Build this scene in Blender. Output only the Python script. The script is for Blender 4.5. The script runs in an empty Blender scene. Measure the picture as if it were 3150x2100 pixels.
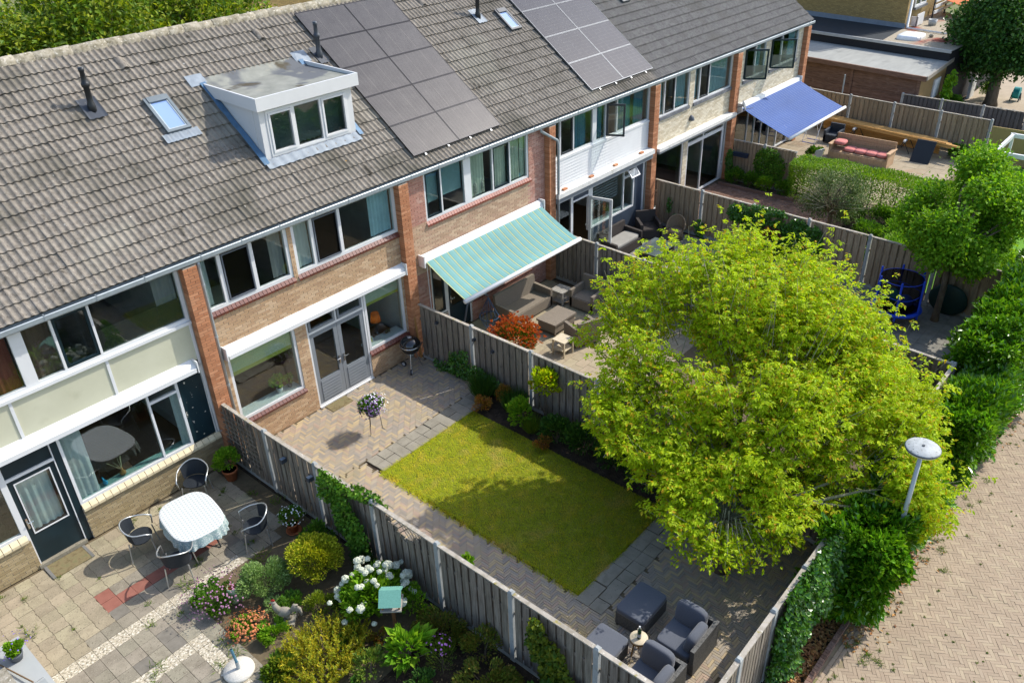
import bpy, math, random
import numpy as np
from mathutils import Matrix, Vector
random.seed(7); rng = np.random.default_rng(7)
scene = bpy.context.scene
col = scene.collection
R = math.radians

# ---------------------------------------------------------------- camera, sky, sun, exposure
cd = bpy.data.cameras.new('camera'); cam = bpy.data.objects.new('camera', cd); col.objects.link(cam)
YAW, PIT, ROLL = -0.8373, -0.5426, -0.0362
_cy, _sy, _cp, _sp = math.cos(YAW), math.sin(YAW), math.cos(PIT), math.sin(PIT)
_f = Vector((-_sy*_cp, _cy*_cp, _sp)); _r = Vector((_cy, _sy, 0)); _u = _r.cross(_f)
_c, _s = math.cos(ROLL), math.sin(ROLL)
_r2 = _c*_r + _s*_u; _u2 = -_s*_r + _c*_u
CAM = Vector((-7.2659, -15.7752, 12.6335))
cam.matrix_world = Matrix(((_r2.x, _u2.x, -_f.x, CAM.x), (_r2.y, _u2.y, -_f.y, CAM.y), (_r2.z, _u2.z, -_f.z, CAM.z), (0, 0, 0, 1)))
cd.sensor_width = 36; cd.lens = 29.15; cd.clip_start = 0.1; cd.clip_end = 2000
scene.camera = cam
SUN = Vector((0.95, -0.38, 1.0)).normalized()      # towards the sun
wd = bpy.data.worlds.new('World'); scene.world = wd; wd.use_nodes = True
nt = wd.node_tree; nt.nodes.clear()
sk = nt.nodes.new('ShaderNodeTexSky'); sk.sky_type = 'NISHITA'; sk.sun_disc = False
sk.sun_elevation = math.asin(SUN.z); sk.sun_rotation = math.atan2(SUN.x, SUN.y); sk.air_density = 1.0; sk.dust_density = 1.5; sk.ozone_density = 1.0
bg = nt.nodes.new('ShaderNodeBackground'); bg.inputs['Strength'].default_value = 0.15
ow = nt.nodes.new('ShaderNodeOutputWorld'); nt.links.new(sk.outputs[0], bg.inputs[0]); nt.links.new(bg.outputs[0], ow.inputs[0])
sl = bpy.data.lights.new('sun', 'SUN'); sl.energy = 2.6; sl.angle = R(0.53); sl.color = (1.0, 0.955, 0.88)
so = bpy.data.objects.new('sun', sl); so.rotation_euler = SUN.to_track_quat('Z', 'Y').to_euler(); col.objects.link(so)
scene.view_settings.view_transform = 'Standard'; scene.view_settings.look = 'None'
scene.view_settings.exposure = 1.02; scene.view_settings.gamma = 1.0
scene.cycles.max_bounces = 8; scene.cycles.transparent_max_bounces = 24; scene.cycles.diffuse_bounces = 3
scene.cycles.use_denoising = True; scene.cycles.caustics_reflective = False; scene.cycles.caustics_refractive = False

# ---------------------------------------------------------------- materials
MATS = {}
def hx(s):
    """sRGB hex to linear"""
    v = [int(s[i:i+2], 16)/255 for i in (0, 2, 4)]
    return tuple(((c+0.055)/1.055)**2.4 if c > 0.04 else c/12.92 for c in v)
def mat(name, cols, scale=6.0, stretch=(1, 1, 1), rough=0.8, bump=0.0, bscale=None, vary=0.0, hue=0.0, spec=0.3, metal=0.0,
        piece=None, pmix=0.75, spots=(), transl=None, tfac=0.4, coat=0.0, detail=5.0, sheen=0.0, lo=0.3, hi=0.7):
    """procedural material: noise between cols; per-piece colour from `piece`; spots = (scale, threshold, colour, softness)"""
    if name in MATS: return MATS[name]
    m = bpy.data.materials.new(name); m.use_nodes = True; t = m.node_tree; N = t.nodes; L = t.links
    b = N['Principled BSDF']; out = N['Material Output']
    geo = N.new('ShaderNodeNewGeometry')
    mp = N.new('ShaderNodeMapping'); mp.inputs['Scale'].default_value = stretch; L.new(geo.outputs['Position'], mp.inputs['Vector'])
    no = N.new('ShaderNodeTexNoise'); no.inputs['Scale'].default_value = scale; no.inputs['Detail'].default_value = detail; no.inputs['Roughness'].default_value = 0.6
    L.new(mp.outputs[0], no.inputs['Vector'])
    rp = N.new('ShaderNodeValToRGB'); els = rp.color_ramp.elements
    n = len(cols)
    for i, c in enumerate(cols):
        p = lo + (hi-lo)*i/max(1, n-1)
        e = els[i] if i < 2 else els.new(p)
        e.position = p; e.color = (*c, 1)
    if n == 1: els[1].color = (*cols[0], 1)
    L.new(no.outputs['Fac'], rp.inputs[0]); c_out = rp.outputs[0]
    oi = N.new('ShaderNodeObjectInfo'); ad = N.new('ShaderNodeMath'); ad.operation = 'ADD'
    L.new(oi.outputs['Random'], ad.inputs[0]); L.new(geo.outputs['Random Per Island'], ad.inputs[1])
    fr = N.new('ShaderNodeMath'); fr.operation = 'FRACT'; L.new(ad.outputs[0], fr.inputs[0]); rnd = fr.outputs[0]
    if piece:
        pr = N.new('ShaderNodeValToRGB'); pr.color_ramp.interpolation = 'CONSTANT'; pe = pr.color_ramp.elements
        for i, c in enumerate(piece):
            e = pe[i] if i < 2 else pe.new(i/len(piece))
            e.position = i/len(piece); e.color = (*c, 1)
        m2 = N.new('ShaderNodeMath'); m2.operation = 'MULTIPLY'; m2.inputs[1].default_value = 37.17; L.new(rnd, m2.inputs[0])
        f2 = N.new('ShaderNodeMath'); f2.operation = 'FRACT'; L.new(m2.outputs[0], f2.inputs[0]); L.new(f2.outputs[0], pr.inputs[0])
        mx = N.new('ShaderNodeMix'); mx.data_type = 'RGBA'; mx.inputs[0].default_value = pmix
        L.new(c_out, mx.inputs[6]); L.new(pr.outputs[0], mx.inputs[7]); c_out = mx.outputs[2]
    if vary or hue:
        hs = N.new('ShaderNodeHueSaturation')
        mr = N.new('ShaderNodeMapRange'); mr.inputs[3].default_value = 1-vary; mr.inputs[4].default_value = 1+vary; L.new(rnd, mr.inputs[0]); L.new(mr.outputs[0], hs.inputs['Value'])
        if hue:
            m3 = N.new('ShaderNodeMath'); m3.operation = 'MULTIPLY'; m3.inputs[1].default_value = 17.3; L.new(rnd, m3.inputs[0])
            f3 = N.new('ShaderNodeMath'); f3.operation = 'FRACT'; L.new(m3.outputs[0], f3.inputs[0])
            mh = N.new('ShaderNodeMapRange'); mh.inputs[3].default_value = 0.5-hue; mh.inputs[4].default_value = 0.5+hue; L.new(f3.outputs[0], mh.inputs[0]); L.new(mh.outputs[0], hs.inputs['Hue'])
        L.new(c_out, hs.inputs['Color']); c_out = hs.outputs[0]
    for (ss, th, sc_, soft) in spots:
        sn = N.new('ShaderNodeTexNoise'); sn.inputs['Scale'].default_value = ss; sn.inputs['Detail'].default_value = 3
        av = N.new('ShaderNodeVectorMath'); av.operation = 'ADD'; av.inputs[1].default_value = (ss*1.7, 3.1, ss); L.new(geo.outputs['Position'], av.inputs[0]); L.new(av.outputs[0], sn.inputs['Vector'])
        sr = N.new('ShaderNodeMapRange'); sr.inputs[1].default_value = th; sr.inputs[2].default_value = th+soft; L.new(sn.outputs['Fac'], sr.inputs[0])
        mx = N.new('ShaderNodeMix'); mx.data_type = 'RGBA'; L.new(sr.outputs[0], mx.inputs[0]); L.new(c_out, mx.inputs[6]); mx.inputs[7].default_value = (*sc_, 1); c_out = mx.outputs[2]
    L.new(c_out, b.inputs['Base Color'])
    b.inputs['Roughness'].default_value = rough; b.inputs['Specular IOR Level'].default_value = spec; b.inputs['Metallic'].default_value = metal
    if coat: b.inputs['Coat Weight'].default_value = coat; b.inputs['Coat Roughness'].default_value = 0.08
    if sheen: b.inputs['Sheen Weight'].default_value = sheen
    if bump:
        bn = N.new('ShaderNodeTexNoise'); bn.inputs['Scale'].default_value = bscale or scale*4; bn.inputs['Detail'].default_value = 4; L.new(mp.outputs[0], bn.inputs['Vector'])
        bu = N.new('ShaderNodeBump'); bu.inputs['Strength'].default_value = 0.7; bu.inputs['Distance'].default_value = bump
        L.new(bn.outputs['Fac'], bu.inputs['Height']); L.new(bu.outputs[0], b.inputs['Normal'])
    if transl:
        tr = N.new('ShaderNodeBsdfTranslucent'); mt = N.new('ShaderNodeMix'); mt.data_type = 'RGBA'; mt.blend_type = 'MULTIPLY'; mt.inputs[0].default_value = 1
        L.new(c_out, mt.inputs[6]); mt.inputs[7].default_value = (*transl, 1); L.new(mt.outputs[2], tr.inputs[0])
        ms = N.new('ShaderNodeMixShader'); ms.inputs[0].default_value = tfac; L.new(b.outputs[0], ms.inputs[1]); L.new(tr.outputs[0], ms.inputs[2]); L.new(ms.outputs[0], out.inputs[0])
    MATS[name] = m; return m
def plain(name, c, rough=0.5, metal=0.0, spec=0.4, var=0.12, scale=3.0, **k):
    return mat(name, [tuple(x*(1-var) for x in c), tuple(min(1, x*(1+var)) for x in c)], scale=scale, rough=rough, metal=metal, spec=spec, **k)
def glass(name, tint, refl=0.14, rough=0.0):
    if name in MATS: return MATS[name]
    m = bpy.data.materials.new(name); m.use_nodes = True; t = m.node_tree; N = t.nodes; L = t.links; N.remove(N['Principled BSDF'])
    tr = N.new('ShaderNodeBsdfTransparent'); tr.inputs[0].default_value = (*tint, 1)
    gl = N.new('ShaderNodeBsdfGlossy'); gl.inputs['Roughness'].default_value = rough; gl.inputs[0].default_value = (1, 1, 1, 1)
    fr = N.new('ShaderNodeLayerWeight'); fr.inputs[0].default_value = 0.5; pw = N.new('ShaderNodeMath'); pw.operation = 'POWER'; pw.inputs[1].default_value = 4.0; L.new(fr.outputs['Facing'], pw.inputs[0])
    ma = N.new('ShaderNodeMath'); ma.operation = 'MULTIPLY_ADD'; ma.inputs[1].default_value = 0.5; ma.inputs[2].default_value = refl*.5; ma.use_clamp = True
    nz = N.new('ShaderNodeTexNoise'); nz.inputs['Scale'].default_value = 1.3; bu = N.new('ShaderNodeBump'); bu.inputs['Strength'].default_value = 0.03; bu.inputs['Distance'].default_value = 0.05
    L.new(nz.outputs['Fac'], bu.inputs['Height']); L.new(bu.outputs[0], gl.inputs['Normal'])
    L.new(pw.outputs[0], ma.inputs[0]); ms = N.new('ShaderNodeMixShader'); L.new(ma.outputs[0], ms.inputs[0]); L.new(tr.outputs[0], ms.inputs[1]); L.new(gl.outputs[0], ms.inputs[2]); L.new(ms.outputs[0], N['Material Output'].inputs[0])
    MATS[name] = m; return m

# ---------------------------------------------------------------- mesh building
class MB:
    def __init__(s): s.v = []; s.f = []
    def add(s, vs, fs):
        k = len(s.v); s.v += [tuple(p) for p in vs]; s.f += [tuple(i+k for i in f) for f in fs]; return s
    def box(s, x0, y0, z0, x1, y1, z1):
        return s.add([(x0, y0, z0), (x1, y0, z0), (x1, y1, z0), (x0, y1, z0), (x0, y0, z1), (x1, y0, z1), (x1, y1, z1), (x0, y1, z1)],
                     [(3, 2, 1, 0), (4, 5, 6, 7), (0, 1, 5, 4), (1, 2, 6, 5), (2, 3, 7, 6), (3, 0, 4, 7)])
    def hexa(s, b, t):
        """four bottom corners and four top corners"""
        return s.add(list(b)+list(t), [(3, 2, 1, 0), (4, 5, 6, 7), (0, 1, 5, 4), (1, 2, 6, 5), (2, 3, 7, 6), (3, 0, 4, 7)])
    def bar(s, p, q, w, h, up=(0, 0, 1)):
        p = Vector(p); q = Vector(q); d = (q-p).normalized(); a = d.cross(Vector(up))
        if a.length < 1e-4: a = d.cross(Vector((1, 0, 0)))
        a.normalize(); b = a.cross(d).normalized(); a = a*w/2; b = b*h/2
        return s.hexa([p-a-b, p+a-b, p+a+b, p-a+b], [q-a-b, q+a-b, q+a+b, q-a+b])
    def cyl(s, p, q, r0, r1=None, n=12, caps=True):
        r1 = r0 if r1 is None else r1
        p = Vector(p); q = Vector(q); d = (q-p).normalized(); a = d.orthogonal().normalized(); b = d.cross(a)
        vs = [p+(a*math.cos(2*math.pi*i/n)+b*math.sin(2*math.pi*i/n))*r0 for i in range(n)] + [q+(a*math.cos(2*math.pi*i/n)+b*math.sin(2*math.pi*i/n))*r1 for i in range(n)]
        fs = [(i, (i+1) % n, n+(i+1) % n, n+i) for i in range(n)]
        if caps: fs += [tuple(range(n-1, -1, -1)), tuple(range(n, 2*n))]
        return s.add(vs, fs)
    def tube(s, pts, r, n=6, closed=False):
        pts = [Vector(p) for p in pts]; m = len(pts); rs = r if isinstance(r, (list, tuple)) else [r]*m; vs = []; fs = []
        a = None
        for i, p in enumerate(pts):
            if closed: d = pts[(i+1) % m]-pts[i-1]
            else: d = pts[min(i+1, m-1)]-pts[max(i-1, 0)]
            d.normalize()
            a = (d.orthogonal() if a is None else (a-d*a.dot(d)))
            if a.length < 1e-5: a = d.orthogonal()
            a.normalize(); b = d.cross(a)
            vs += [p+(a*math.cos(2*math.pi*k/n)+b*math.sin(2*math.pi*k/n))*rs[i] for k in range(n)]
        for i in range(m if closed else m-1):
            j = (i+1) % m
            fs += [(i*n+k, i*n+(k+1) % n, j*n+(k+1) % n, j*n+k) for k in range(n)]
        if not closed: fs += [tuple(range(n-1, -1, -1)), tuple((m-1)*n+k for k in range(n))]
        return s.add(vs, fs)
    def lathe(s, prof, c=(0, 0, 0), n=20):
        vs = []; fs = []; m = len(prof)
        for r, z in prof: vs += [(c[0]+r*math.cos(2*math.pi*k/n), c[1]+r*math.sin(2*math.pi*k/n), c[2]+z) for k in range(n)]
        for i in range(m-1): fs += [(i*n+k, i*n+(k+1) % n, (i+1)*n+(k+1) % n, (i+1)*n+k) for k in range(n)]
        if prof[0][0] > 1e-3: fs.append(tuple(range(n-1, -1, -1)))
        if prof[-1][0] > 1e-3: fs.append(tuple((m-1)*n+k for k in range(n)))
        return s.add(vs, fs)
    def ell(s, c, r, n=14, m=8, p=1.0):
        """superellipsoid, p<1 is boxier"""
        sg = lambda x: math.copysign(abs(x)**p, x)
        vs = [(c[0], c[1], c[2]-r[2])]; fs = []
        for i in range(1, m):
            a = -math.pi/2+math.pi*i/m
            for k in range(n):
                t = 2*math.pi*k/n
                vs.append((c[0]+r[0]*sg(math.cos(a))*sg(math.cos(t)), c[1]+r[1]*sg(math.cos(a))*sg(math.sin(t)), c[2]+r[2]*sg(math.sin(a))))
        vs.append((c[0], c[1], c[2]+r[2])); T = len(vs)-1
        fs += [(0, 1+(k+1) % n, 1+k) for k in range(n)]
        for i in range(m-2): fs += [(1+i*n+k, 1+i*n+(k+1) % n, 1+(i+1)*n+(k+1) % n, 1+(i+1)*n+k) for k in range(n)]
        fs += [(1+(m-2)*n+k, 1+(m-2)*n+(k+1) % n, T) for k in range(n)]
        return s.add(vs, fs)
    def poly(s, pts): return s.add(pts, [tuple(range(len(pts)))])
    def prism(s, pts, z0, z1):
        n = len(pts); return s.add([(x, y, z0) for x, y in pts]+[(x, y, z1) for x, y in pts], [tuple(range(n-1, -1, -1)), tuple(range(n, 2*n))]+[(i, (i+1) % n, n+(i+1) % n, n+i) for i in range(n)])
    def xf(s, M, k0=0):
        s.v[k0:] = [tuple(M @ Vector(p)) for p in s.v[k0:]]; return s
RW = {}
def place(o, parent, w):
    col.objects.link(o)
    if parent is not None:
        o.parent = parent
        if w and parent.name in RW: o.matrix_parent_inverse = RW[parent.name].inverted()
    return o
def mesh(name, mb, smooth=False):
    me = bpy.data.meshes.new(name); me.from_pydata(mb.v, [], mb.f)
    if smooth: me.polygons.foreach_set('use_smooth', [True]*len(me.polygons))
    me.update(); return me
def part(name, mb, m, parent=None, w=True, smooth=False, kind=None):
    """one mesh object; w: vertices are in world space"""
    me = mesh(name, mb, smooth) if isinstance(mb, MB) else mb
    if m is not None and not me.materials: me.materials.append(m)
    o = bpy.data.objects.new(name, me); place(o, parent, w)
    if kind: o['kind'] = kind
    return o
def thing(name, label, cat, loc=(0, 0, 0), rz=0.0, group=None):
    o = bpy.data.objects.new(name, None); col.objects.link(o); o.location = loc; o.rotation_euler = (0, 0, rz); o.empty_display_size = 0.1
    RW[o.name] = Matrix.Translation(Vector(loc)) @ Matrix.Rotation(rz, 4, 'Z')
    return tag(o, label, cat, group)
def tag(o, label=None, cat=None, group=None, kind=None):
    if label: o['label'] = label
    if cat: o['category'] = cat
    if group: o['group'] = group
    if kind: o['kind'] = kind
    return o
def struct(name, mb, m, parent=None): return tag(part(name, mb, m, parent), kind='structure' if parent is None else None)
def copy_thing(root, loc, rz, label, group=None):
    def rec(o, par):
        c = o.copy(); col.objects.link(c); c.parent = par
        for ch in o.children: rec(ch, c)
        return c
    r = rec(root, None); r.location = loc; r.rotation_euler = (0, 0, rz); r['label'] = label
    if group: r['group'] = group
    RW[r.name] = Matrix.Translation(Vector(loc)) @ Matrix.Rotation(rz, 4, 'Z')
    return r
def npmesh(name, V, F):
    """V (n,3) float, F (m,k) int: fast mesh"""
    me = bpy.data.meshes.new(name); k = F.shape[1]; me.vertices.add(len(V)); me.vertices.foreach_set('co', np.ascontiguousarray(V, dtype=np.float32).ravel())
    me.loops.add(F.size); me.loops.foreach_set('vertex_index', np.ascontiguousarray(F, dtype=np.int32).ravel())
    me.polygons.add(len(F)); me.polygons.foreach_set('loop_start', np.arange(0, F.size, k, dtype=np.int32))
    me.polygons.foreach_set('use_smooth', np.zeros(len(F), dtype=bool)); me.update(calc_edges=True); return me
_UB = None
def unit_box():
    """unit cube, top at z=0.5, slightly bevelled top edge"""
    global _UB
    if _UB is None: _UB = MB().box(-.5, -.5, -.5, .5, .5, .5)
    return _UB
BOXV = np.array([(-1, -1, -1), (1, -1, -1), (1, 1, -1), (-1, 1, -1), (-1, -1, 1), (1, -1, 1), (1, 1, 1), (-1, 1, 1)], float)*.5
BOXF = np.array([(4, 5, 6, 7), (0, 1, 5, 4), (1, 2, 6, 5), (2, 3, 7, 6), (3, 0, 4, 7)])
def box_field(name, C, S, A, m, parent, kind='stuff'):
    """many boxes joined as one object. C centres, S sizes, A rotations about z"""
    C = np.asarray(C, float); S = np.asarray(S, float); A = np.asarray(A, float)
    V = BOXV[None]*S[:, None, :]
    ca, sa = np.cos(A)[:, None], np.sin(A)[:, None]
    V = np.stack([V[..., 0]*ca-V[..., 1]*sa, V[..., 0]*sa+V[..., 1]*ca, V[..., 2]], -1)+C[:, None, :]
    F = (BOXF[None]+8*np.arange(len(C))[:, None, None]).reshape(-1, 4)
    me = npmesh(name, V.reshape(-1, 3), F); return part(name, me, m, parent, kind=kind)
def pieces(name, field, items, m, parent, limit=300, key=None, world_parent=False):
    """items: (cx,cy,cz,sx,sy,sz,ang). nearest `limit` to the camera are objects of their own, the rest one stuff part"""
    c = np.array([CAM.x, CAM.y, CAM.z])
    it = sorted(items, key=lambda q: (q[0]-c[0])**2+(q[1]-c[1])**2+(q[2]-c[2])**2) if key is None else sorted(items, key=key)
    me = mesh(name, unit_box()); me.materials.append(m)
    for q in it[:limit]:
        o = bpy.data.objects.new(name, me); place(o, parent, True)
        o.location = q[:3]; o.scale = q[3:6]; o.rotation_euler = (0, 0, q[6])
    r = it[limit:]
    if r:
        a = np.array(r); box_field(field, a[:, :3], a[:, 3:6], a[:, 6], m, parent)
def inpoly(x, y, P):
    c = False; n = len(P)
    for i in range(n):
        (x0, y0), (x1, y1) = P[i], P[i-1]
        if (y0 > y) != (y1 > y) and x < (x1-x0)*(y-y0)/(y1-y0)+x0: c = not c
    return c
def herringbone(P, l, n, ang, z, gap=.006, th=.06, jit=.002):
    w = l/n; out = []; xs = [p[0] for p in P]; ys = [p[1] for p in P]; cx, cy = sum(xs)/len(P), sum(ys)/len(P)
    rad = max(math.hypot(p[0]-cx, p[1]-cy) for p in P)+l; K = int(rad/w)+2; ca, sa = math.cos(ang), math.sin(ang)
    for m in range(-K//n-1, K//n+2):
        for k in range(-K*2, K*2):
            for (u, v, t) in ((n/2, .5, 0), (n+.5, 1-n/2, 1)):
                a = (k+m*n+u)*w; b = (k-m*n+v)*w
                if abs(a) > rad or abs(b) > rad: continue
                x = cx+a*ca-b*sa; y = cy+a*sa+b*ca
                if inpoly(x, y, P):
                    out.append((x, y, z-th/2+random.gauss(0, jit), l-gap, w-gap, th, ang+t*math.pi/2+random.gauss(0, .012)))
    return out
# ---------------------------------------------------------------- shared materials
WHITE = plain('white_paint', (.66, .66, .65), rough=.4, var=.04, scale=2, spots=((3.1, .62, (.54, .53, .50), .3),))
CREAMP = mat('cream_panel', [hx('b9b79e'), hx('c3c1a9')], scale=1.2, rough=.45, spec=.4, spots=((2.2, .62, hx('a8a68c'), .3),))
NAVY = plain('dark_green_paint', hx('16282e'), rough=.35, var=.15)
GREYP = plain('grey_paint', hx('7b8084'), rough=.4, var=.05)
ANTHR = plain('anthracite_paint', hx('2f3338'), rough=.4)
ZINC = plain('zinc', hx('97a0a4'), rough=.45, metal=.35, spec=.5, var=.12, scale=5)
LEAD = plain('lead_flashing', hx('7d868e'), rough=.6, metal=.1, var=.15, scale=6, bump=.004, bscale=20)
LEADB = plain('blue_flashing', hx('4f6e88'), rough=.6, metal=.1, var=.18, scale=6)
BLACKP = plain('black_plastic', (.018, .02, .022), rough=.4, spec=.4)
DARK = plain('dark_void', (.012, .012, .014), rough=.9, spec=.1)
GLASS = glass('window_glass', (.84, .9, .89), refl=.15)
GLASSD = glass('dark_glass', (.5, .57, .57), refl=.17)
SCREEN = glass('insect_screen', (.20, .21, .23), refl=.10, rough=.25)
MATTE = glass('frosted_glass', (.45, .52, .48), refl=.2, rough=.35)
MORTAR = plain('mortar', hx('b9b0a0'), rough=.9, var=.1, scale=8)
MORTARD = plain('mortar_grey', hx('9a9184'), rough=.9, var=.12, scale=8)
BR_B = mat('tan_brick', [hx('b8987a'), hx('a8876a')], scale=18, rough=.85, bump=.002, bscale=60, piece=[hx('b99a76'), hx('b0906c'), hx('c1a380'), hx('aa8a69'), hx('b59572'), hx('c6aa88')], vary=.06)
BR_A = mat('yellow_brick', [hx('b09c74'), hx('9d8a65')], scale=18, rough=.85, bump=.002, bscale=60, piece=[hx('a3916f'), hx('988663'), hx('ab9977'), hx('928060')], vary=.08)
BR_C = mat('buff_brick', [hx('bb9a78'), hx('a98766')], scale=18, rough=.85, bump=.002, bscale=60, piece=[hx('b89c82'), hx('aa8c74'), hx('c0a68c'), hx('b0907a')], vary=.07)
BR_P = mat('pink_brick', [hx('b57a63'), hx('a56a55')], scale=14, rough=.85, bump=.002, bscale=60, piece=[hx('b08878'), hx('a47a6c'), hx('b89486'), hx('aa8072')], vary=.07, spots=((5, .6, hx('c0a090'), .2),))
BR_O = mat('orange_brick', [hx('b07a58'), hx('a2704f')], scale=14, rough=.85, bump=.002, bscale=60, piece=[hx('b57c58'), hx('a76f4d'), hx('c08a66'), hx('ad7552')], vary=.08)
BR_E = mat('cream_brick', [hx('cfc3ab'), hx('c0b398')], scale=14, rough=.85, bump=.002, bscale=60, piece=[hx('d3c8b0'), hx('c5b89e'), hx('dad0ba'), hx('beb095')], vary=.05)
SILLB = mat('brown_sill_tile', [hx('5e342a'), hx('6c3e31')], scale=9, rough=.35, spec=.5, vary=.16)
SILLR = mat('red_sill_tile', [hx('7c4030'), hx('8a4a38')], scale=9, rough=.4, spec=.5, vary=.12)
SILLC = mat('cream_sill_tile', [hx('cbbb97'), hx('d6c7a4')], scale=7, rough=.5, vary=.07)
SLATE = mat('slate_sill', [hx('54565a'), hx('7a7c80')], scale=7, rough=.5)
TILE = mat('concrete_roof_tile', [hx('625c53'), hx('7b746a'), hx('867f75')], scale=9, rough=.9, spec=.15, bump=.004, bscale=90, vary=.07,
           spots=((42, .65, hx('a8a499'), .06), (30, .63, hx('3f3a34'), .08), (6.5, .63, hx('4d4840'), .15), (.7, .53, hx('5a564c'), .2), (.45, .58, hx('8f8a7d'), .2), (9, .73, hx('b5b1a6'), .02), (4.2, .755, hx('a8803c'), .03), (2.3, .66, hx('47433b'), .08)))
RIDGE = mat('ridge_concrete', [hx('67614f'), hx('8a8475'), hx('a39d90')], scale=7, rough=.95, spec=.1, bump=.01, bscale=50, vary=.1,
            spots=((22, .62, hx('c0bcb0'), .08), (5.2, .70, hx('b9802c'), .05), (12, .6, hx('4f4a40'), .2)))
CURT = mat('white_curtain', [hx('cfd6d4'), hx('e2e6e2')], scale=3, rough=.9, transl=(1, 1, 1), tfac=.3)
CURTB = plain('blue_curtain', hx('3d6f86'), rough=.9)
CURTR = plain('rust_curtain', hx('7d3f2e'), rough=.9)
ROOMF = mat('wood_floor', [hx('7d5a38'), hx('8f6842')], scale=3, stretch=(1, 8, 1), rough=.5)
ROOMW = plain('room_wall', (.62, .6, .56), rough=.9)
GRAVEL = mat('exposed_aggregate', [hx('7d7563'), hx('bdb5a2'), hx('9d8f74'), hx('cfc8b8')], scale=24, rough=.95, bump=.014, bscale=24, detail=1, lo=.38, hi=.62)
CONC = mat('concrete_slab', [hx('7f7868'), hx('938b7a')], scale=5, rough=.92, bump=.004, bscale=80, vary=.13, hue=.012,
           spots=((3.4, .56, hx('756d5e'), .2), (26, .6, hx('675f50'), .08), (60, .6, hx('a39a88'), .08)))
CONCG = mat('grey_slab', [hx('807a6c'), hx('938d7e')], scale=4, rough=.92, bump=.004, bscale=60, vary=.07, spots=((3, .55, hx('7b7566'), .2), (24, .64, hx('6b6658'), .06)))
JOINT = mat('sand_joint', [hx('5a4f3c'), hx('6d6049')], scale=12, rough=.95)
SOIL = mat('garden_soil', [hx('2a2119'), hx('3a2f24'), hx('4a3d2e')], scale=7, rough=1, bump=.03, bscale=25, spots=((20, .66, hx('6b5a44'), .06),))
PAVG = mat('garden_paver', [hx('94887a'), hx('a39680')], scale=16, rough=.9, bump=.002, bscale=60, piece=[hx('b7a27c'), hx('8f8880'), hx('a3937e'), hx('968d80'), hx('a88e7c'), hx('88827a'), hx('bda67a'), hx('9e927e')], pmix=.6, vary=.08,
           spots=((1.6, .57, hx('a09374'), .3), (.8, .62, hx('94874e'), .3)))
PAVS = mat('street_paver', [hx('94836f'), hx('a08f79')], scale=3, rough=.9, bump=.002, bscale=60, piece=[hx('9b8973'), hx('92806c'), hx('a0907a'), hx('988570'), hx('a8997e'), hx('95846f')], pmix=.45, vary=.05, spots=((.9, .56, hx('8a7c68'), .3), (6, .68, hx('7a7058'), .1)))
PAVR = mat('brown_paver', [hx('6d5546'), hx('7d6353')], scale=14, rough=.9, piece=[hx('75594a'), hx('836858'), hx('684f42'), hx('7b6459')], vary=.08)

# ---------------------------------------------------------------- ground
def sheet(name, P, z, m, parent=None):
    return struct(name, MB().poly([(x, y, z) for x, y in P]), m, parent)
rect = lambda x0, y0, x1, y1: [(x0, y0), (x1, y0), (x1, y1), (x0, y1)]
sheet('ground', rect(-250, -250, 250, 250), -.12, mat('far_ground', [hx('4b5530'), hx('6a6a44'), hx('59612f')], scale=.6, rough=1))
sheet('garden_soil', rect(-14, -13.28, 60, .3), -.03, SOIL)
street = sheet('street', rect(-30, -40, 70, -13.28), -.012, mat('street_bed', [hx('776a57'), hx('85775f'), hx('7d7552')], scale=6, rough=.95, bump=.004, spots=((9, .64, hx('5d6a2c'), .1),)))
SA = R(213)
pv = herringbone([(2.2, -13.52), (17, -13.98), (17, -15.2), (11.5, -16.6), (8, -18.2), (2.2, -18.2)], .195, 3, SA, 0, .0045)
for k in range(70):   # straight edge course
    x = 2.2+k*.2; pv.append((x+.1, -13.40-.03*(x-2.2), -.03, .194, .064, .06, -.03)); pv.append((x+.02, -13.47-.03*(x-2.2), -.03, .194, .062, .06, -.03))
pieces('paver', 'paver_field', pv, PAVS, street)
kerb = part('kerb', MB().box(2.2, -13.335, -.1, 12, -13.28, .01), MORTARD, None); tag(kerb, kind='structure')
pieces('edging_brick', 'edging_brick_field', [(2.3+k*.075, -13.30, .02, .066, .09, .16, random.gauss(0, .03)) for k in range(128)], PAVR, kerb)

# garden A paving
tA = sheet('terrace', rect(-8, -7.5, -.15, -.0), -.014, JOINT)
def wavy_tile():
    mb = MB(); n = 7; L = [(-.5+.035*math.sin(2*math.pi*i/(n-1)*1.5), -.5+i/(n-1)) for i in range(n)]; Rr = [(x+1, y) for x, y in L]
    out = [(x, y) for x, y in L]+[(x, y) for x, y in reversed(Rr)]; out.reverse()
    return mb.prism(out, -.5, .5)
wme = mesh('paving_slab', wavy_tile()); fme = mesh('paving_slab', unit_box()); gme = mesh('aggregate_slab', unit_box()); rme = mesh('red_slab', unit_box())
CONCL = mat('sandy_slab', [hx('8d836c'), hx('a0957c')], scale=4, rough=.92, bump=.004, bscale=80, vary=.13, hue=.012, spots=((3, .56, hx('7d735f'), .2), (26, .6, hx('6f6654'), .08), (60, .6, hx('b0a58c'), .08)))
REDS = mat('red_slab', [hx('855447'), hx('916052')], scale=6, rough=.9, vary=.06, bump=.002, bscale=80)
DKS = mat('dark_slab', [hx('6b665c'), hx('7d776c')], scale=6, rough=.9, vary=.05, bump=.002, bscale=80)
T = .31; X0 = -4.29; Y0 = -1.62
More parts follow.
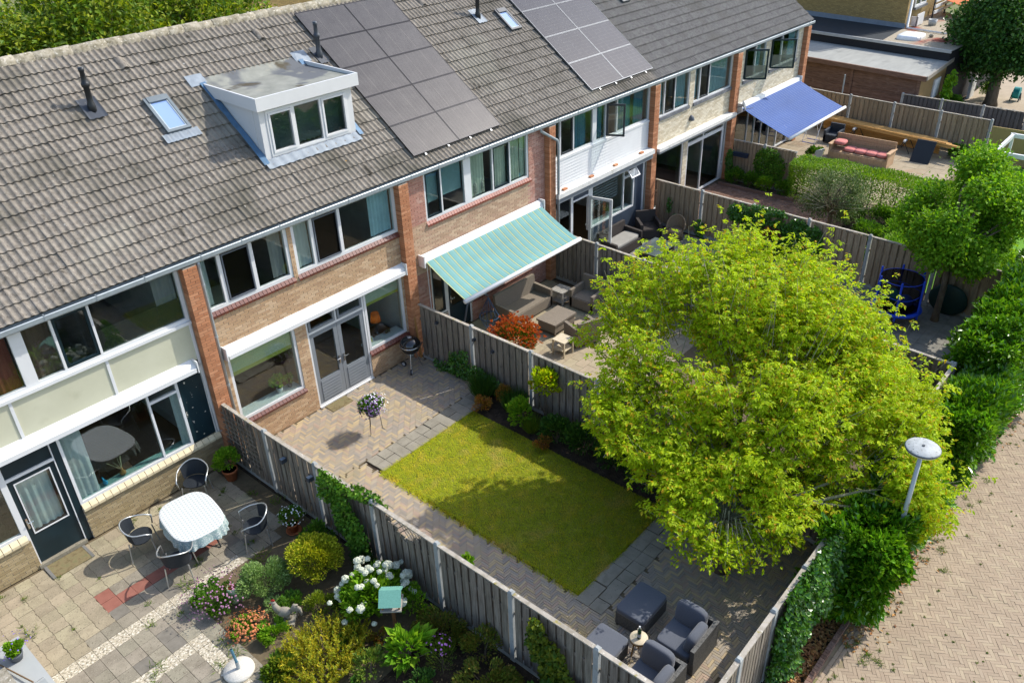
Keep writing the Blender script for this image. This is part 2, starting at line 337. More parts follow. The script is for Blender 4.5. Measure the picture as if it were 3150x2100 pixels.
for i in range(-9, 14):
    for j in range(-6, 20):
        cx = X0+(i+.5)*T; cy = Y0-(j+.5)*T
        if cy > -.1 or cx < -7.6 or cx > -.42: continue
        if cy < -3.3 and cx > -3.12: continue
        if cy < -3.0 and cx > -1.0-.0: continue
        gravel = (j == 4 and cx < -1.7) or (cy < -3.95 and i == 2) or (j == 8 and -5.3 < cx < -3.6)
        red = (i == 0 and j in (0, 1)) or (j == 1 and 0 < i < 8)
        wav = j < 0 or (j < 4 and i < 0 and j < 2-(i//2))
        m_, me_ = CONC, fme
        if gravel: m_, me_ = GRAVEL, gme
        elif red: m_, me_ = REDS, rme
        elif wav: m_, me_ = CONCL, wme
        elif random.random() < .06: m_ = DKS
        me2 = me_ if me_.materials and me_.materials[0] == m_ else None
        if me2 is None:
            key = me_.name+m_.name
            if key not in MATS:
                q = me_.copy(); q.materials.clear(); q.materials.append(m_); MATS[key] = q
            me2 = MATS[key]
        o = bpy.data.objects.new('aggregate_slab' if gravel else 'paving_slab', me2); place(o, tA, True)
        o.location = (cx, cy, -.02+random.gauss(0, .0025)); o.scale = (T-.007, T-.007, .04); o.rotation_euler = (random.gauss(0, .006), random.gauss(0, .006), random.gauss(0, .006))

# garden B paving
patio = sheet('patio', rect(.0, -2.62, 6.1, .2), -.016, JOINT)
pieces('paver', 'paver_field', herringbone(rect(.02, -2.62, 6.06, -.02), .205, 4, R(0), 0), PAVG, patio)
path = sheet('garden_path', rect(.0, -12.6, 1.86, -2.62), -.016, JOINT)
pieces('paver', 'paver_field', herringbone(rect(.02, -12.55, 1.84, -2.63), .205, 4, R(0), 0), PAVG, path)
rear = sheet('rear_terrace', rect(1.86, -12.6, 6.1, -9.1), -.016, JOINT)
pieces('paver', 'paver_field', herringbone(rect(1.87, -12.55, 6.05, -9.68), .205, 4, R(0), 0), PAVG, rear)
def slabs(x0, x1, y0, y1, t, m, parent, name='paving_slab', jit=.01, bond=0, off=0.0):
    me = mesh(name, unit_box()); me.materials.append(m); ny = round((y1-y0)/t)
    for j in range(ny):
        x = x0-(bond*t if j % 2 else 0)
        while x < x1-.05:
            o = bpy.data.objects.new(name, me); place(o, parent, True)
            o.location = (x+t/2+random.gauss(0, jit*.5), y0+(j+.5)*t+random.gauss(0, jit*.5), -.02+off+random.gauss(0, .003)); o.scale = (t-.012, t-.012, .05); o.rotation_euler = (0, 0, random.gauss(0, jit)); x += t
slabs(1.95, 5.7, -3.25, -2.63, .31, CONCG, patio, off=.004)
slabs(1.75, 5.5, -9.68, -9.06, .31, CONCG, rear, off=.004)
lawn = sheet('lawn', [(1.86, -9.05), (5.0, -9.05), (5.05, -3.27), (1.98, -3.27)], .0, mat('turf', [hx('566018'), hx('6f7620'), hx('858434')], scale=5, rough=1, bump=.02, bscale=60))
# neighbours' paving
cpav = sheet('neighbour_patio', rect(6.2, -12.4, 12.2, .2), -.014, JOINT)
CT = mat('beige_slab', [hx('93866e'), hx('a3957c')], scale=4, rough=.9, bump=.002, bscale=60, vary=.08, hue=.008, spots=((2, .6, hx('8f8169'), .25),))
def slab_field(x0, x1, y0, y1, tx, ty, m, parent, limit=300, bond=.5):
    it = []
    for j in range(int((y1-y0)/ty)):
        x = x0-(bond*tx if j % 2 else 0)
        while x < x1:
            a, b = max(x, x0), min(x+tx, x1)
            if b-a > .06: it.append(((a+b)/2, y1-(j+.5)*ty, -.02+random.gauss(0, .002), b-a-.008, ty-.008, .04, random.gauss(0, .004)))
            x += tx
    pieces('paving_slab', 'paving_slab_field', it, m, parent, limit)
slab_field(6.25, 12.1, -6.2, -.05, .40, .30, CT, cpav)
dpav = sheet('grey_patio', rect(12.55, -12.6, 18.1, .2), -.014, JOINT)
DT = mat('grey_garden_slab', [hx('77736a'), hx('8b877c')], scale=4, rough=.9, vary=.08, spots=((2, .6, hx('6a665d'), .25),))
slab_field(12.6, 18.0, -12.5, -.05, .31, .31, DT, dpav, 300, 0)
epav = sheet('brick_patio', rect(18.5, -6, 24.1, .2), -.014, JOINT)
a = np.array(herringbone(rect(18.55, -5.9, 23.4, -.02), .2, 3, 0, 0)); box_field('paver_field', a[:, :3], a[:, 3:6], a[:, 6], PAVR, epav)
fpav = sheet('sunlit_patio', rect(24.3, -9, 34, .2), -.014, JOINT)
FT = mat('sandy_garden_slab', [hx('90836b'), hx('9f917a')], scale=3, rough=.92, vary=.07, spots=((1.2, .58, hx('93704f'), .3),))
slab_field(24.4, 33, -8, -.05, .5, .5, FT, fpav, 300, 0)

# ---------------------------------------------------------------- row houses
EY, EZ, TH = -.12, 5.36, R(36); CT_, ST_ = math.cos(TH), math.sin(TH)
RL = 5.98
def rp(x, s, h=0.0): return (x, EY+CT_*s-ST_*h, EZ+ST_*s+CT_*h)      # point on the roof
PIERS = [(-6.27, -5.94), (-.17, .16), (5.90, 6.23), (12.05, 12.36), (17.97, 18.30), (23.97, 24.35), (30.42, 30.76)]
def wall_rects(x0, x1, z0, z1, ops):
    xs = sorted({x0, x1, *[min(max(o[0], x0), x1) for o in ops], *[min(max(o[1], x0), x1) for o in ops]}); out = []
    for a, b in zip(xs, xs[1:]):
        if b-a < 1e-4: continue
        c = (a+b)/2; cuts = sorted([(o[2], o[3]) for o in ops if o[0] < c < o[1]]); z = z0
        for p, q in cuts:
            if p > z: out.append((a, b, z, min(p, z1)))
            z = max(z, q)
        if z < z1-1e-4: out.append((a, b, z, z1))
    return out
def bricks_for(x0, x1, z0, z1, ops, y=0.0, bl=.218, bh=.0655):
    """running bond cut round the openings"""
    out = []; n = int(round((z1-z0)/bh)); bh = (z1-z0)/n
    for k in range(n):
        za = z0+k*bh; zc = za+bh/2
        iv = [(x0, x1)]
        for o in ops:
            if o[2]-.02 < zc < o[3]+.02:
                nv = []
                for a, b in iv:
                    if o[1] <= a or o[0] >= b: nv.append((a, b)); continue
                    if o[0] > a: nv.append((a, o[0]))
                    if o[1] < b: nv.append((o[1], b))
                iv = nv
        x = math.floor(x0/bl)*bl-(bl/2 if k % 2 else 0)
        while x < x1:
            for a, b in iv:
                p, q = max(x, a), min(x+bl, b)
                if q-p > .025: out.append(((p+q)/2, y+.02+random.gauss(0, .0012), zc, q-p-.010, .04, bh-.010, 0.0))
            x += bl
    return out
def wall(house, x0, x1, z0, z1, ops, m_mortar, y=.004, th=.26):
    mb = MB()
    for a, b, p, q in wall_rects(x0, x1, z0, z1, ops): mb.box(a, y+.006, p, b, y+th, q)
    return part('wall', mb, m_mortar, house)
def ring(mb, x0, x1, z0, z1, y0, y1, w, wb=None):
    wb = wb or w
    mb.box(x0, y0, z0, x0+w, y1, z1); mb.box(x1-w, y0, z0, x1, y1, z1)
    mb.box(x0+w, y0, z1-w, x1-w, y1, z1); mb.box(x0+w, y0, z0, x1-w, y1, z0+wb); return mb
def pane(x0, x1, z0, z1, y, m, parent, name='pane'):
    return part(name, MB().box(x0, y, z0, x1, y+.012, z1), m, parent)
def window(house, x0, x1, z0, z1, mull=(), m=None, cas={}, glz={}, y=.02, fw=.055, mw=.05, skip=(), name='window', casname='casement'):
    """mull: (xa,xb) solid bars; cas: {cell: material}; glz: {cell: glass}; skip: cells left open"""
    m = m or WHITE; mb = ring(MB(), x0, x1, z0, z1, y, y+.08, fw)
    bars = sorted([(q-mw/2, q+mw/2) if not isinstance(q, tuple) else q for q in mull])
    for a, b in bars: mb.box(a, y+.002, z0+fw, b, y+.078, z1-fw)
    f = part(name, mb, m, house); e = [x0+fw]+[v for ab in bars for v in ab]+[x1-fw]
    for i in range(0, len(e), 2):
        a, b = e[i], e[i+1]; c = i//2; za, zb = z0+fw, z1-fw
        if c in skip or b-a < .05: continue
        if c in cas:
            part(casname, ring(MB(), a+.004, b-.004, za+.004, zb-.004, y+.012, y+.065, .055), cas[c], f); a, b, za, zb = a+.06, b-.06, za+.06, zb-.06
        pane(a, b, za, zb, y+.035, glz.get(c, GLASS), f)
    return f
def curtain(x0, x1, z0, z1, y, m, parent, n=None, amp=.022):
    n = n or max(6, int((x1-x0)/.035)); mb = MB(); vs = []; fs = []
    for i in range(n+1):
        x = x0+(x1-x0)*i/n; dy = amp*math.sin(i*1.9)+random.gauss(0, .006)
        vs += [(x, y+dy, z0), (x+random.gauss(0, .006), y+dy*.8, z1)]
        if i: fs.append((2*i-2, 2*i, 2*i+1, 2*i-1))
    mb.add(vs, fs); return part('curtain', mb, m, parent, smooth=True)
def sill(parent, x0, x1, z0, z1, m, y=-.05, step=.105, y1=.02):
    n = max(1, int(round((x1-x0)/step))); st = (x1-x0)/n; me = mesh('sill_tile', MB().hexa([(-.5, -.5, -.5), (.5, -.5, -.5), (.5, .5, -.1), (-.5, .5, -.1)], [(-.5, -.5, -.1), (.5, -.5, -.1), (.5, .5, .5), (-.5, .5, .5)])); me.materials.append(m)
    part('sill_bed', MB().box(x0, y+.015, z0, x1, y1+.005, z0+(z1-z0)*.45), MORTAR, parent)
    for i in range(n):
        o = bpy.data.objects.new('sill_tile', me); place(o, parent, True); o.location = (x0+(i+.5)*st, (y+y1)/2, (z0+z1)/2); o.scale = (st-.012, y1-y, z1-z0)
def pier_items(x0, x1, z1=5.2, y=-.2):
    out = []; bh = .0655; k = 0; z = 0
    while z < z1-.03:
        s = x0+((x1-x0)*(.66 if k % 2 else .34))
        for a, b in ((x0, s), (s, x1)): out.append(((a+b)/2, (y+.02)/2, z+bh/2, b-a-.010, -y+.02+random.gauss(0, .002), bh-.010, 0.0))
        z += bh; k += 1
    return out
def roof_tile_mesh():
    mb = MB(); w = .2895; n = 12; L = .405; vs = []
    for v, lift in ((0, .042), (L, .006)):
        for i in range(n+1):
            u = w*i/n; c = .5+.5*math.cos(2*math.pi*u/(w/2)-.6); vs.append((u, v, lift+.032*c**1.4))
    for i in range(n+1): vs.append((vs[i][0], .004, vs[i][2]-.022))
    fs = [(i, i+1, n+2+i, n+1+i) for i in range(n)]+[(2*n+2+i, 2*n+3+i, i+1, i) for i in range(n)]
    return mb.add(vs, fs)
RT = mesh('roof_tile', roof_tile_mesh()); RT.materials.append(TILE)
TILE2 = mat('grey_roof_tile', [hx('55534f'), hx('6d6a66'), hx('77746f')], scale=9, rough=.85, spec=.25, bump=.004, bscale=90, vary=.09, spots=((42, .66, hx('9c998f'), .06), (30, .63, hx('3a3834'), .08), (1.2, .55, hx('605d55'), .2), (4.2, .75, hx('a8803c'), .03)))
RT2 = RT.copy(); RT2.materials.clear(); RT2.materials.append(TILE2)
RTV = np.array([v.co for v in RT.vertices]); RTF = np.array([tuple(p.vertices) for p in RT.polygons])
GA = .3655
def roof(house, x0, x1, skip=None, limit=300, nt=21, rt=None):
    rt = rt or RT
    mb = MB(); e0, e1 = rp(0, .02, -.03), rp(0, RL, -.03); b1 = (0, 2*e1[1]+.12, EZ)
    mb.add([(x0, e0[1], e0[2]), (x1, e0[1], e0[2]), (x1, e1[1], e1[2]), (x0, e1[1], e1[2]), (x0, b1[1], b1[2]), (x1, b1[1], b1[2])], [(0, 1, 2, 3), (3, 2, 5, 4)])
    rf = part('roof', mb, plain('roofing_felt', hx('4a4640'), rough=.9), house); w = (x1-x0)/nt; its = []
    for j in range(16):
        for i in range(nt):
            x = x0+i*w; s = j*GA
            if skip and skip(x+w/2, s+.2): continue
            its.append((x, s))
    c = np.array(CAM)
    its.sort(key=lambda q: sum((np.array(rp(*q))-c)**2)); rest = []
    for k, (x, s) in enumerate(its):
        p = rp(x, s, random.gauss(0, .002)); rot = TH+random.gauss(0, .006); rz = random.gauss(0, .004)
        if k < limit:
            o = bpy.data.objects.new('roof_tile', rt); place(o, rf, True); o.location = p; o.rotation_euler = (rot, random.gauss(0, .006), rz); o.scale = (w/.2895, 1, 1)
        else: rest.append((p, rot, w/.2895))
    if rest:
        Vs = []
        for p, a, sx in rest:
            V = RTV*np.array((sx, 1, 1)); Vs.append(np.stack([V[:, 0], V[:, 1]*math.cos(a)-V[:, 2]*math.sin(a), V[:, 1]*math.sin(a)+V[:, 2]*math.cos(a)], 1)+np.array(p))
        F = (RTF[None]+len(RTV)*np.arange(len(rest))[:, None, None]).reshape(-1, 4)
        part('roof_tile_field', npmesh('roof_tile_field', np.concatenate(Vs), F), rt.materials[0], rf, kind='stuff')
    prof = [(.15*math.cos(a), .13*math.sin(a)) for a in np.linspace(-.35, math.pi+.35, 9)]
    mb = MB(); n = 9; L = .43
    mb.add([(0, y, z) for y, z in prof]+[(L, y*1.09, z*1.12) for y, z in prof]+[(L, y*.9, z*.9) for y, z in prof], [(i+1, i, n+i, n+i+1) for i in range(n-1)]+[(n+i+1, n+i, 2*n+i, 2*n+i+1) for i in range(n-1)])
    me = mesh('ridge_tile', mb, True); me.materials.append(RIDGE); nr = int((x1-x0)/.4); px = rp(0, RL, -.04)
    for i in range(nr):
        o = bpy.data.objects.new('ridge_tile', me); place(o, rf, True); o.location = (x0+(x1-x0)*i/nr, px[1]+random.gauss(0, .008), px[2]+random.gauss(0, .008)); o.rotation_euler = (random.gauss(0, .03), random.gauss(0, .012), random.gauss(0, .01))
    return rf
def gutter(house, x0, x1):
    P = [(-.02, 5.34), (-.02, 5.20), (-.15, 5.20), (-.20, 5.24), (-.20, 5.325), (-.185, 5.34), (-.18, 5.325), (-.182, 5.25), (-.145, 5.215), (-.035, 5.215), (-.035, 5.34)]
    n = len(P); mb = MB().add([(x0, y, z) for y, z in P]+[(x1, y, z) for y, z in P], [(i, (i+1) % n, n+(i+1) % n, n+i) for i in range(n)])
    g = part('gutter', mb, ZINC, house)
    x = x0+.3
    while x < x1:
        part('gutter_bracket', MB().box(x, -.206, 5.232, x+.025, -.201, 5.335).box(x, -.2, 5.342, x+.025, -.03, 5.348), ZINC, g); x += 1.0
    part('fascia', MB().box(x0, -.03, 5.18, x1, .0, 5.40), BLACKP, house)
def downpipe(house, pts, r=.04, m=None):
    d = part('downpipe', MB().tube(pts, r, 10), m or ZINC, house, smooth=True)
    return d
def interior(house, x0, x1, floor=None):
    mb = MB(); mb.box(x0, .28, -.05, x0+.05, 9.28, 5.1); mb.box(x1-.05, .28, -.05, x1, 9.28, 5.1); mb.box(x0, .28, 5.12, x1, 9.28, 5.2); xm = (x0+x1)/2
    mb.box(xm-.9, 4.6, .0, x1-.05, 4.68, 2.7); mb.box(x0+.05, 4.6, 3.0, xm+.3, 4.68, 5.1); mb.box(xm-.3, 4.0, 3.0, xm-.22, 9.2, 5.1)
    part('interior_walls', mb, ROOMW, house)
    part('interior_floor', MB().box(x0+.05, .28, -.08, x1-.05, 9.28, .02), floor or ROOMF, house); part('upper_floor', MB().box(x0+.05, .28, 2.72, x1-.05, 9.28, 3.0), plain('carpet', (.36, .33, .29), rough=1), house)
def house(label, i, rightpier=True):
    x0, x1 = PIERS[i][0], PIERS[i+1][0]
    return thing('row_house', label, 'house', (x0, 0, 0))
def back_shell(h, x0, x1):
    ops = [(x0+.5, x1-.5, .8, 2.5), (x0+.5, x1-.5, 3.7, 5.0)]; mb = MB()
    for a, b, p, q in wall_rects(x0, x1, 0, 5.3, ops): mb.box(a, 9.3, p, b, 9.55, q)
    part('rear_wall', mb, MORTARD, h)
    for o in ops: part('rear_pane', MB().box(o[0], 9.4, o[2], o[1], 9.41, o[3]), GLASS, h)
GP = 'row houses under one tiled roof'

# --- end house beyond the left edge of the picture, plain
hZ = thing('row_house', 'tan brick house at the far left end, mostly outside the picture', 'house', (-12.4, 0, 0), group=GP)
wall(hZ, -12.4, -6.27, 0, 5.2, [], MORTAR); back_shell(hZ, -12.4, -6.27); roof(hZ, -12.36, -6.27, limit=0); gutter(hZ, -12.36, -6.27)
b_ = np.array(bricks_for(-12.4, -6.27, 0, 5.2, [])); box_field('brick_field', b_[:, :3], b_[:, 3:6], b_[:, 6], BR_B, hZ)

# --- house A: cream panels
A = thing('row_house', 'house with cream panels and dark green door beside the tablecloth table', 'house', (-6.27, 0, 0), group=GP)
pz = pier_items(*PIERS[0])+pier_items(*PIERS[1])
opsA = [(-5.94, -4.62, .78, 5.2), (-4.62, -3.5, -.1, 5.2), (-3.5, -.19, .78, 5.2)]
wall(A, -6.27, .0, 0, 5.2, opsA, MORTARD)
ma = bricks_for(-5.94, -4.6, 0, .76, [])+bricks_for(-3.5, -.17, 0, .76, [])
pieces('brick', 'brick_field', ma, BR_A, A, 230)
pieces('pier_brick', 'pier_brick_field', pz, BR_O, A, 160)
part('pier_core', MB().box(-.153, -.185, 0, .143, .2, 5.195).box(-6.253, -.185, 0, -5.957, .2, 5.195), MORTARD, A)
interior(A, -5.93, -.2); back_shell(A, -6.27, -.0)
wA = window(A, -5.93, -.19, 3.93, 5.2, [(-3.62, -3.38), -2.85, -2.12], cas={2: NAVY}, glz={3: GLASS}, fw=.075)
part('window_ledge', MB().box(-5.93, -.04, 3.86, -.19, .1, 3.93), WHITE, A)
cp = part('cream_panel', MB().box(-5.93, .02, 2.95, -.19, .1, 3.86), CREAMP, A)
for x in (-5.9, -4.0, -2.1): part('panel_bar', MB().box(x-.03, .0, 2.96, x+.03, .02, 3.858), WHITE, A)
part('panel_bar', MB().box(-.25, .0, 2.8, -.19, .02, 3.858), WHITE, A)
curtain(-.75, -.3, 4.0, 5.12, .14, plain('grey_curtain', hx('8d8a86'), rough=.9), wA)
curtain(-4.9, -3.65, 3.98, 5.12, .14, CURTR, wA); curtain(-3.36, -2.88, 3.98, 5.12, .14, plain('brown_curtain', hx('6b5448'), rough=.9), wA)
fz = part('obscured_film', MB().box(-2.08, .075, 3.99, -.27, .078, 4.5), MATTE, wA)
wA2 = window(A, -3.5, -.84, .93, 2.76, [-1.55], fw=.06, skip=(1,)); 
part('transom_bar', MB().box(-1.525, .022, 2.40, -.90, .098, 2.46), WHITE, wA2); pane(-1.525, -.90, .99, 2.40, .055, GLASS, wA2); pane(-1.525, -.90, 2.46, 2.70, .055, GLASS, wA2)
NAVYF = mat('flaking_dark_paint', [hx('14262c'), hx('1a2e34')], scale=3, rough=.4, spots=((9, .66, hx('b9b2a4'), .02),))
part('dark_panel', MB().box(-.84, .03, .95, -.27, .09, 2.76), NAVYF, A); part('corner_post', MB().box(-.27, .0, .93, -.19, .1, 2.82), WHITE, A)
part('dark_panel', MB().box(-3.64, .03, .02, -3.5, .12, 2.76), NAVY, A); 
curtain(-3.42, -3.0, .98, 2.7, .14, CURT, wA2); curtain(-1.05, -.9, .98, 2.38, .14, CURT, wA2)
dA = part('door', ring(MB(), -4.58, -3.66, .10, 2.24, .05, .10, .11, .72).box(-4.47, .06, .12, -3.77, .095, .8), NAVY, A)
part('door_frame', MB().box(-4.64, .02, .02, -4.58, .12, 2.76).box(-3.66, .02, .02, -3.64, .12, 2.76).box(-4.58, .02, 2.24, -3.66, .12, 2.30), WHITE, A); part('door_panel', MB().box(-4.58, .06, 2.30, -3.66, .1, 2.76), NAVY, A)
part('glazing_bead', ring(MB(), -4.475, -3.765, .83, 2.135, .035, .05, .025), WHITE, dA); pane(-4.45, -3.79, .855, 2.11, .07, GLASS, dA); curtain(-4.42, -3.82, .86, 2.08, .14, CURT, dA, n=14)
part('handle', MB().box(-4.54, .02, 1.02, -4.50, .05, 1.28).tube([(-4.52, .04, 1.18), (-4.52, -.02, 1.18), (-4.41, -.02, 1.18)], .011, 6), plain('chrome', (.6, .6, .58), rough=.25, metal=1), dA)
part('threshold', MB().box(-4.64, -.03, 0, -3.64, .12, .09), CONC, A)
wA3 = window(A, -5.93, -4.64, .93, 2.76, [], fw=.06); curtain(-5.9, -5.3, 1, 2.7, .14, CURT, wA3)
sA = part('window_sill', MB().box(-5.94, .0, .76, -4.64, .25, .80), MORTAR, A); sill(sA, -5.94, -4.64, .78, .93, SILLC, y=-.06, step=.155)
sB = part('window_sill', MB().box(-3.5, .0, .76, -.19, .25, .80), MORTAR, A); sill(sB, -3.5, -.19, .78, .93, SILLC, y=-.06, step=.155)
part('inner_sill', MB().box(-3.44, .1, .93, -.3, .32, .975), plain('teal_sill', hx('7fa8a0'), rough=.4), A)
roof(A, -6.27, .0); gutter(A, -6.27, .0)

# --- house B: tan brick with the dormer
B = thing('row_house', 'tan brick house with white dormer, grey double doors and lawn', 'house', (.0, 0, 0), group=GP)
opsB = [(.23, 2.56, 3.80, 5.2), (2.68, 5.90, 3.80, 5.2), (.42, 2.28, .78, 2.72), (2.62, 4.46, -.1, 2.72), (4.46, 5.83, .78, 2.72)]
wall(B, .0, 6.06, 0, 5.2, opsB, MORTAR)
pieces('brick', 'brick_field', bricks_for(.16, 5.9, 0, 5.2, opsB), BR_B, B, 300)
pieces('pier_brick', 'pier_brick_field', pier_items(*PIERS[2]), BR_O, B, 160); part('pier_core', MB().box(5.917, -.185, 0, 6.213, .2, 5.195), MORTARD, B)
interior(B, .05, 6.0); back_shell(B, 0, 6.06)
w1 = window(B, .23, 2.56, 3.88, 5.2, [.78, 1.59], glz={1: SCREEN}, fw=.085, mw=.09); w2 = window(B, 2.68, 5.90, 3.88, 5.2, [3.26, 4.09], glz={1: SCREEN}, fw=.085, mw=.09)
for w_, a, b in ((w1, .84, 1.53), (w2, 3.32, 4.03)): part('screen_frame', ring(MB(), a, b, 3.98, 5.1, .0, .03, .03), plain('screen_grey', hx('5d646c'), rough=.5), w_)
sill(w1, .20, 2.58, 3.74, 3.88, SILLB); sill(w2, 2.66, 5.9, 3.74, 3.88, SILLB)
curtain(2.78, 3.2, 3.98, 5.12, .14, CURT, w2); curtain(5.1, 5.8, 3.98, 5.12, .14, plain('pale_blue_curtain', hx('a9c6cc'), rough=.9), w2); curtain(2.1, 2.45, 3.98, 5.12, .14, plain('grey_curtain', hx('8d8a86')), w1)
bed_ = thing('bed', 'pale bed seen through the upper left window of the tan brick house', 'bed', (1.3, 1.3, 3.0)); part('mattress', MB().ell((0, 0, .35), (.9, .5, .25), 16, 8, .4), plain('bedding', hx('c8cec9'), rough=.9), bed_, False, True); part('frame', MB().box(-.95, -.55, .01, .95, .55, .2), ROOMF, bed_, False)
curtain(.34, .5, 3.98, 5.12, .14, CURT, w1)
wk = window(B, .42, 2.28, .83, 2.68, [], fw=.07); sill(wk, .40, 2.32, .71, .83, SILLB); part('inner_sill', MB().box(.48, .105, .83, 2.22, .42, .90), plain('white_sill', (.7, .72, .7), rough=.35), wk)
BLIND = mat('olive_blind', [hx('b7bfa6'), hx('c2c9b3')], scale=3, stretch=(1, 1, 12), rough=.8)
part('roller_blind', MB().box(.5, .12, 2.08, 2.2, .125, 2.62), BLIND, wk); part('blind_hem', MB().box(.5, .117, 2.04, 2.2, .13, 2.14), plain('lime_hem', hx('a9ab4a'), rough=.8), wk)
wr = window(B, 4.48, 5.83, .85, 2.68, [], fw=.07); sill(wr, 4.45, 5.9, .70, .85, SILLB); part('inner_sill', MB().box(4.5, .105, .85, 5.78, .42, .92), MATS['white_sill'], wr)
part('roller_blind', MB().box(4.54, .12, 2.2, 5.76, .125, 2.62), BLIND, wr); part('blind_hem', MB().box(4.54, .117, 2.14, 5.76, .13, 2.22), MATS['lime_hem'], wr)
df = part('door_frame', ring(MB(), 2.62, 4.46, .03, 2.70, .02, .10, .05, .05).box(2.67, .022, 2.19, 4.41, .098, 2.25).box(3.52, .022, 2.25, 3.57, .098, 2.65), WHITE, B)
for a, b in ((2.69, 3.50), (3.59, 4.39)):
    tw = part('transom_window', ring(MB(), a, b, 2.27, 2.63, .0, .07, .06), GREYP, df); pane(a+.06, b-.06, 2.33, 2.57, .04, GLASS, tw)
for a, b, hd in ((2.675, 3.535, 1), (3.545, 4.405, 0)):
    d = part('door', ring(MB(), a, b, .085, 2.185, .03, .085, .115, .70).box(a+.115, .06, .2, b-.115, .08, .785), GREYP, B)
    for k in range(7): part('door_slat', MB().hexa([(a+.12, .012, .15+k*.088), (b-.12, .012, .15+k*.088), (b-.12, .029, .15+k*.088), (a+.12, .029, .15+k*.088)], [(a+.12, .022, .22+k*.088), (b-.12, .022, .22+k*.088), (b-.12, .029, .22+k*.088), (a+.12, .029, .22+k*.088)]), GREYP, d)
    pane(a+.115, b-.115, .785, 2.07, .055, GLASS, d)
    part('handle', MB().box(b-.09 if hd else a+.05, .0, 1.0, b-.05 if hd else a+.09, .03, 1.22).tube([((b if hd else a)+(-.07 if hd else .07), .02, 1.15), ((b if hd else a)+(-.07 if hd else .07), -.03, 1.15), ((b if hd else a)+(-.18 if hd else .18), -.03, 1.15)], .01, 6), MATS['chrome'], d)
part('threshold', MB().box(2.62, -.03, 0, 4.46, .1, .03), WHITE, B)
downpipe(B, [(.25, -.1, 5.22), (.25, -.09, 5.1), (.255, -.06, 4.9), (.255, -.06, .05)], .045)
for z in (4.6, 3.3, 2.0): part('pipe_clip', MB().cyl((.255, -.06, z), (.255, -.06, z+.05), .055), ZINC, B)
rfB = roof(B, .0, 6.08, skip=lambda x, s: 3.2 < x < 5.8 and 1.75 < s < 4.1); gutter(B, .0, 6.06)
# dormer
dm = part('dormer', MB().add([(3.14, 1.18, 6.22), (3.14, 1.18, 7.66), (3.14, 3.2, 7.72)], [(0, 1, 2)]).add([(5.84, 1.18, 6.22), (5.84, 1.18, 7.66), (5.84, 3.2, 7.72)], [(2, 1, 0)]).add([(3.13, 1.40, 6.38), (5.85, 1.4, 6.38), (5.85, 1.4, 7.6), (3.13, 1.4, 7.6)], [(0, 1, 2, 3)]), plain('dormer_white', (.62, .62, .61), rough=.45, var=.03), B)
part('front_board', MB().box(3.13, 1.17, 6.30, 3.30, 1.3, 7.6).box(5.68, 1.17, 6.30, 5.85, 1.3, 7.6).box(3.30, 1.17, 6.30, 5.68, 1.3, 6.40).box(3.3, 1.17, 7.48, 5.68, 1.3, 7.6), MATS['dormer_white'], dm)
part('window_frame', ring(MB(), 3.30, 5.68, 6.40, 7.48, 1.155, 1.25, .06).box(4.03, 1.157, 6.46, 4.10, 1.24, 7.42).box(4.83, 1.157, 6.46, 4.90, 1.24, 7.42), WHITE, dm)
for a, b in ((3.36, 4.03), (4.10, 4.83), (4.90, 5.62)):
    if a != 4.10: part('casement', ring(MB(), a+.004, b-.004, 6.464, 7.416, 1.14, 1.22, .05), WHITE, dm); a += .055; b -= .055
    pane(a, b, 6.5, 7.39, 1.20, GLASSD, dm)
part('fascia', MB().box(3.04, 1.05, 7.53, 6.03, 1.10, 7.83).hexa([(3.04, 1.10, 7.53), (3.08, 1.10, 7.53), (3.08, 3.1, 7.60), (3.04, 3.1, 7.60)], [(3.04, 1.10, 7.83), (3.08, 1.10, 7.83), (3.08, 3.3, 7.88), (3.04, 3.3, 7.88)]).hexa([(5.99, 1.10, 7.53), (6.03, 1.10, 7.53), (6.03, 3.1, 7.60), (5.99, 3.1, 7.60)], [(5.99, 1.10, 7.83), (6.03, 1.10, 7.83), (6.03, 3.3, 7.88), (5.99, 3.3, 7.88)]).box(3.08, 1.10, 7.53, 5.99, 1.4, 7.55), MATS['dormer_white'], dm)
BIT = mat('bitumen', [hx('77786f'), hx('8d8d83')], scale=3, rough=.85, bump=.003, bscale=70, spots=((.9, .53, hx('5c5e60'), .06), (1.5, .62, hx('4c4535'), .08), (3, .62, hx('9a9684'), .2)))
part('dormer_roof', MB().add([(3.08, 1.1, 7.76), (5.99, 1.1, 7.76), (5.99, 3.0, 7.77), (3.08, 3.0, 7.77), (5.99, 3.42, 7.97), (3.08, 3.42, 7.97)], [(0, 1, 2, 3), (3, 2, 4, 5)]), BIT, dm)
fl = [rp(3.02+.095*i, s, .075+.018*math.cos(i*4.1)) for s in (1.36, 1.62) for i in range(31)]
part('lead_apron', MB().add(fl, [(i, i+1, 32+i, 31+i) for i in range(30)]), LEAD, dm, smooth=True)
for sx in (3.12, 5.86):
    d_ = -.14 if sx < 4 else .14; q = [rp(sx+(d_ if k else 0), 1.5+.27*i, .06+(0.03 if k else .05)+random.gauss(0, .01)) for i in range(11) for k in (0, 1)]
    part('side_flashing', MB().add(q, [(2*i, 2*i+1, 2*i+3, 2*i+2) for i in range(10)]), LEADB, dm, smooth=True)
q = [rp(x, s, .07+random.gauss(0, .006)) for s in (4.15, 4.5) for x in (2.75, 2.9, 3.05, 3.2)]
part('corner_flashing', MB().add(q, [(i, i+1, 5+i, 4+i) for i in range(3)]), LEAD, dm); q = [rp(x, s, .07+random.gauss(0, .006)) for s in (4.1, 4.5) for x in (5.8, 5.95, 6.1, 6.25)]
part('corner_flashing', MB().add(q, [(i, i+1, 5+i, 4+i) for i in range(3)]), LEAD, dm)

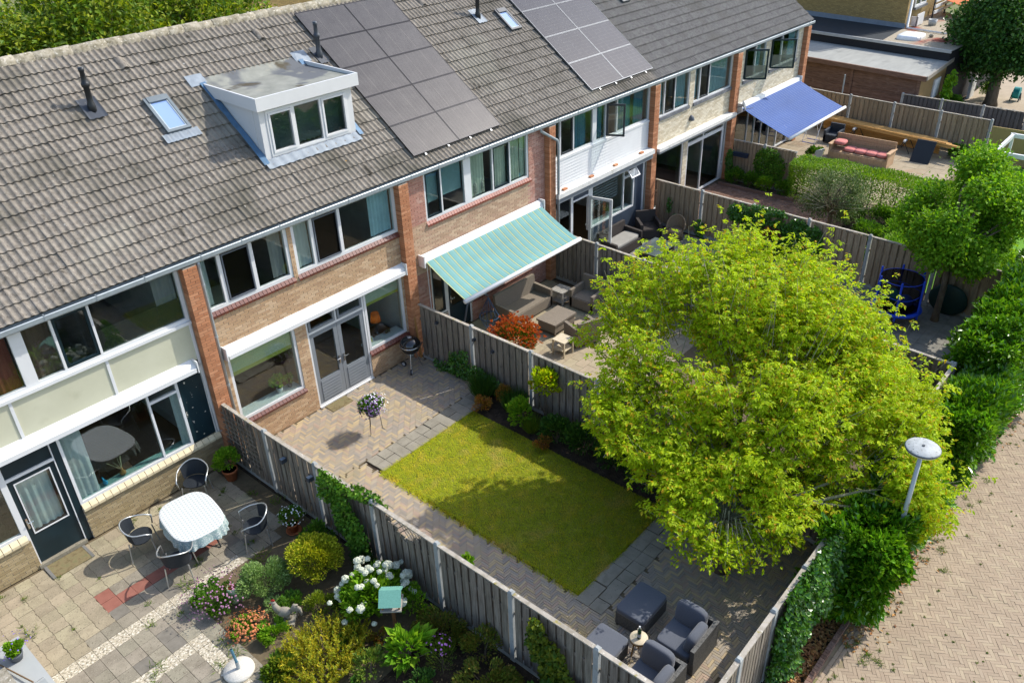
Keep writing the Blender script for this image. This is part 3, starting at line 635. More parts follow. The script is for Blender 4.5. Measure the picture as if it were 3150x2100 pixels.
# --- house C: teal awning
Cc = thing('row_house', 'brick house with pinkish brick edges behind the teal striped awning', 'house', (6.06, 0, 0), group=GP)
opsC = [(6.95, 11.28, 3.76, 5.2), (6.9, 7.48, .76, 2.5), (7.48, 8.48, -.1, 2.5), (8.48, 11.25, .68, 2.5)]
wall(Cc, 6.06, 12.2, 0, 5.2, opsC, MORTAR)
bc = bricks_for(6.23, 12.05, 0, 5.2, opsC); pk = [q for q in bc if (q[2] > 3.85 and q[0] < 6.95) or (q[0] > 11.28 and q[2] > 2.4) or q[2] < 2.4]; bf = [q for q in bc if not ((q[2] > 3.85 and q[0] < 6.95) or (q[0] > 11.28 and q[2] > 2.4) or q[2] < 2.4)]
pieces('brick', 'brick_field', bf, BR_C, Cc, 150); pieces('pink_brick', 'pink_brick_field', pk, BR_P, Cc, 150)
pieces('pier_brick', 'pier_brick_field', pier_items(*PIERS[3]), BR_O, Cc, 150); part('pier_core', MB().box(12.067, -.185, 0, 12.343, .2, 5.195), MORTARD, Cc)
interior(Cc, 6.1, 12.15); back_shell(Cc, 6.06, 12.2)
wc = window(Cc, 6.95, 11.28, 3.80, 5.2, [7.60, (8.50, 8.78), 9.70, 10.45], cas={0: NAVY, 3: NAVY}, fw=.06); sill(wc, 6.93, 11.37, 3.66, 3.80, SILLR)
for x0_, x1_ in ((8.82, 9.45), (9.8, 10.35), (10.5, 11.0)): curtain(x0_, x1_, 3.88, 5.1, .14, plain('cream_curtain', hx('c9cdb6'), rough=.9), wc)
part('roller_blind', MB().box(7.02, .13, 4.25, 7.55, .135, 5.12).box(7.66, .13, 4.3, 8.46, .135, 5.12), plain('grey_blue_blind', hx('7d9a9c'), rough=.8), wc)
curtain(11.0, 11.2, 3.88, 5.1, .14, MATS['cream_curtain'], wc)
wc2 = window(Cc, 6.9, 7.48, .8, 2.45, [], cas={0: NAVY}); dc = part('door', ring(MB(), 7.56, 8.42, .05, 2.4, .03, .09, .11, .8), NAVY, Cc); pane(7.67, 8.31, .85, 2.29, .05, GLASS, dc); part('handle', MB().box(7.6, .0, 1.0, 7.64, .03, 1.25).tube([(7.62, .0, 1.15), (7.62, -.04, 1.15), (7.74, -.04, 1.15)], .012, 6), MATS['chrome'], dc)
part('door_frame', MB().box(7.48, .02, 0, 7.555, .1, 2.5).box(8.425, .02, 0, 8.48, .1, 2.5).box(7.555, .02, 2.4, 8.425, .1, 2.5), WHITE, Cc)
wc3 = window(Cc, 8.48, 11.25, .78, 2.48, [9.4, 10.3]); sill(wc3, 8.48, 11.3, .66, .78, SILLB)
downpipe(Cc, [(11.75, -.1, 5.24), (11.77, -.1, 5.12), (12.36, -.26, 4.72), (12.40, -.27, 4.6), (12.40, -.27, .05)], .042)
roof(Cc, 6.08, 12.2); gutter(Cc, 6.06, 12.2)

# --- house D: white weatherboards
D = thing('row_house', 'house clad in white boards with ajar glass door below', 'house', (12.2, 0, 0), group=GP)
wall(D, 12.2, 18.13, 0, 5.2, [(12.4, 17.96, -.1, 5.2)], MORTAR); interior(D, 12.3, 18.05); back_shell(D, 12.2, 18.13)
pieces('pier_brick', 'pier_brick_field', pier_items(*PIERS[4]), BR_O, D, 150); part('pier_core', MB().box(17.987, -.185, 0, 18.283, .2, 5.195), MORTARD, D)
wd_ = window(D, 12.42, 17.95, 3.97, 5.2, [12.87, 13.56, (14.58, 14.80), 15.32, 15.98], cas={1: ANTHR}, fw=.06, skip=(4,)); part('window_ledge', MB().box(12.42, -.03, 3.89, 17.95, .1, 3.97), WHITE, D)
for x0_, x1_ in ((13.62, 14.3), (14.85, 15.2), (16.1, 16.9), (12.5, 12.8), (17.1, 17.7)): curtain(x0_, x1_, 4.03, 5.12, .14, CURTB, wd_, amp=.03)
oc = part('open_casement', ring(MB(), 0, .62, 4.05, 5.13, -.02, .03, .06), ANTHR, wd_); oc.location = (15.35, .02, 0); oc.rotation_euler = (0, 0, R(-62)); op_ = pane(.06, .56, 4.11, 5.07, 0, GLASS, oc)
for k in range(9): part('weatherboard', MB().hexa([(12.42, .0-.018, 2.96+k*.1035), (17.95, -.018, 2.96+k*.1035), (17.95, .08, 2.96+k*.1035), (12.42, .08, 2.96+k*.1035)], [(12.42, .004, 3.06+k*.1035), (17.95, .004, 3.06+k*.1035), (17.95, .08, 3.06+k*.1035), (12.42, .08, 3.06+k*.1035)]), WHITE, D)
cn = part('canopy', MB().hexa([(12.36, -.32, 2.80), (17.97, -.32, 2.80), (17.97, .06, 2.80), (12.36, .06, 2.80)], [(12.36, -.32, 2.95), (17.97, -.32, 2.95), (17.97, .06, 2.97), (12.36, .06, 2.97)]), plain('worn_white', (.66, .65, .61), rough=.6, var=.1, scale=5, spots=((7, .6, (.42, .39, .33), .2),)), D)
part('canopy_strip', MB().box(12.36, -.26, 2.62, 17.95, -.02, 2.80), GREYP, D)
wd2 = window(D, 12.42, 13.50, .1, 2.6, [], fw=.06, glz={0: GLASSD}); wd3 = window(D, 14.42, 17.22, .95, 2.6, [16.55, (14.42+.06, 14.66)], fw=.06); part('blind', MB().box(14.8, .2, 1.6, 16.4, .21, 2.55), plain('slat_blind', (.05, .055, .06)), wd3)
for k in range(9): part('blind_slat', MB().box(14.8, .175, 1.62+k*.1, 16.4, .195, 1.66+k*.1), plain('slat_grey', hx('8a8f93')), wd3)
part('grey_panel', MB().box(17.22, .03, .1, 17.75, .09, 2.6).box(14.66, .03, .1, 17.22, .09, .95), plain('slate_blue_panel', hx('3c4653'), rough=.45), D); part('corner_post', MB().box(17.75, .0, .1, 17.83, .1, 2.62), WHITE, D)
part('inner_sill', MB().box(14.7, .1, .95, 17.2, .35, 1.0), MATS['white_sill'], D)
part('door_frame', MB().box(13.50, .02, .03, 13.56, .1, 2.6).box(13.56, .02, 2.23, 14.42, .1, 2.29).box(13.56, .02, 2.54, 14.42, .1, 2.6), WHITE, D); part('transom_panel', MB().box(13.56, .04, 2.29, 14.42, .08, 2.54), MATS['slate_blue_panel'], D)
od = part('open_door', ring(MB(), 0, .86, .05, 2.22, -.03, .03, .09, .12), plain('pale_grey_frame', hx('c4c5c2')), D); od.location = (14.42, .0, 0); od.matrix_parent_inverse = RW[D.name].inverted(); od.rotation_euler = (0, 0, R(-78)); pane(.09, .77, .17, 2.13, 0, GLASS, od); part('handle', MB().tube([(.8, -.03, 1.1), (.8, -.09, 1.1), (.68, -.09, 1.1)], .012, 6), MATS['chrome'], od)
vt = part('vent_casement', ring(MB(), 16.62, 17.16, 0, .42, -.02, .02, .045), WHITE, wd3); vt.location = (0, -.0, 2.56); vt.rotation_euler = (R(180-38), 0, 0)
pane(16.66, 17.12, .045, .375, 0, GLASS, vt)
part('transom_bar', MB().box(16.575, .022, 2.16, 17.16, .098, 2.22), WHITE, wd3)
downpipe(D, [(12.44, -.1, 5.22), (12.44, -.06, 5.0), (12.44, -.06, .05)], .04)
roof(D, 12.2, 18.14); gutter(D, 12.2, 18.13)

# --- house E: cream brick
Eh = thing('row_house', 'cream brick house with slate sills and dark sliding door', 'house', (18.13, 0, 0), group=GP)
opsE = [(18.62, 20.68, 3.78, 5.2), (21.03, 23.93, 3.78, 5.2), (18.56, 20.54, .3, 2.66), (20.87, 23.97, -.1, 2.66)]
wall(Eh, 18.13, 24.16, 0, 5.2, opsE, MORTAR); pieces('brick', 'brick_field', bricks_for(18.30, 23.97, 0, 5.2, opsE), BR_E, Eh, 150)
pieces('pier_brick', 'pier_brick_field', pier_items(*PIERS[5]), BR_O, Eh, 100); part('pier_core', MB().box(23.987, -.185, 0, 24.333, .2, 5.195), MORTARD, Eh)
interior(Eh, 18.2, 24.1); back_shell(Eh, 18.13, 24.16)
e1 = window(Eh, 18.62, 20.68, 3.88, 5.2, [18.97, 19.68], cas={1: ANTHR}, fw=.05); e2 = window(Eh, 21.03, 23.93, 3.88, 5.2, [21.46, 22.18], cas={1: ANTHR}, fw=.05)
part('slate_sill', MB().box(18.6, -.05, 3.76, 20.7, .05, 3.88), SLATE, Eh); part('slate_sill', MB().box(21.0, -.05, 3.76, 23.96, .05, 3.88), SLATE, Eh)
curtain(21.1, 21.4, 3.95, 5.1, .14, plain('pale_teal_curtain', hx('7fa0a8'), rough=.9), e2); curtain(18.7, 18.92, 3.95, 5.1, .14, MATS['pale_teal_curtain'], e1); curtain(22.3, 23.7, 3.95, 5.1, .14, plain('pale_teal_curtain', hx('7fa0a8'), rough=.9), e2); curtain(19.8, 20.5, 3.95, 5.1, .14, MATS['pale_teal_curtain'], e1)
part('canopy', MB().box(18.30, -.32, 2.74, 24.1, .0, 2.86), MATS['worn_white'], Eh); part('canopy_strip', MB().box(18.32, -.30, 2.66, 24.08, -.02, 2.74), GREYP, Eh)
window(Eh, 18.56, 20.54, .3, 2.64, [], fw=.06, glz={0: GLASSD}); es = window(Eh, 20.87, 23.72, .05, 2.28, [22.1], fw=.08, glz={0: GLASS, 1: GLASSD}, name='sliding_door'); window(Eh, 20.87, 23.72, 2.28, 2.64, [22.1], fw=.05, name='transom_window'); part('side_light', MB().box(23.74, .02, .05, 23.95, .1, .7), WHITE, Eh); window(Eh, 23.74, 23.95, .72, 2.64, [], fw=.03)
wl = part('wall_lamp', MB().add([(20.92+.14*math.cos(a)*math.cos(b), -.16*math.sin(a)*math.cos(b), 3.26+.2*math.sin(b)) for b in (0, .5, 1.0, 1.5) for a in np.linspace(0, math.pi, 9)], [(i+9*j, i+1+9*j, i+10+9*j, i+9+9*j) for j in range(3) for i in range(8)]), plain('lamp_grey', hx('4a4f55')), Eh, smooth=True)
roof(Eh, 18.13, 24.17, rt=RT2); gutter(Eh, 18.13, 24.16)

# --- house F: blue awning
Fh = thing('row_house', 'cream brick end house with the blue awning and open upper windows', 'house', (24.16, 0, 0), group=GP)
opsF = [(24.95, 26.82, 3.78, 5.2), (27.28, 29.96, 3.78, 5.2), (24.6, 30.2, -.1, 2.66)]
wall(Fh, 24.16, 30.6, 0, 5.2, opsF, MORTAR); pieces('brick', 'brick_field', bricks_for(24.35, 30.42, 0, 5.2, opsF), BR_E, Fh, 150)
pieces('pier_brick', 'pier_brick_field', pier_items(*PIERS[6]), BR_O, Fh, 40); part('pier_core', MB().box(30.437, -.185, 0, 30.743, .2, 5.195), MORTARD, Fh)
interior(Fh, 24.2, 30.5); back_shell(Fh, 24.16, 30.7)
gab = [(30.7, .0, 0), (30.7, 9.5, 0), (30.7, 9.5, 5.3), (30.7, 4.7, 8.8), (30.7, 0, 5.3)]; part('gable_wall', MB().add(gab+[(30.45, y, z) for _, y, z in gab], [(0, 1, 2, 3, 4), (9, 8, 7, 6, 5)]), BR_A, Fh)
f1 = window(Fh, 24.95, 26.82, 3.88, 5.2, [25.95], fw=.05, skip=(0,)); f2 = window(Fh, 27.28, 29.96, 3.88, 5.2, [28.4], fw=.05, skip=(0,))
part('slate_sill', MB().box(24.93, -.05, 3.76, 26.84, .05, 3.88), SLATE, Fh); part('slate_sill', MB().box(27.26, -.05, 3.76, 29.98, .05, 3.88), SLATE, Fh)
curtain(26.1, 26.6, 3.95, 5.1, .14, MATS['pale_teal_curtain'], f1); curtain(29.2, 29.8, 3.95, 5.1, .14, MATS['pale_teal_curtain'], f2)
for px_, w_, par in ((25.0, .92, f1), (27.33, 1.02, f2)):
    c_ = part('open_casement', ring(MB(), 0, w_, 3.94, 5.14, -.02, .035, .065), NAVY, par); c_.location = (px_, .0, 0); c_.rotation_euler = (0, 0, R(-52)); pane(.065, w_-.065, 4.5, 5.07, 0, GLASS, c_); pane(.065, w_-.065, 4.01, 4.5, 0.001, glass('white_frosted', (.5, .55, .52), .3, .4), c_)
window(Fh, 24.6, 30.2, .05, 2.6, [25.9, 26.6, 27.3, 28.1, 29.0], fw=.06, glz={0: GLASSD, 2: GLASSD})
downpipe(Fh, [(24.42, -.1, 5.22), (24.42, -.07, 5.0), (24.42, -.07, .05)], .045)
roof(Fh, 24.17, 31.0, nt=23, rt=RT2); gutter(Fh, 24.16, 31.05)
# ---------------------------------------------------------------- roof fittings, solar panels, awnings
def on_roof(o, x, s, h=0.0): o.location = rp(x, s, h)
def flue(parent, x, s, h, m, plate, w=.42):
    b = rp(x, s, .03)
    p = part('flue', MB().lathe([(.10, -.08), (.085, .14), (.065, .2), (.065, .55*h), (.085, .56*h), (.09, .64*h), (.075, .66*h), (.06, .7*h), (.05, .9*h), (.06, .91*h), (.06, h), (.0, h)], b, 16), m, parent, smooth=True)
    q = [rp(x-w/2+w*i/6, s-.25+.6*j, .075+.012*math.cos(i*3.1)-.015*j) for j in (0, 1) for i in range(7)]
    part('flue_plate', MB().add(q, [(i, i+1, 8+i, 7+i) for i in range(6)]), plate, p, smooth=True); return p
PLATE = plain('dark_lead', hx('3c4148'), rough=.45, metal=.2); DGR = plain('dark_grey_plastic', hx('3b4046'), rough=.45)
flue(A, .36-.42, 4.18, .93, BLACKP, PLATE) if False else flue(B, .36, 4.18, .93, BLACKP, PLATE)
flue(Cc, 6.57, 4.18, .9, DGR, DGR, .3); flue(D, 12.85, 4.25, 1.0, BLACKP, LEAD, .4)
def skylight(parent, x0, x1, s0, s1, fm, apron=True):
    n = (0, -ST_, CT_)
    def bx(mb, a, b, p, q, h0, h1): return mb.hexa([rp(a, p, h0), rp(b, p, h0), rp(b, q, h0), rp(a, q, h0)], [rp(a, p, h1), rp(b, p, h1), rp(b, q, h1), rp(a, q, h1)])
    mb = MB(); w = .07
    bx(mb, x0, x0+w, s0, s1, .03, .13); bx(mb, x1-w, x1, s0, s1, .03, .13); bx(mb, x0+w, x1-w, s0, s0+w, .03, .13); bx(mb, x0+w, x1-w, s1-.16, s1, .03, .15)
    f = part('roof_window', mb, fm, parent)
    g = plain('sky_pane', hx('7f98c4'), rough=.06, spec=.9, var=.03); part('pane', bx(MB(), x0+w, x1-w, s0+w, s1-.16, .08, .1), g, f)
    part('inner_bead', (lambda m: (bx(m, x0+w, x0+w+.03, s0+w, s1-.16, .1, .115), bx(m, x1-w-.03, x1-w, s0+w, s1-.16, .1, .115), bx(m, x0+w+.03, x1-w-.03, s0+w, s0+w+.03, .1, .115), m)[-1])(MB()), plain('pale_bead', hx('a5b0b4')), f)
    if apron:
        q = [rp(x0-.16+(x1-x0+.3)*i/20, s0-.24+.24*j, .075+.016*math.cos(i*2.6)) for j in (0, 1) for i in range(21)]
        part('apron', MB().add(q, [(i, i+1, 22+i, 21+i) for i in range(20)]), LEAD, f, smooth=True)
SKYF = plain('skylight_frame', hx('6a7377'), rough=.4, metal=.3)
skylight(B, 1.46, 2.05, 3.05, 4.1, SKYF); skylight(D, 13.64, 14.15, 3.42, 4.33, DGR, False); skylight(Eh, 19.85, 20.35, 3.4, 4.3, DGR, False)
for h_, x, s in ((B, 1.66, 5.27), (B, 5.41, 5.3), (Cc, 11.25, 5.31)):
    part('vent_tile', MB().add([rp(x-.09+.18*i/6, s-.17*(j == 0)+.2*(j == 1), .05+.07*math.sin(math.pi*i/6)*(1 if j == 0 else .35)) for j in (0, 1) for i in range(7)], [(i, i+1, 8+i, 7+i) for i in range(6)]), TILE, h_, smooth=True)

SOLB = mat('solar_cells_lined', [(.03, .028, .03), (.045, .042, .043)], scale=3, rough=.2, spec=.35, coat=.15)
SOLC = mat('solar_cells', [(.012, .013, .018), (.02, .022, .028)], scale=2, rough=.16, spec=.4, coat=.2)
BUSB = plain('cell_ribbon', hx('66635f'), rough=.45, metal=.2); ALU = plain('aluminium', hx('b7babd'), rough=.35, metal=.8); BLKA = plain('black_aluminium', (.03, .03, .035), rough=.35, metal=.5)
def rbox(mb, a, b, p, q, h0, h1): return mb.hexa([rp(a, p, h0), rp(b, p, h0), rp(b, q, h0), rp(a, q, h0)], [rp(a, p, h1), rp(b, p, h1), rp(b, q, h1), rp(a, q, h1)])
def solar(label, x0, x1, nc, s0, ph, nr, cellm, framem, lines):
    t = thing('solar_array', label, 'solar panels', rp(x0, s0, .1)); w = (x1-x0)/nc
    for sx in (.25, .75): 
        for c in range(nc): part('rail', rbox(MB(), x0+(c+sx)*w-.02, x0+(c+sx)*w+.02, s0-.06, s0+ph*nr+.02, .055, .088), ALU, t)
    for c in range(nc):
        for r_ in range(nr):
            a, b, p, q = x0+c*w+.008, x0+(c+1)*w-.008, s0+r_*ph+.008, s0+(r_+1)*ph-.008
            pn = part('solar_panel', rbox(MB(), a+.012, b-.012, p+.012, q-.012, .10, .118), cellm, t)
            fr = MB(); rbox(fr, a, a+.012, p, q, .088, .126); rbox(fr, b-.012, b, p, q, .088, .126); rbox(fr, a+.012, b-.012, p, p+.012, .088, .126); rbox(fr, a+.012, b-.012, q-.012, q, .088, .126); part('panel_frame', fr, framem, pn)
            lb = MB(); n = lines
            for k in range(n): y = p+.03+(q-p-.06)*(k+.5)/n; rbox(lb, a+.02, b-.02, y-.003 if n > 12 else y-.0015, y+.003 if n > 12 else y+.0015, .1185, .1192)
            for k in range(1, 3 if n > 12 else 6): x = a+(b-a)*k/(3 if n > 12 else 6); rbox(lb, x-.003, x+.003, p+.02, q-.02, .1194, .12)
            part('cell_ribbon', lb, BUSB if n > 12 else plain('faint_ribbon', hx('4a4c50'), rough=.4), pn)
solar('lined black solar panels in two columns beside the white dormer', 6.79, 10.22, 2, .36, 1.07, 5, SOLB, BLKA, 26)
solar('plain dark solar panels in two columns on the roof beside a small skylight', 14.66, 18.26, 2, .40, 1.2, 5, SOLC, plain('panel_grey_edge', hx('6f7378'), rough=.4, metal=.6), 8)

STR = bpy.data.materials.new('teal_stripes'); STR.use_nodes = True
def stripes(m, cols, period, rough=.8, tf=.25):
    """fabric striped along x: cols = [(position, colour)] within one period"""
    t = m.node_tree; N = t.nodes; L = t.links; b = N['Principled BSDF']; g = N.new('ShaderNodeNewGeometry'); s = N.new('ShaderNodeSeparateXYZ'); L.new(g.outputs['Position'], s.inputs[0])
    d = N.new('ShaderNodeMath'); d.operation = 'DIVIDE'; d.inputs[1].default_value = period; L.new(s.outputs[0], d.inputs[0]); f = N.new('ShaderNodeMath'); f.operation = 'FRACT'; L.new(d.outputs[0], f.inputs[0])
    r_ = N.new('ShaderNodeValToRGB'); r_.color_ramp.interpolation = 'CONSTANT'; e = r_.color_ramp.elements
    for i, (p, c) in enumerate(cols):
        q = e[i] if i < 2 else e.new(p); q.position = p; q.color = (*c, 1)
    L.new(f.outputs[0], r_.inputs[0])
    no = N.new('ShaderNodeTexNoise'); no.inputs['Scale'].default_value = 2.5; mx = N.new('ShaderNodeMix'); mx.data_type = 'RGBA'; mx.blend_type = 'MULTIPLY'; mr = N.new('ShaderNodeMapRange'); mr.inputs[3].default_value = .75; mr.inputs[4].default_value = 1.15; L.new(no.outputs[0], mr.inputs[0])
    mx.inputs[0].default_value = 1; L.new(r_.outputs[0], mx.inputs[6]); L.new(mr.outputs[0], mx.inputs[7]); L.new(mx.outputs[2], b.inputs['Base Color']); b.inputs['Roughness'].default_value = rough
    tr = N.new('ShaderNodeBsdfTranslucent'); L.new(mx.outputs[2], tr.inputs[0]); ms = N.new('ShaderNodeMixShader'); ms.inputs[0].default_value = tf; L.new(b.outputs[0], ms.inputs[1]); L.new(tr.outputs[0], ms.inputs[2]); L.new(ms.outputs[0], N['Material Output'].inputs[0])
tl, yl_, gr_ = hx('74a8a6'), hx('c4cb92'), hx('356b66')
stripes(STR, [(0, tl), (.34, hx('88b5b2')), (.46, tl), (.60, gr_), (.64, yl_), (.76, gr_), (.80, tl), (.88, hx('5f9793')), (.90, tl)], .268)
BLU = bpy.data.materials.new('blue_stripes'); BLU.use_nodes = True
stripes(BLU, [(0, hx('3d5c9c')), (.34, hx('4463a2')), (.66, hx('395797')), (.93, hx('93a5c4'))], .21)
def awning(label, x0, x1, ztop, yf, zf, fab, drop=.12, sag=.04):
    t = thing('awning', label, 'awning', (x0, 0, ztop))
    part('cassette', MB().hexa([(x0-.06, -.22, ztop-.12), (x1+.06, -.22, ztop-.12), (x1+.06, -.02, ztop-.2), (x0-.06, -.02, ztop-.2)], [(x0-.06, -.16, ztop+.04), (x1+.06, -.16, ztop+.04), (x1+.06, -.02, ztop+.08), (x0-.06, -.02, ztop+.08)]), WHITE, t)
    for x in (x0-.085, x1+.085): part('end_bracket', MB().box(x-.02, -.25, ztop-.22, x+.02, -.01, ztop+.12), WHITE, t)
    n = 12; mx_ = 26; vs = []; fs = []
    for i in range(n+1):
        u = i/n; y = -.2+(yf+.2)*u; z = ztop-.08+(zf-ztop+.08)*u-sag*4*u*(1-u)
        for k in range(mx_+1):
            v = k/mx_; vs.append((x0+(x1-x0)*v, y, z-.05*u*(1-u)*4*math.sin(math.pi*v)+.007*math.sin(v*23+u*3)*math.sin(math.pi*u)+random.gauss(0, .002)*(0 < i < n)))
            if i and k: fs.append(((i-1)*(mx_+1)+k-1, (i-1)*(mx_+1)+k, i*(mx_+1)+k, i*(mx_+1)+k-1))
    part('canopy_fabric', MB().add(vs, fs), fab, t, smooth=True)
    part('front_bar', MB().tube([(x0-.06, yf, zf), (x1+.06, yf, zf)], .065, 12), WHITE, t, smooth=True)
    for x, d in ((x0+.35, .9), (x1-.35, -.9)): part('folding_arm', MB().tube([(x, -.2, ztop-.16), (x+d, (yf-.2)/2, (ztop+zf)/2-.15), (x, yf+.03, zf-.03)], .025, 6), WHITE, t)
    return t
awC = awning('teal awning with yellow stripes above the rattan sofa', 6.60, 11.64, 2.86, -1.67, 2.05, STR)
part('crank_rod', MB().tube([(6.62, -.2, 2.7), (6.66, -.19, 1.0)], .012, 6), WHITE, awC)
awning('blue extended awning on the cream brick end house', 24.78, 30.3, 2.94, -2.42, 1.98, BLU)
def cassette(label, x0, x1, z0, z1, y=-.17):
    t = thing('awning', label, 'awning', (x0, 0, z0))
    part('cassette', MB().hexa([(x0, y, z0+.06), (x1, y, z0+.06), (x1, .02, z0), (x0, .02, z0)], [(x0, y+.04, z1-.09), (x1, y+.04, z1-.09), (x1, .02, z1), (x0, .02, z1)]), WHITE, t)
    part('front_profile', MB().box(x0+.03, y-.035, z0-.0, x1-.03, y-.002, z0+.10), WHITE, t)
    for x in (x0-.03, x1+.004): part('end_cap', MB().box(x, y-.04, z0-.03, x+.026, .0, z1+.02), WHITE, t)
    return t
cassette('long white rolled up awning above the grey double doors', .36, 5.86, 2.70, 2.98)
cz = cassette('white rolled up awning below the cream panels', -5.9, -.40, 2.78, 3.02)
part('crank_rod', MB().tube([(-.32, -.14, 2.85), (-.30, -.13, 1.05), (-.2, -.16, 1.02)], .012, 6), ZINC, cz)

# ---------------------------------------------------------------- fences
WOOD = mat('weathered_board', [hx('5e564b'), hx('7b7265'), hx('8d8478')], scale=3.2, stretch=(9, 9, .8), rough=.9, bump=.004, bscale=12, vary=.16, hue=.008, spots=((14, .68, hx('40392f'), .06),))
WOODB = mat('brown_board', [hx('7a6a52'), hx('94826a'), hx('a08f76')], scale=3.2, stretch=(9, 9, .8), rough=.9, bump=.004, bscale=12, vary=.14, spots=((14, .68, hx('5a4d3c'), .06),))
WOODG = mat('dark_grey_board', [hx('4b4a4a'), hx('605e5d')], scale=3.2, stretch=(9, 9, .8), rough=.9, bump=.004, vary=.14)
RAIL = mat('lichened_rail', [hx('857d6e'), hx('9f978a'), hx('aca498')], scale=5, rough=.95, bump=.004, bscale=30, vary=.06, spots=((9, .6, hx('8d8350'), .1), (20, .62, hx('c2bdb0'), .08)))
POST = mat('concrete_post', [hx('8f9290'), hx('a5a7a3')], scale=5, rough=.9, bump=.002, bscale=60, vary=.05, spots=((6, .6, hx('7a7d78'), .2),))
def fence(label, p0, p1, n, zt=1.72, m=None, first_post=False, nb=9, lat=None, last_post=True, rail=None, plank=True):
    """n panels from p0 to p1"""
    m = m or WOOD; p0 = Vector((*p0, 0)); p1 = Vector((*p1, 0)); d = p1-p0; L = d.length; d.normalize(); nx = Vector((-d.y, d.x, 0)); ang = math.atan2(d.y, d.x); pl = L/n
    t = thing('fence', label, 'fence', p0)
    me = mesh('board', unit_box()); me.materials.append(m)
    for i in range(n):
        a, b = i*pl+.06, (i+1)*pl-.06; w = (b-a)/nb
        for side in (-1, 1):
            for k in range(nb):
                if side == 1 and k == nb-1 and False: continue
                u = a+(k+(.5 if side < 0 else .98))*w
                if u > b-.02: continue
                zt_ = zt-.05+random.gauss(0, .006); zb = .09 if plank else .03
                if lat == i and side < 0 and 2 <= k <= 6: zt_ -= .42*(1-abs(k-4)/3.2)
                if lat == i and side > 0 and 1 <= k <= 6: zt_ -= .42*(1-abs(k-3.5)/3.2)
                o = bpy.data.objects.new('board', me); place(o, t, True); q = p0+d*u+nx*side*.022; o.location = (q.x, q.y, (zt_+zb)/2); o.scale = (w*.74+random.gauss(0, .003), .016, zt_-zb); o.rotation_euler = (random.gauss(0, .006), random.gauss(0, .004), ang+random.gauss(0, .02))
        q0, q1 = p0+d*(a-.03), p0+d*(b+.03)
        part('cap_rail', MB().bar((q0.x, q0.y, zt-.012), (q1.x, q1.y, zt-.012+random.gauss(0, .006)), .085, .03), rail or RAIL, t)
        for z in (.35, 1.25): part('cross_rail', MB().bar((q0.x, q0.y, z), (q1.x, q1.y, z), .024, .07), m, t)
        if plank: part('base_plank', MB().bar((q0.x, q0.y, .045), (q1.x, q1.y, .045), .035, .16), POST, t)
        if lat == i:
            for s_ in (-1, 1):
                for k in range(5): c0 = p0+d*((a+b)/2+s_*.1+(k-2)*.13); c1 = c0+d*s_*.3; part('lattice_slat', MB().bar((c0.x, c0.y, zt-.05), (c1.x, c1.y, zt-.36), .02, .02), m, t)
    for i in range(0 if first_post else 1, n+(1 if last_post else 0)):
        q = p0+d*(i*pl)
        mb = MB().box(-.05, -.05, 0, .05, .05, zt+.015).hexa([(-.05, -.05, zt+.015), (.05, -.05, zt+.015), (.05, .05, zt+.015), (-.05, .05, zt+.015)], [(-.03, -.03, zt+.05), (.03, -.03, zt+.05), (.03, .03, zt+.05), (-.03, .03, zt+.05)]); mb.xf(Matrix.Translation(q) @ Matrix.Rotation(ang, 4, 'Z')); part('post', mb, POST, t)
    return t
FAB = fence('long weathered grey fence between the two nearest gardens', (-.05, -.05), (-.05, -12.65), 7, lat=3)
# trellis at the house end of the near fence
tr_ = thing('trellis', 'square lattice trellis on the near fence beside the brick pier', 'trellis', (-.12, -.1, .3))
for k in range(9): part('slat', MB().box(-.128, -.16-.15*k, .35, -.118, -.125-.15*k, 1.62), WOOD, tr_)
for k in range(9): part('slat', MB().box(-.142, -1.45, .4+.14*k, -.13, -.1, .43+.14*k), WOOD, tr_)
fence('weathered fence behind the kettle barbecue, right of the lawn', (6.11, -.25), (6.05, -12.6), 6, first_post=False)
fence('fence behind the white plant pot and beige rattan armchair', (12.38, -.1), (11.86, -12.55), 7)
fence('rear fence closing the middle garden behind the bright tree', (6.05, -12.62), (11.86, -12.6), 3, m=WOODB, first_post=False)
FBR = fence('lichened rear fence beside the ivy and street', (-.05, -12.66), (6.05, -12.6), 5, last_post=True)
fence('tall brown fence behind the blue trampoline', (18.32, -.2), (17.72, -12.4), 6, m=WOODB)
fence('striped brown and grey fence with flower box below the blue awning', (24.2, -.25), (24.18, -3.1), 2, m=WOODB, last_post=False)
fence('brown fence behind the timber stack at the end garden', (33.6, .6), (32.82, -7.9), 4, m=WOODB, first_post=True, plank=False)
fence('dark grey fence in front of the dark tree', (35.0, -3.4), (34.85, -10.6), 4, m=WOODG, first_post=True, plank=False)
BAMB = mat('reed_mat', [hx('8d7a50'), hx('a5935f')], scale=5, stretch=(20, 20, .5), rough=.95)
rs = thing('reed_screen', 'low tan reed screen below the dark grey fence', 'screen', (32.75, -8.0, 0)); part('reeds', MB().box(32.7, -11.5, 0, 32.76, -8.0, 1.5), BAMB, rs)

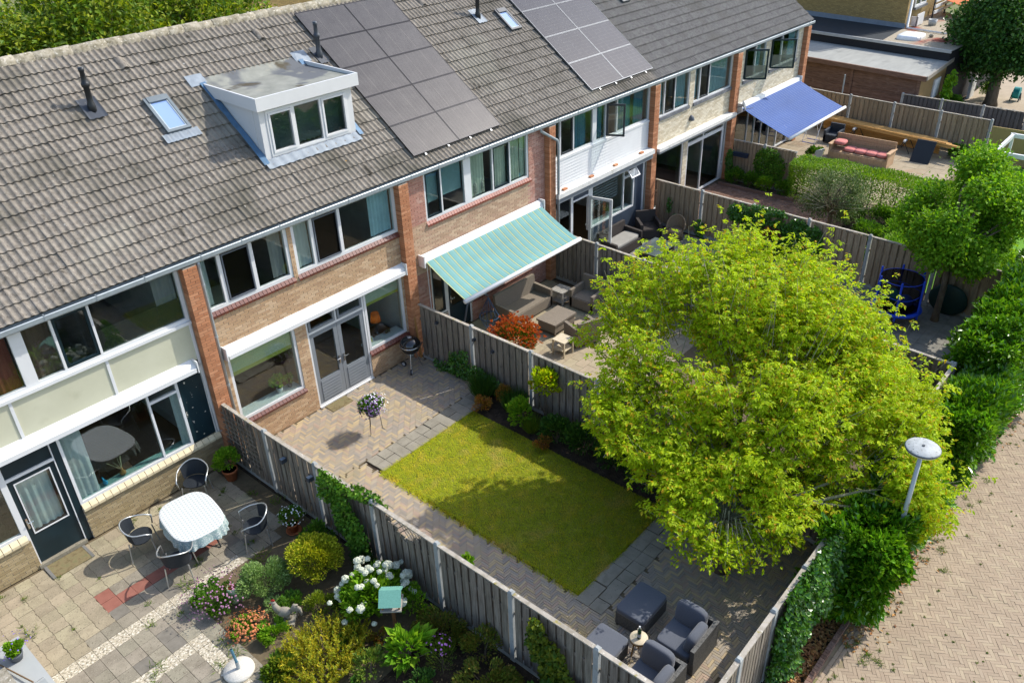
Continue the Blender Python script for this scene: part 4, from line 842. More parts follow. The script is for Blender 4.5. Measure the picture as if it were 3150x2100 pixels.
# ---------------------------------------------------------------- furniture helpers
RATB = mat('beige_rattan', [hx('6f6558'), hx('857a6b')], scale=30, stretch=(1, 1, 3), rough=.7, bump=.006, bscale=70)
RATG = mat('grey_rattan', [hx('3b3c3c'), hx('6d6c68')], scale=26, stretch=(1, 1, 3.5), rough=.7, bump=.008, bscale=60, detail=2)
RATD = mat('dark_rattan', [hx('2b2725'), hx('453f3b')], scale=26, stretch=(1, 1, 3.5), rough=.6, bump=.006, bscale=60)
RATW = mat('brown_wicker', [hx('6a5a48'), hx('8a7860')], scale=30, rough=.7, bump=.006, bscale=60)
CUSH = mat('grey_cushion', [hx('50545c'), hx('5a5e66')], scale=60, rough=.95, bump=.0015, bscale=200, sheen=.2)
TEAK = mat('grey_teak', [hx('8c877e'), hx('a39e94')], scale=5, stretch=(1, 8, 1), rough=.8, vary=.08)
def cushion(c, r, p=.35, tilt=None, rz=0.0):
    mb = MB().ell((0, 0, 0), r, 24, 12, p); M = Matrix.Translation(Vector(c)) @ Matrix.Rotation(rz, 4, 'Z')
    if tilt: M = M @ Matrix.Rotation(tilt[1], 4, tilt[0])
    return mb.xf(M)
def loungechair(name, label, loc, rz, w, d, m, back=.85, arm=.6, seat=.4, cush=None, group=None, cat='armchair', curve=0.0):
    """facing local -y; w wide along x"""
    t = thing(name, label, cat, loc, rz, group)
    part('seat', MB().box(-w/2+.1, -d/2+.03, .10, w/2-.1, d/2-.08, seat), m, t, False)
    part('apron', MB().box(-w/2+.02, -d/2, .06, w/2-.02, -d/2+.03, seat-.02), m, t, False)
    for s in (-1, 1):
        x0, x1 = sorted((s*w/2, s*(w/2-.10)))
        part('armrest', MB().hexa([(x0, -d/2, .04), (x1, -d/2, .04), (x1, d/2-.02, .04), (x0, d/2-.02, .04)], [(x0, -d/2, arm), (x1, -d/2, arm), (x1, d/2-.02, arm+.04), (x0, d/2-.02, arm+.04)]), m, t, False)
        for y in (-d/2+.04, d/2-.06): part('leg', MB().cyl((s*(w/2-.05), y, 0), (s*(w/2-.05), y, .06), .022), m, t, False)
    part('backrest', MB().hexa([(-w/2+.02, d/2-.10, .1), (w/2-.02, d/2-.10, .1), (w/2-.02, d/2-.0, .1), (-w/2+.02, d/2, .1)], [(-w/2+.03, d/2-.03, back), (w/2-.03, d/2-.03, back), (w/2-.03, d/2+.07, back), (-w/2+.03, d/2+.07, back)]), m, t, False)
    if cush:
        part('seat_cushion', cushion((0, -.04, seat+.05), (w/2-.10, d/2-.07, .075), .28), cush, t, False, True)
    return t
# --- garden B lounge set
def ottoman(label, c, sx, sy):
    t = thing('ottoman', label, 'ottoman', (*c, 0), 0, 'grey rattan lounge set')
    part('base', MB().box(-sx/2+.015, -sy/2+.015, .03, sx/2-.015, sy/2-.015, .32), RATG, t, False)
    for x in (-1, 1):
        for y in (-1, 1): part('leg', MB().box(x*(sx/2-.06)-.02, y*(sy/2-.06)-.02, 0, x*(sx/2-.06)+.02, y*(sy/2-.06)+.02, .03), BLACKP, t, False)
    part('cushion', cushion((0, 0, .375), (sx/2, sy/2, .065), .2), CUSH, t, False, True)
ottoman('grey cushioned ottoman standing beside the concrete slab strip', (2.18, -10.28), .86, .62); ottoman('grey cushioned ottoman partly hidden behind the near fence', (1.0, -10.28), .66, .62)
def lounge(label, c, rz, w=.86, d=.82, two=True):
    t = thing('lounge_chair', label, 'armchair', (*c, 0), rz, 'grey rattan lounge set')
    part('base', MB().box(-w/2+.02, -d/2, .03, w/2, d/2, .30), RATG, t, False); part('backrest', MB().box(w/2-.08, -d/2, .30, w/2, d/2, .66), RATG, t, False); part('armrest', MB().box(-w/2, d/2-.09, .30, w/2-.08, d/2, .66), RATG, t, False)
    part('seat_cushion', cushion((-.05, -.05, .37), (w/2-.04, d/2-.07, .075), .22), CUSH, t, False, True)
    part('back_cushion', cushion((w/2-.16, -.05, .6), (.10, d/2-.08, .24), .5, ('Y', R(12))), CUSH, t, False, True)
    part('arm_cushion', cushion((-.06, d/2-.18, .58), (w/2-.14, .10, .21), .5, ('X', R(-12))), CUSH, t, False, True)
# chair 1: back towards +x, arm towards the rear fence (-y)
def lounge1(label, c, mirror):
    w, d = .88, .80; t = thing('lounge_chair', label, 'armchair', (*c, 0), 0, 'grey rattan lounge set')
    part('base', MB().box(-w/2+.02, -d/2, .03, w/2, d/2, .30), RATG, t, False)
    for x in (-1, 1):
        for y in (-1, 1): part('leg', MB().box(x*(w/2-.07)-.02, y*(d/2-.06)-.02, 0, x*(w/2-.07)+.02, y*(d/2-.06)+.02, .03), BLACKP, t, False)
    part('backrest', MB().box(w/2-.07, -d/2, .30, w/2, d/2, .66), RATG, t, False); part('armrest', MB().box(-w/2, -d/2, .30, w/2-.07, -d/2+.08, .66), RATG, t, False)
    part('seat_cushion', cushion((-.05, .04, .37), (w/2-.05, d/2-.06, .075), .22), CUSH, t, False, True)
    part('back_cushion', cushion((w/2-.17, .07, .62), (.10, d/2-.10, .23), .5, ('Y', R(14))), CUSH, t, False, True); part('arm_cushion', cushion((-.08, -d/2+.18, .60), (w/2-.16, .10, .21), .5, ('X', R(12))), CUSH, t, False, True)
lounge1('grey rattan corner chair with two loose cushions by the rear fence', (2.06, -11.30), 0); lounge1('grey lounge seat cut by the lower picture edge behind the near fence', (.92, -11.32), 0)
st = thing('side_table', 'small round pale wooden table holding a green bottle', 'table', (1.45, -10.70, 0)); TOPW = mat('pale_table_wood', [hx('b9ab8f'), hx('c9bca2')], scale=6, stretch=(1, 6, 1), rough=.6)
part('table_top', MB().lathe([(.0, .42), (.155, .42), (.165, .43), (.165, .445), (.155, .455), (0, .455)], n=28), TOPW, st, False, True); part('rim', MB().lathe([(.15, .385), (.158, .385), (.158, .42), (.15, .42)], n=28), plain('honey_wood', hx('96733f')), st, False, True)
for k in range(3): a = k*2.09+.5; part('leg', MB().cyl((.13*math.cos(a), .13*math.sin(a), 0), (.08*math.cos(a), .08*math.sin(a), .42), .014), MATS['honey_wood'], st, False)
bt = thing('bottle', 'green glass bottle with pale label on the round table', 'bottle', (1.44, -10.71, .455)); BOTG = plain('green_bottle', (.01, .06, .02), rough=.08, spec=.8)
part('body', MB().lathe([(.036, 0), (.036, .18), (.014, .235), (.014, .29)], n=14), BOTG, bt, False, True); part('capsule', MB().lathe([(.016, .262), (.016, .30), (0, .30)], n=12), WHITE, bt, False); part('label', MB().lathe([(.0365, .05), (.0365, .12)], n=14), plain('pale_label', hx('a9b4c4')), bt, False)
gg = thing('glass', 'clear tumbler beside the green bottle', 'glass', (1.52, -10.66, .455)); part('bowl', MB().lathe([(.0, .002), (.032, .0), (.038, .12), (.035, .12), (.03, .006)], n=14), glass('tumbler_glass', (.85, .88, .88), .12), gg, False, True)
# --- kettle barbecue
bq = thing('kettle_barbecue', 'black kettle barbecue on wheels in the patio corner', 'barbecue', (5.45, -.52, 0), R(20)); ENAM = plain('black_enamel', (.008, .008, .009), rough=.08, spec=.7); CHR = MATS['chrome']
part('bowl', MB().lathe([(.0, .52), (.13, .55), (.22, .62), (.275, .72), (.285, .78)], n=28), ENAM, bq, False, True); lid_ = part('lid', MB().lathe([(.292, .80), (.285, .86), (.235, .95), (.15, 1.01), (.0, 1.03)], n=28), ENAM, bq, False, True); part('lid_band', MB().lathe([(.294, .775), (.297, .775), (.297, .81), (.294, .81)], n=28), CHR, bq, False, True); part('vent', MB().lathe([(.0, 1.03), (.06, 1.025), (.06, 1.04), (0, 1.045)], n=14), plain('vent_steel', hx('a9adb2'), metal=.6), lid_, False)
for a, wh in ((R(80), 1), (R(200), 1), (R(320), 0)):
    x, y = math.cos(a), math.sin(a); part('leg', MB().cyl((.12*x, .12*y, .55), (.3*x, .3*y, .08 if wh else 0), .012), CHR, bq, False)
    if wh: part('wheel', MB().cyl((.3*x-.02*y, .3*y+.02*x, .08), (.3*x+.02*y, .3*y-.02*x, .08), .08, n=20), BLACKP, bq, False); part('hub_cap', MB().cyl((.3*x-.028*y, .3*y+.028*x, .08), (.3*x+.028*y, .3*y-.028*x, .08), .05, n=16), plain('hub_grey', hx('b5b8ba')), bq, False)
part('ash_catcher', MB().lathe([(.07, .42), (.09, .5), (.07, .53)], n=16), plain('vent_steel2', hx('8a8d90'), metal=.6), bq, False); part('handle', MB().tube([(-.1, -.27, .86), (-.1, -.34, .88), (.1, -.34, .88), (.1, -.27, .86)], .012, 6), BLACKP, bq, False)
# --- hanging flower bowl on a stand is built with the plants; door mats
for lab, x0, y0, x1, y1, g_ in (('brown doormat on the herringbone patio by the grey doors', 2.72, -.42, 3.38, -.06, 0), ('worn coconut doormat with metal edge by the dark green door', -4.54, -.54, -3.80, -.06, 1)):
    t = thing('doormat', lab, 'doormat', ((x0+x1)/2, (y0+y1)/2, 0)); part('mat', MB().box(x0, y0, .004, x1, y1, .022), mat('coir', [hx('5d5138'), hx('7d7152'), hx('6b6b4a')], scale=9, rough=1, bump=.004, bscale=120), t)
    if g_: part('metal_edge', ring(MB(), x0-.02, x1+.02, 0, 1, 0, 1, .01) if False else MB().box(x0-.06, y0, .004, x0, y1, .026).box(x1, y0, .004, x1+.06, y1, .026), plain('pressed_metal', hx('8e8d88'), rough=.5, metal=.5, bump=.003, bscale=60), t)

# --- garden A dining set
def chairA(name='bistro_chair'):
    t = thing(name, 'x', 'chair', (0, 0, 0), 0, 'black woven chairs round the oval table')
    WEA = mat('black_weave', [hx('15181c'), hx('30363c')], scale=40, stretch=(1, 4, 4), rough=.6, bump=.003, bscale=120); TUB = plain('chair_tube', hx('c3c5c2'), rough=.3, metal=.75)
    # seat facing local -y
    vs = [(.22*math.cos(a)*1.05, .20*math.sin(a), .44-.015*math.cos(a)**2) for a in np.linspace(0, 2*math.pi, 20, endpoint=False)]
    part('seat', MB().add(vs+[(x, y, z-.02) for x, y, z in vs], [tuple(range(20)), tuple(range(39, 19, -1))]+[(i, i+20, (i+1) % 20+20, (i+1) % 20) for i in range(20)]), WEA, t, False)
    n = 11; bk = []
    for j, z in enumerate((.44, .58, .72, .80)):
        for i in range(n):
            a = math.pi*.14+math.pi*.72*i/(n-1); r = .23+.05*j/3; hh = z-(.10*j/3)*abs(math.cos(a))**1.5; bk.append((r*math.cos(a)*1.02, r*math.sin(a)*.95, hh))
    part('backrest', MB().add(bk, [(j*n+i, j*n+i+1, (j+1)*n+i+1, (j+1)*n+i) for j in range(3) for i in range(n-1)]), WEA, t, False, True)
    arm = [(-.25, -.2, .44), (-.27, -.22, .62), (-.28, -.12, .66)]+[(.29*math.cos(a), .27*math.sin(a), .68+.12*max(0, math.sin(a))**2) for a in np.linspace(math.pi, 0, 13)]+[(.28, -.12, .66), (.27, -.22, .62), (.25, -.2, .44)]
    part('armrest', MB().tube(arm, .013, 8), TUB, t, False, True)
    for x, y in ((-.22, -.2), (.22, -.2), (-.2, .2), (.2, .2)): part('leg', MB().cyl((x*.95, y*.95, .44), (x*1.1, y*1.12, 0), .012), TUB, t, False)
    return t
ca = chairA(); ca.scale = (1.17, 1.17, 1.1); ca.location = (-1.32, -.62, 0); ca.rotation_euler = (0, 0, R(-40)); ca['label'] = 'black woven bistro chair against the brick wall behind the table'
copy_thing(ca, (-2.98, -1.28, 0), R(62), 'black woven bistro chair left of the table, nearest the doormat'); copy_thing(ca, (-2.84, -2.52, 0), R(145), 'black woven bistro chair nearest the red slabs'); copy_thing(ca, (-1.28, -2.9, 0), R(-118), 'black woven bistro chair beside the white flowers in a pot')
tb = thing('dining_table', 'oval garden table under a checked white cloth', 'table', (-2.1, -1.9, 0), R(-8))
part('table_top', MB().ell((0, 0, .715), (.53, .72, .02), 32, 6, .8), GREYP, tb, False)
for x in (-.28, .28):
    part('leg', MB().tube([(x, -.3, .70), (x, -.05, .35), (x, -.48, .02)], .018, 6), BLACKP, tb, False); part('leg', MB().tube([(x, .3, .70), (x, .05, .35), (x, .48, .02)], .018, 6), BLACKP, tb, False)
CLOTH = bpy.data.materials.new('checked_cloth'); CLOTH.use_nodes = True
def checked(m):
    t = m.node_tree; N = t.nodes; L = t.links; b = N['Principled BSDF']; tc = N.new('ShaderNodeTexCoord'); s = N.new('ShaderNodeSeparateXYZ'); L.new(tc.outputs['Object'], s.inputs[0]); fs = []
    for ax in (0, 1):
        d = N.new('ShaderNodeMath'); d.operation = 'DIVIDE'; d.inputs[1].default_value = .075; L.new(s.outputs[ax], d.inputs[0]); f = N.new('ShaderNodeMath'); f.operation = 'FRACT'; L.new(d.outputs[0], f.inputs[0]); g = N.new('ShaderNodeMath'); g.operation = 'GREATER_THAN'; g.inputs[1].default_value = .5; L.new(f.outputs[0], g.inputs[0]); fs.append(g)
    mu = N.new('ShaderNodeMath'); mu.operation = 'MULTIPLY'; L.new(fs[0].outputs[0], mu.inputs[0]); L.new(fs[1].outputs[0], mu.inputs[1])
    mx = N.new('ShaderNodeMix'); mx.data_type = 'RGBA'; L.new(mu.outputs[0], mx.inputs[0]); mx.inputs[6].default_value = (.56, .57, .56, 1); mx.inputs[7].default_value = (.38, .43, .41, 1); L.new(mx.outputs[2], b.inputs['Base Color']); b.inputs['Roughness'].default_value = .8
checked(CLOTH)
FLOR = mat('floral_hem', [hx('c3c7c3'), hx('7d9a98'), hx('cacdc6')], scale=22, rough=.85, detail=2, lo=.35, hi=.65)
tc_ = thing('tablecloth', 'white checked oval tablecloth with frilled floral hem', 'tablecloth', (-2.1, -1.9, .74), R(-8))
def oval(a, k=1.0): 
    e = .62; c, s = math.cos(a), math.sin(a); return (.55*k*math.copysign(abs(c)**e, c), .75*k*math.copysign(abs(s)**e, s))
n = 72; top = [(*oval(2*math.pi*i/n), .004) for i in range(n)]; topi = [(*oval(2*math.pi*i/n, .96), .012) for i in range(n)]
part('cloth', MB().add([(0, 0, .012)]+topi+top, [(0, 1+i, 1+(i+1) % n) for i in range(n)]+[(1+i, 1+n+i, 1+n+(i+1) % n, 1+(i+1) % n) for i in range(n)]), CLOTH, tc_, False)
hv = []
for j, (dz, kk) in enumerate(((.003, 1.0), (-.06, 1.015), (-.13, 1.03), (-.2, 1.06))):
    for i in range(n*2):
        a = 2*math.pi*i/(n*2); r_ = kk+(.028*j/3)*math.sin(i*.9)+random.gauss(0, .003*j); x, y = oval(a, r_); hv.append((x, y, dz-(.06*abs(math.sin(2*a)) if j == 3 else 0)))
part('hem', MB().add(hv, [(j*2*n+i, (j+1)*2*n+i, (j+1)*2*n+(i+1) % (2*n), j*2*n+(i+1) % (2*n)) for j in range(3) for i in range(2*n)]), FLOR, tc_, False, True)
# --- parasol base, storage box, ornaments
pb = thing('parasol_base', 'round terrazzo parasol foot with a blue pole stub', 'parasol base', (-3.40, -5.40, 0)); part('foot', MB().lathe([(.0, .0), (.27, .0), (.28, .03), (.27, .07), (.08, .085), (.0, .085)], n=32), mat('terrazzo', [hx('b7b2a6'), hx('d6d1c6')], scale=50, rough=.8, detail=2), pb, False, True); part('sleeve', MB().cyl((0, 0, .08), (.0, .0, .26), .032), ZINC, pb, False); part('pole', MB().cyl((0, 0, .24), (-.03, .0, .62), .024), plain('faded_blue', hx('4f7d90')), pb, False); part('pole_hole', MB().cyl((-.0301, 0, .62), (-.0302, 0, .622), .019), DARK, pb, False)
bx_ = thing('storage_box', 'pale grey storage box at the lower left picture corner', 'storage box', (-6.3, -3.3, 0)); BXM = plain('pale_grey_plastic', hx('9fa2a0'), rough=.55, var=.04)
part('body', MB().box(-7.0, -4.4, 0, -5.78, -2.22, .62), BXM, bx_); part('lid', MB().box(-7.03, -4.43, .62, -5.75, -2.19, .67).box(-6.95, -3.45, .67, -5.83, -2.3, .685), BXM, bx_); part('lid_frame', ring(MB(), 0, 1, 0, 1, 0, 1, .1) if False else MB().box(-6.95, -4.35, .67, -5.83, -3.5, .69), plain('grey_lid', hx('8c908f')), bx_); part('lid_inset', MB().box(-6.88, -4.28, .69, -5.90, -3.57, .695), BXM, bx_)
stk = tag(part('broom_handle', MB().tube([(-6.25, -2.55, .72), (-6.0, -3.5, .76)], .014, 8), plain('old_stick', hx('6f5a42')), None), 'brown wooden stick lying over the grey storage box', 'stick')
slb = thing('roof_slab', 'moss speckled ledge at the lower left corner above the storage box', 'ledge', (-6.6, -3.3, 0)); part('slab', MB().box(-6.75, -4.6, .0, -6.2, -2.95, .9), RIDGE, slb)
def rooster():
    t = thing('rooster_statue', 'grey stone rooster statue with red comb in the flower bed', 'statue', (-2.18, -5.14, 0), R(221)); t.scale = (1.25, 1.25, 1.25); ST = plain('statue_stone', hx('8d8678'), rough=.9, bump=.004, bscale=60)
    part('plinth', MB().box(-.13, -.15, 0, .13, .15, .08), CONCG, t, False)
    part('body', MB().ell((0, 0, .22), (.07, .12, .085), 16, 10).cyl((0, .05, .08), (0, .02, .2), .05, .04).tube([(0, -.08, .25), (0, -.12, .33), (0, -.13, .40)], [.06, .045, .035], 10).ell((0, -.14, .42), (.03, .04, .035), 12, 8).cyl((0, -.17, .42), (0, -.205, .41), .012, .002), ST, t, False, True)
    tl_ = MB()
    for k in range(5): tl_.tube([(0, .10, .24), (0, .17+.02*k, .33-.02*k+.03), (0, .21+.012*k, .36-.05*k), (0, .2+.01*k, .25-.03*k)], [.03, .028, .02, .008], 6)
    part('tail', tl_, ST, t, False, True); part('comb', MB().ell((0, -.135, .465), (.01, .035, .025), 10, 6).ell((0, -.185, .385), (.01, .012, .025), 8, 6), plain('comb_red', hx('a3231c'), rough=.5), t, False, True)
rooster()
bh = thing('bird_feeder', 'bird feeder with green pitched roof on a post among white hydrangeas', 'bird feeder', (-1.06, -7.02, 0), R(42))
part('post', MB().box(-.03, -.03, 0, .03, .03, .86), plain('brown_post', hx('6b4a2e')), bh, False); part('tray', MB().box(-.2, -.19, .86, .2, .19, .89), TEAK, bh, False)
gm = mat('green_felt', [hx('5d8f80'), hx('6fa292')], scale=50, rough=.95, bump=.003, bscale=150)
for s in (-1, 1): part('roof_side', MB().hexa([(s*.0, -.2, 1.2), (s*.24, -.2, 1.03), (s*.24, .2, 1.03), (0, .2, 1.2)], [(0, -.2, 1.218), (s*.252, -.2, 1.04), (s*.252, .2, 1.04), (0, .2, 1.218)]), gm, bh, False)
for x, y in ((-.15, -.15), (.15, -.15), (-.15, .15), (.15, .15)): part('corner_post', MB().box(x-.015, y-.015, .89, x+.015, y+.015, 1.08), plain('feeder_wood', hx('8a6b4a')), bh, False)
part('gable_board', MB().add([(-.2, -.17, 1.05), (.2, -.17, 1.05), (0, -.17, 1.19)], [(0, 1, 2)]).add([(-.2, .17, 1.05), (.2, .17, 1.05), (0, .17, 1.19)], [(2, 1, 0)]), TEAK, bh, False); part('seed_pot', MB().lathe([(.05, .89), (.06, .97), (0, .97)], n=12), plain('seed_grey', hx('3d3a38')), bh, False)
for i, (y, lab) in enumerate(((-2.6, 'small square solar lamp on the near fence, nearest the house'), (-3.55, 'small dark solar lamp on the near fence, second from the house'), (-4.25, 'small solar lamp on the near fence, third from the house'))):
    t = thing('solar_lamp', lab, 'lamp', (-.1, y, 1.35), 0, 'solar lamps on the near fence'); part('housing', MB().box(-.13, -.05, -.05, -.0, .05, .05), DGR, t, False); part('panel', MB().box(-.125, -.045, .05, -.01, .045, .056), plain('solar_face', hx('7d8790'), rough=.2), t, False)
for y, z, lab in ((-1.05, 1.42, 'small lantern on the fence behind the barbecue'), (-2.45, 1.4, 'dark lantern on the fence right of its first post'), (-3.1, 1.28, 'small metal lamp on the fence near the ivy')):
    t = thing('fence_lamp', lab, 'lamp', (6.06, y, z), 0, 'lamps on the fence behind the barbecue'); part('housing', MB().box(-.09, -.035, -.04, -.005, .035, .03), DGR, t, False); part('lens', MB().ell((-.06, 0, -.05), (.025, .025, .02), 10, 6), MATS['hub_grey'], t, False)
pl_ = tag(part('plank', MB().bar((6.0, -.30, .02), (5.99, -.12, 2.0), .05, .03), plain('honey_plank', hx('a5763f')), None), 'tall honey coloured plank leaning on the orange pier', 'plank')

# --- garden C
loungechair('rattan_sofa', 'beige rattan garden sofa under the teal awning', (9.76, -.98, 0), 0, 1.92, .74, RATB, back=.92, arm=.62, cat='sofa')
loungechair('rattan_armchair', 'beige rattan armchair against the fence beside the side table', (11.36, -2.25, 0), R(-90), .92, .72, RATB, back=.9, arm=.62)
loungechair('rattan_armchair', 'beige rattan armchair with its back to the photinia, half under branches', (9.6, -3.35, 0), R(158), .82, .72, RATB, back=.86, arm=.6)
t = thing('side_table', 'slatted grey teak side table between sofa and armchair', 'table', (11.07, -1.42, 0)); 
for k in range(6): part('slat', MB().box(-.25+k*.084, -.25, .48, -.25+k*.084+.075, .25, .505), TEAK, t, False); part('shelf_slat', MB().box(-.25+k*.084, -.23, .14, -.25+k*.084+.075, .23, .16), TEAK, t, False)
for x in (-.22, .22):
    for y in (-.22, .22): part('leg', MB().box(x-.022, y-.022, 0, x+.022, y+.022, .48), TEAK, t, False)
t = thing('coffee_table', 'low beige rattan coffee table in front of the sofa', 'table', (9.75, -2.27, 0)); part('top', MB().box(-.52, -.36, .36, .52, .36, .42), RATB, t, False); part('body', MB().box(-.48, -.32, .10, .48, .32, .36), RATB, t, False)
for x in (-.45, .45):
    for y in (-.3, .3): part('leg', MB().cyl((x, y, 0), (x, y, .1), .03), RATB, t, False)
t = thing('plant_stand', 'pale wooden plant stand on the sunlit slabs', 'plant stand', (8.72, -3.32, 0)); part('top', MB().box(-.22, -.22, .46, .22, .22, .49), TOPW, t, False); part('shelf', MB().box(-.2, -.2, .18, .2, .2, .2), TOPW, t, False)
for x in (-.2, .2):
    for y in (-.2, .2): part('leg', MB().box(x-.02, y-.02, 0, x+.02, y+.02, .46), TOPW, t, False)
t = thing('plinth', 'grey concrete plinth under the white pot', 'plinth', (11.6, -3.75, 0)); part('block', MB().box(-.19, -.19, 0, .19, .19, .62), CONCG, t, False)
t = thing('plant_pot', 'white pot on the grey plinth under the bright tree', 'pot', (11.6, -3.75, .62)); part('pot', MB().lathe([(.0, 0), (.11, 0), (.15, .24), (.165, .25), (.165, .28), (.14, .28), (.13, .2), (0, .2)], n=20), WHITE, t, False, True); part('soil', MB().lathe([(0, .235), (.135, .235)], n=16), SOIL, t, False)
t = thing('hanging_chair', 'curved grey frame with woven hanging seat by the dark door', 'chair', (7.6, -1.1, 0)); part('frame', MB().tube([(.5, .3, .03), (-.2, .25, .1), (-.42, .2, .7), (-.25, .15, 1.4), (.2, .0, 1.62), (.35, -.1, 1.5)], .03, 8), plain('frame_grey', hx('5a6570'), rough=.35, metal=.4), t, False, True)
NET = plain('blue_net', hx('2f4a63'), rough=.8); part('netting', (lambda m: ([m.tube([(.35+.28*math.cos(a)*k, -.1+.28*math.sin(a)*k, .45+.5*(k-.2)**2*1.3) for k in (.1, .45, .8, 1.0, .9, .5, .1)][:4]+[(.35, -.1, 1.45)], .007, 4) for a in np.linspace(0, 2*math.pi, 13)[:-1]], m)[-1])(MB()), NET, t, False)
part('rim', MB().tube([(.35+.29*math.cos(a), -.1+.29*math.sin(a), .82) for a in np.linspace(0, 2*math.pi, 20)[:-1]], .012, 5, True), NET, t, False); part('base', MB().tube([(.5, .3, .03), (.0, .5, .03), (-.1, -.3, .03), (.5, -.4, .03)], .03, 6), MATS['frame_grey'], t, False)
t = thing('wall_lamp', 'small black wall lamp between door and window under the teal awning', 'lamp', (8.6, -.05, 1.5)); part('arm', MB().tube([(0, .05, 0), (0, -.15, .05)], .012, 5), BLACKP, t, False); part('shade', MB().hexa([(-.12, -.24, .02), (.12, -.24, .02), (.12, -.04, .02), (-.12, -.04, .02)], [(-.03, -.16, .1), (.03, -.16, .1), (.03, -.1, .1), (-.03, -.1, .1)]), BLACKP, t, False)

# --- garden D
loungechair('wicker_sofa', 'dark worn wicker sofa under the house window', (15.35, -.72, 0), 0, 1.65, .78, RATD, back=.85, arm=.62, cat='sofa', cush=plain('faded_cover', hx('8d8a82'), rough=.9))
loungechair('wicker_armchair', 'dark wicker armchair by the brick pier corner', (17.1, -.75, 0), R(-40), .8, .76, RATD, back=.85, arm=.6)
t = thing('wicker_chair', 'light brown round wicker chair beside the weathered fence', 'armchair', (17.35, -1.75, 0), R(-70)); part('seat', MB().lathe([(.26, .06), (.28, .40), (.24, .43), (0, .43)], n=20), RATW, t, False, True)
n = 15; q = [((.29+.04*j)*math.cos(a), (.29+.04*j)*math.sin(a), .40+(.10+.36*max(0, math.sin(a))**.8)*j) for j in (0, .5, 1) for a in np.linspace(-.35, math.pi+.35, n)]
part('backrest', MB().add(q, [(j*n+i, j*n+i+1, (j+1)*n+i+1, (j+1)*n+i) for j in range(2) for i in range(n-1)]), RATW, t, False, True); part('rim', MB().tube(q[-n:], .03, 8), RATW, t, False, True)
for a in (.8, 2.3, 3.9, 5.5): part('leg', MB().cyl((.24*math.cos(a), .24*math.sin(a), 0), (.24*math.cos(a), .24*math.sin(a), .08), .03), RATW, t, False)
t = thing('glass_table', 'dark wicker table with a glass top', 'table', (15.3, -2.2, 0)); part('body', MB().box(-.6, -.38, .04, .6, .38, .6), RATD, t, False); part('glass_top', MB().box(-.66, -.44, .605, .66, .44, .617), plain('smoky_glass', hx('4f5a58'), rough=.05, spec=.9), t, False)
for x in (-.55, .55):
    for y in (-.33, .33): part('leg', MB().cyl((x, y, 0), (x, y, .05), .03), RATD, t, False)
for k, (x, y) in enumerate(((12.75, 2.92), (14.2, 2.93), (15.6, 2.94), (17.2, 2.95))): tag(part('brick', MB().box(x, -.22, 2.953, x+.2, -.12, 3.01), BR_O, None), ['loose brick on the white canopy nearest the downpipe', 'second loose brick on the white canopy from the downpipe', 'third loose brick on the white canopy from the downpipe', 'loose brick on the white canopy nearest the far pier'][k], 'brick', 'loose bricks on the white canopy')
# trampoline
def netmat():
    m = bpy.data.materials.new('black_net'); m.use_nodes = True; N = m.node_tree.nodes; L = m.node_tree.links; N['Principled BSDF'].inputs['Base Color'].default_value = (.01, .01, .012, 1); N['Principled BSDF'].inputs['Specular IOR Level'].default_value = 0
    tr = N.new('ShaderNodeBsdfTransparent'); ms = N.new('ShaderNodeMixShader'); ms.inputs[0].default_value = .6; L.new(tr.outputs[0], ms.inputs[1]); L.new(N['Principled BSDF'].outputs[0], ms.inputs[2]); L.new(ms.outputs[0], N['Material Output'].inputs[0]); return m
tp = thing('trampoline', 'blue trampoline with safety net against the brown fence', 'trampoline', (16.22, -9.95, 0)); BLUEP = plain('trampoline_blue', hx('1a46c0'), rough=.5, var=.1); NETM = netmat()
part('mat', MB().lathe([(0, .5), (.52, .5)], n=28), plain('jump_mat', (.012, .02, .02), rough=.8), tp, False); part('pad', MB().lathe([(.50, .5), (.52, .53), (.70, .53), (.72, .48), (.70, .46)], n=32), BLUEP, tp, False, True)
part('net', MB().lathe([(.60, .53), (.60, 1.45)], n=30), NETM, tp, False, True); part('net_rope', MB().tube([(.6*math.cos(a), .6*math.sin(a), 1.0+.03*math.sin(3*a)) for a in np.linspace(0, 2*math.pi, 31)[:-1]], .012, 5, True).tube([(.6*math.cos(a), .6*math.sin(a), 1.45) for a in np.linspace(0, 2*math.pi, 31)[:-1]], .01, 5, True), BLUEP, tp, False)
for k in range(6):
    a = 2*math.pi*k/6+.3; x, y = math.cos(a), math.sin(a); part('pole', MB().cyl((.68*x, .68*y, .35), (.66*x, .66*y, 1.56), .03), BLUEP, tp, False); part('leg', MB().tube([(.66*x, .66*y, .48), (.7*x, .7*y, .02)], .018, 6), plain('leg_steel', hx('5f6468'), metal=.6), tp, False)
for (x, y, r_, c_, lab) in ((16.4, -9.75, .22, hx('1f8a80'), 'large teal exercise ball on the trampoline'), (16.3, -10.15, .2, hx('2a4fa0'), 'blue ball on the trampoline beside the teal one')):
    t = thing('ball', lab, 'ball', (x, y, .5)); part('ball', MB().ell((0, 0, r_), (r_, r_, r_), 24, 14), plain('ball_'+lab[:5].strip(), c_, rough=.35), t, False, True)
t = thing('sandbox_shell', 'dark green round shell leaning on the brown fence', 'sandbox', (17.55, -11.0, 0)); part('shell', MB().ell((0, 0, .5), (.1, .55, .5), 20, 10), plain('shell_green', hx('12332c'), rough=.5), t, False, True)

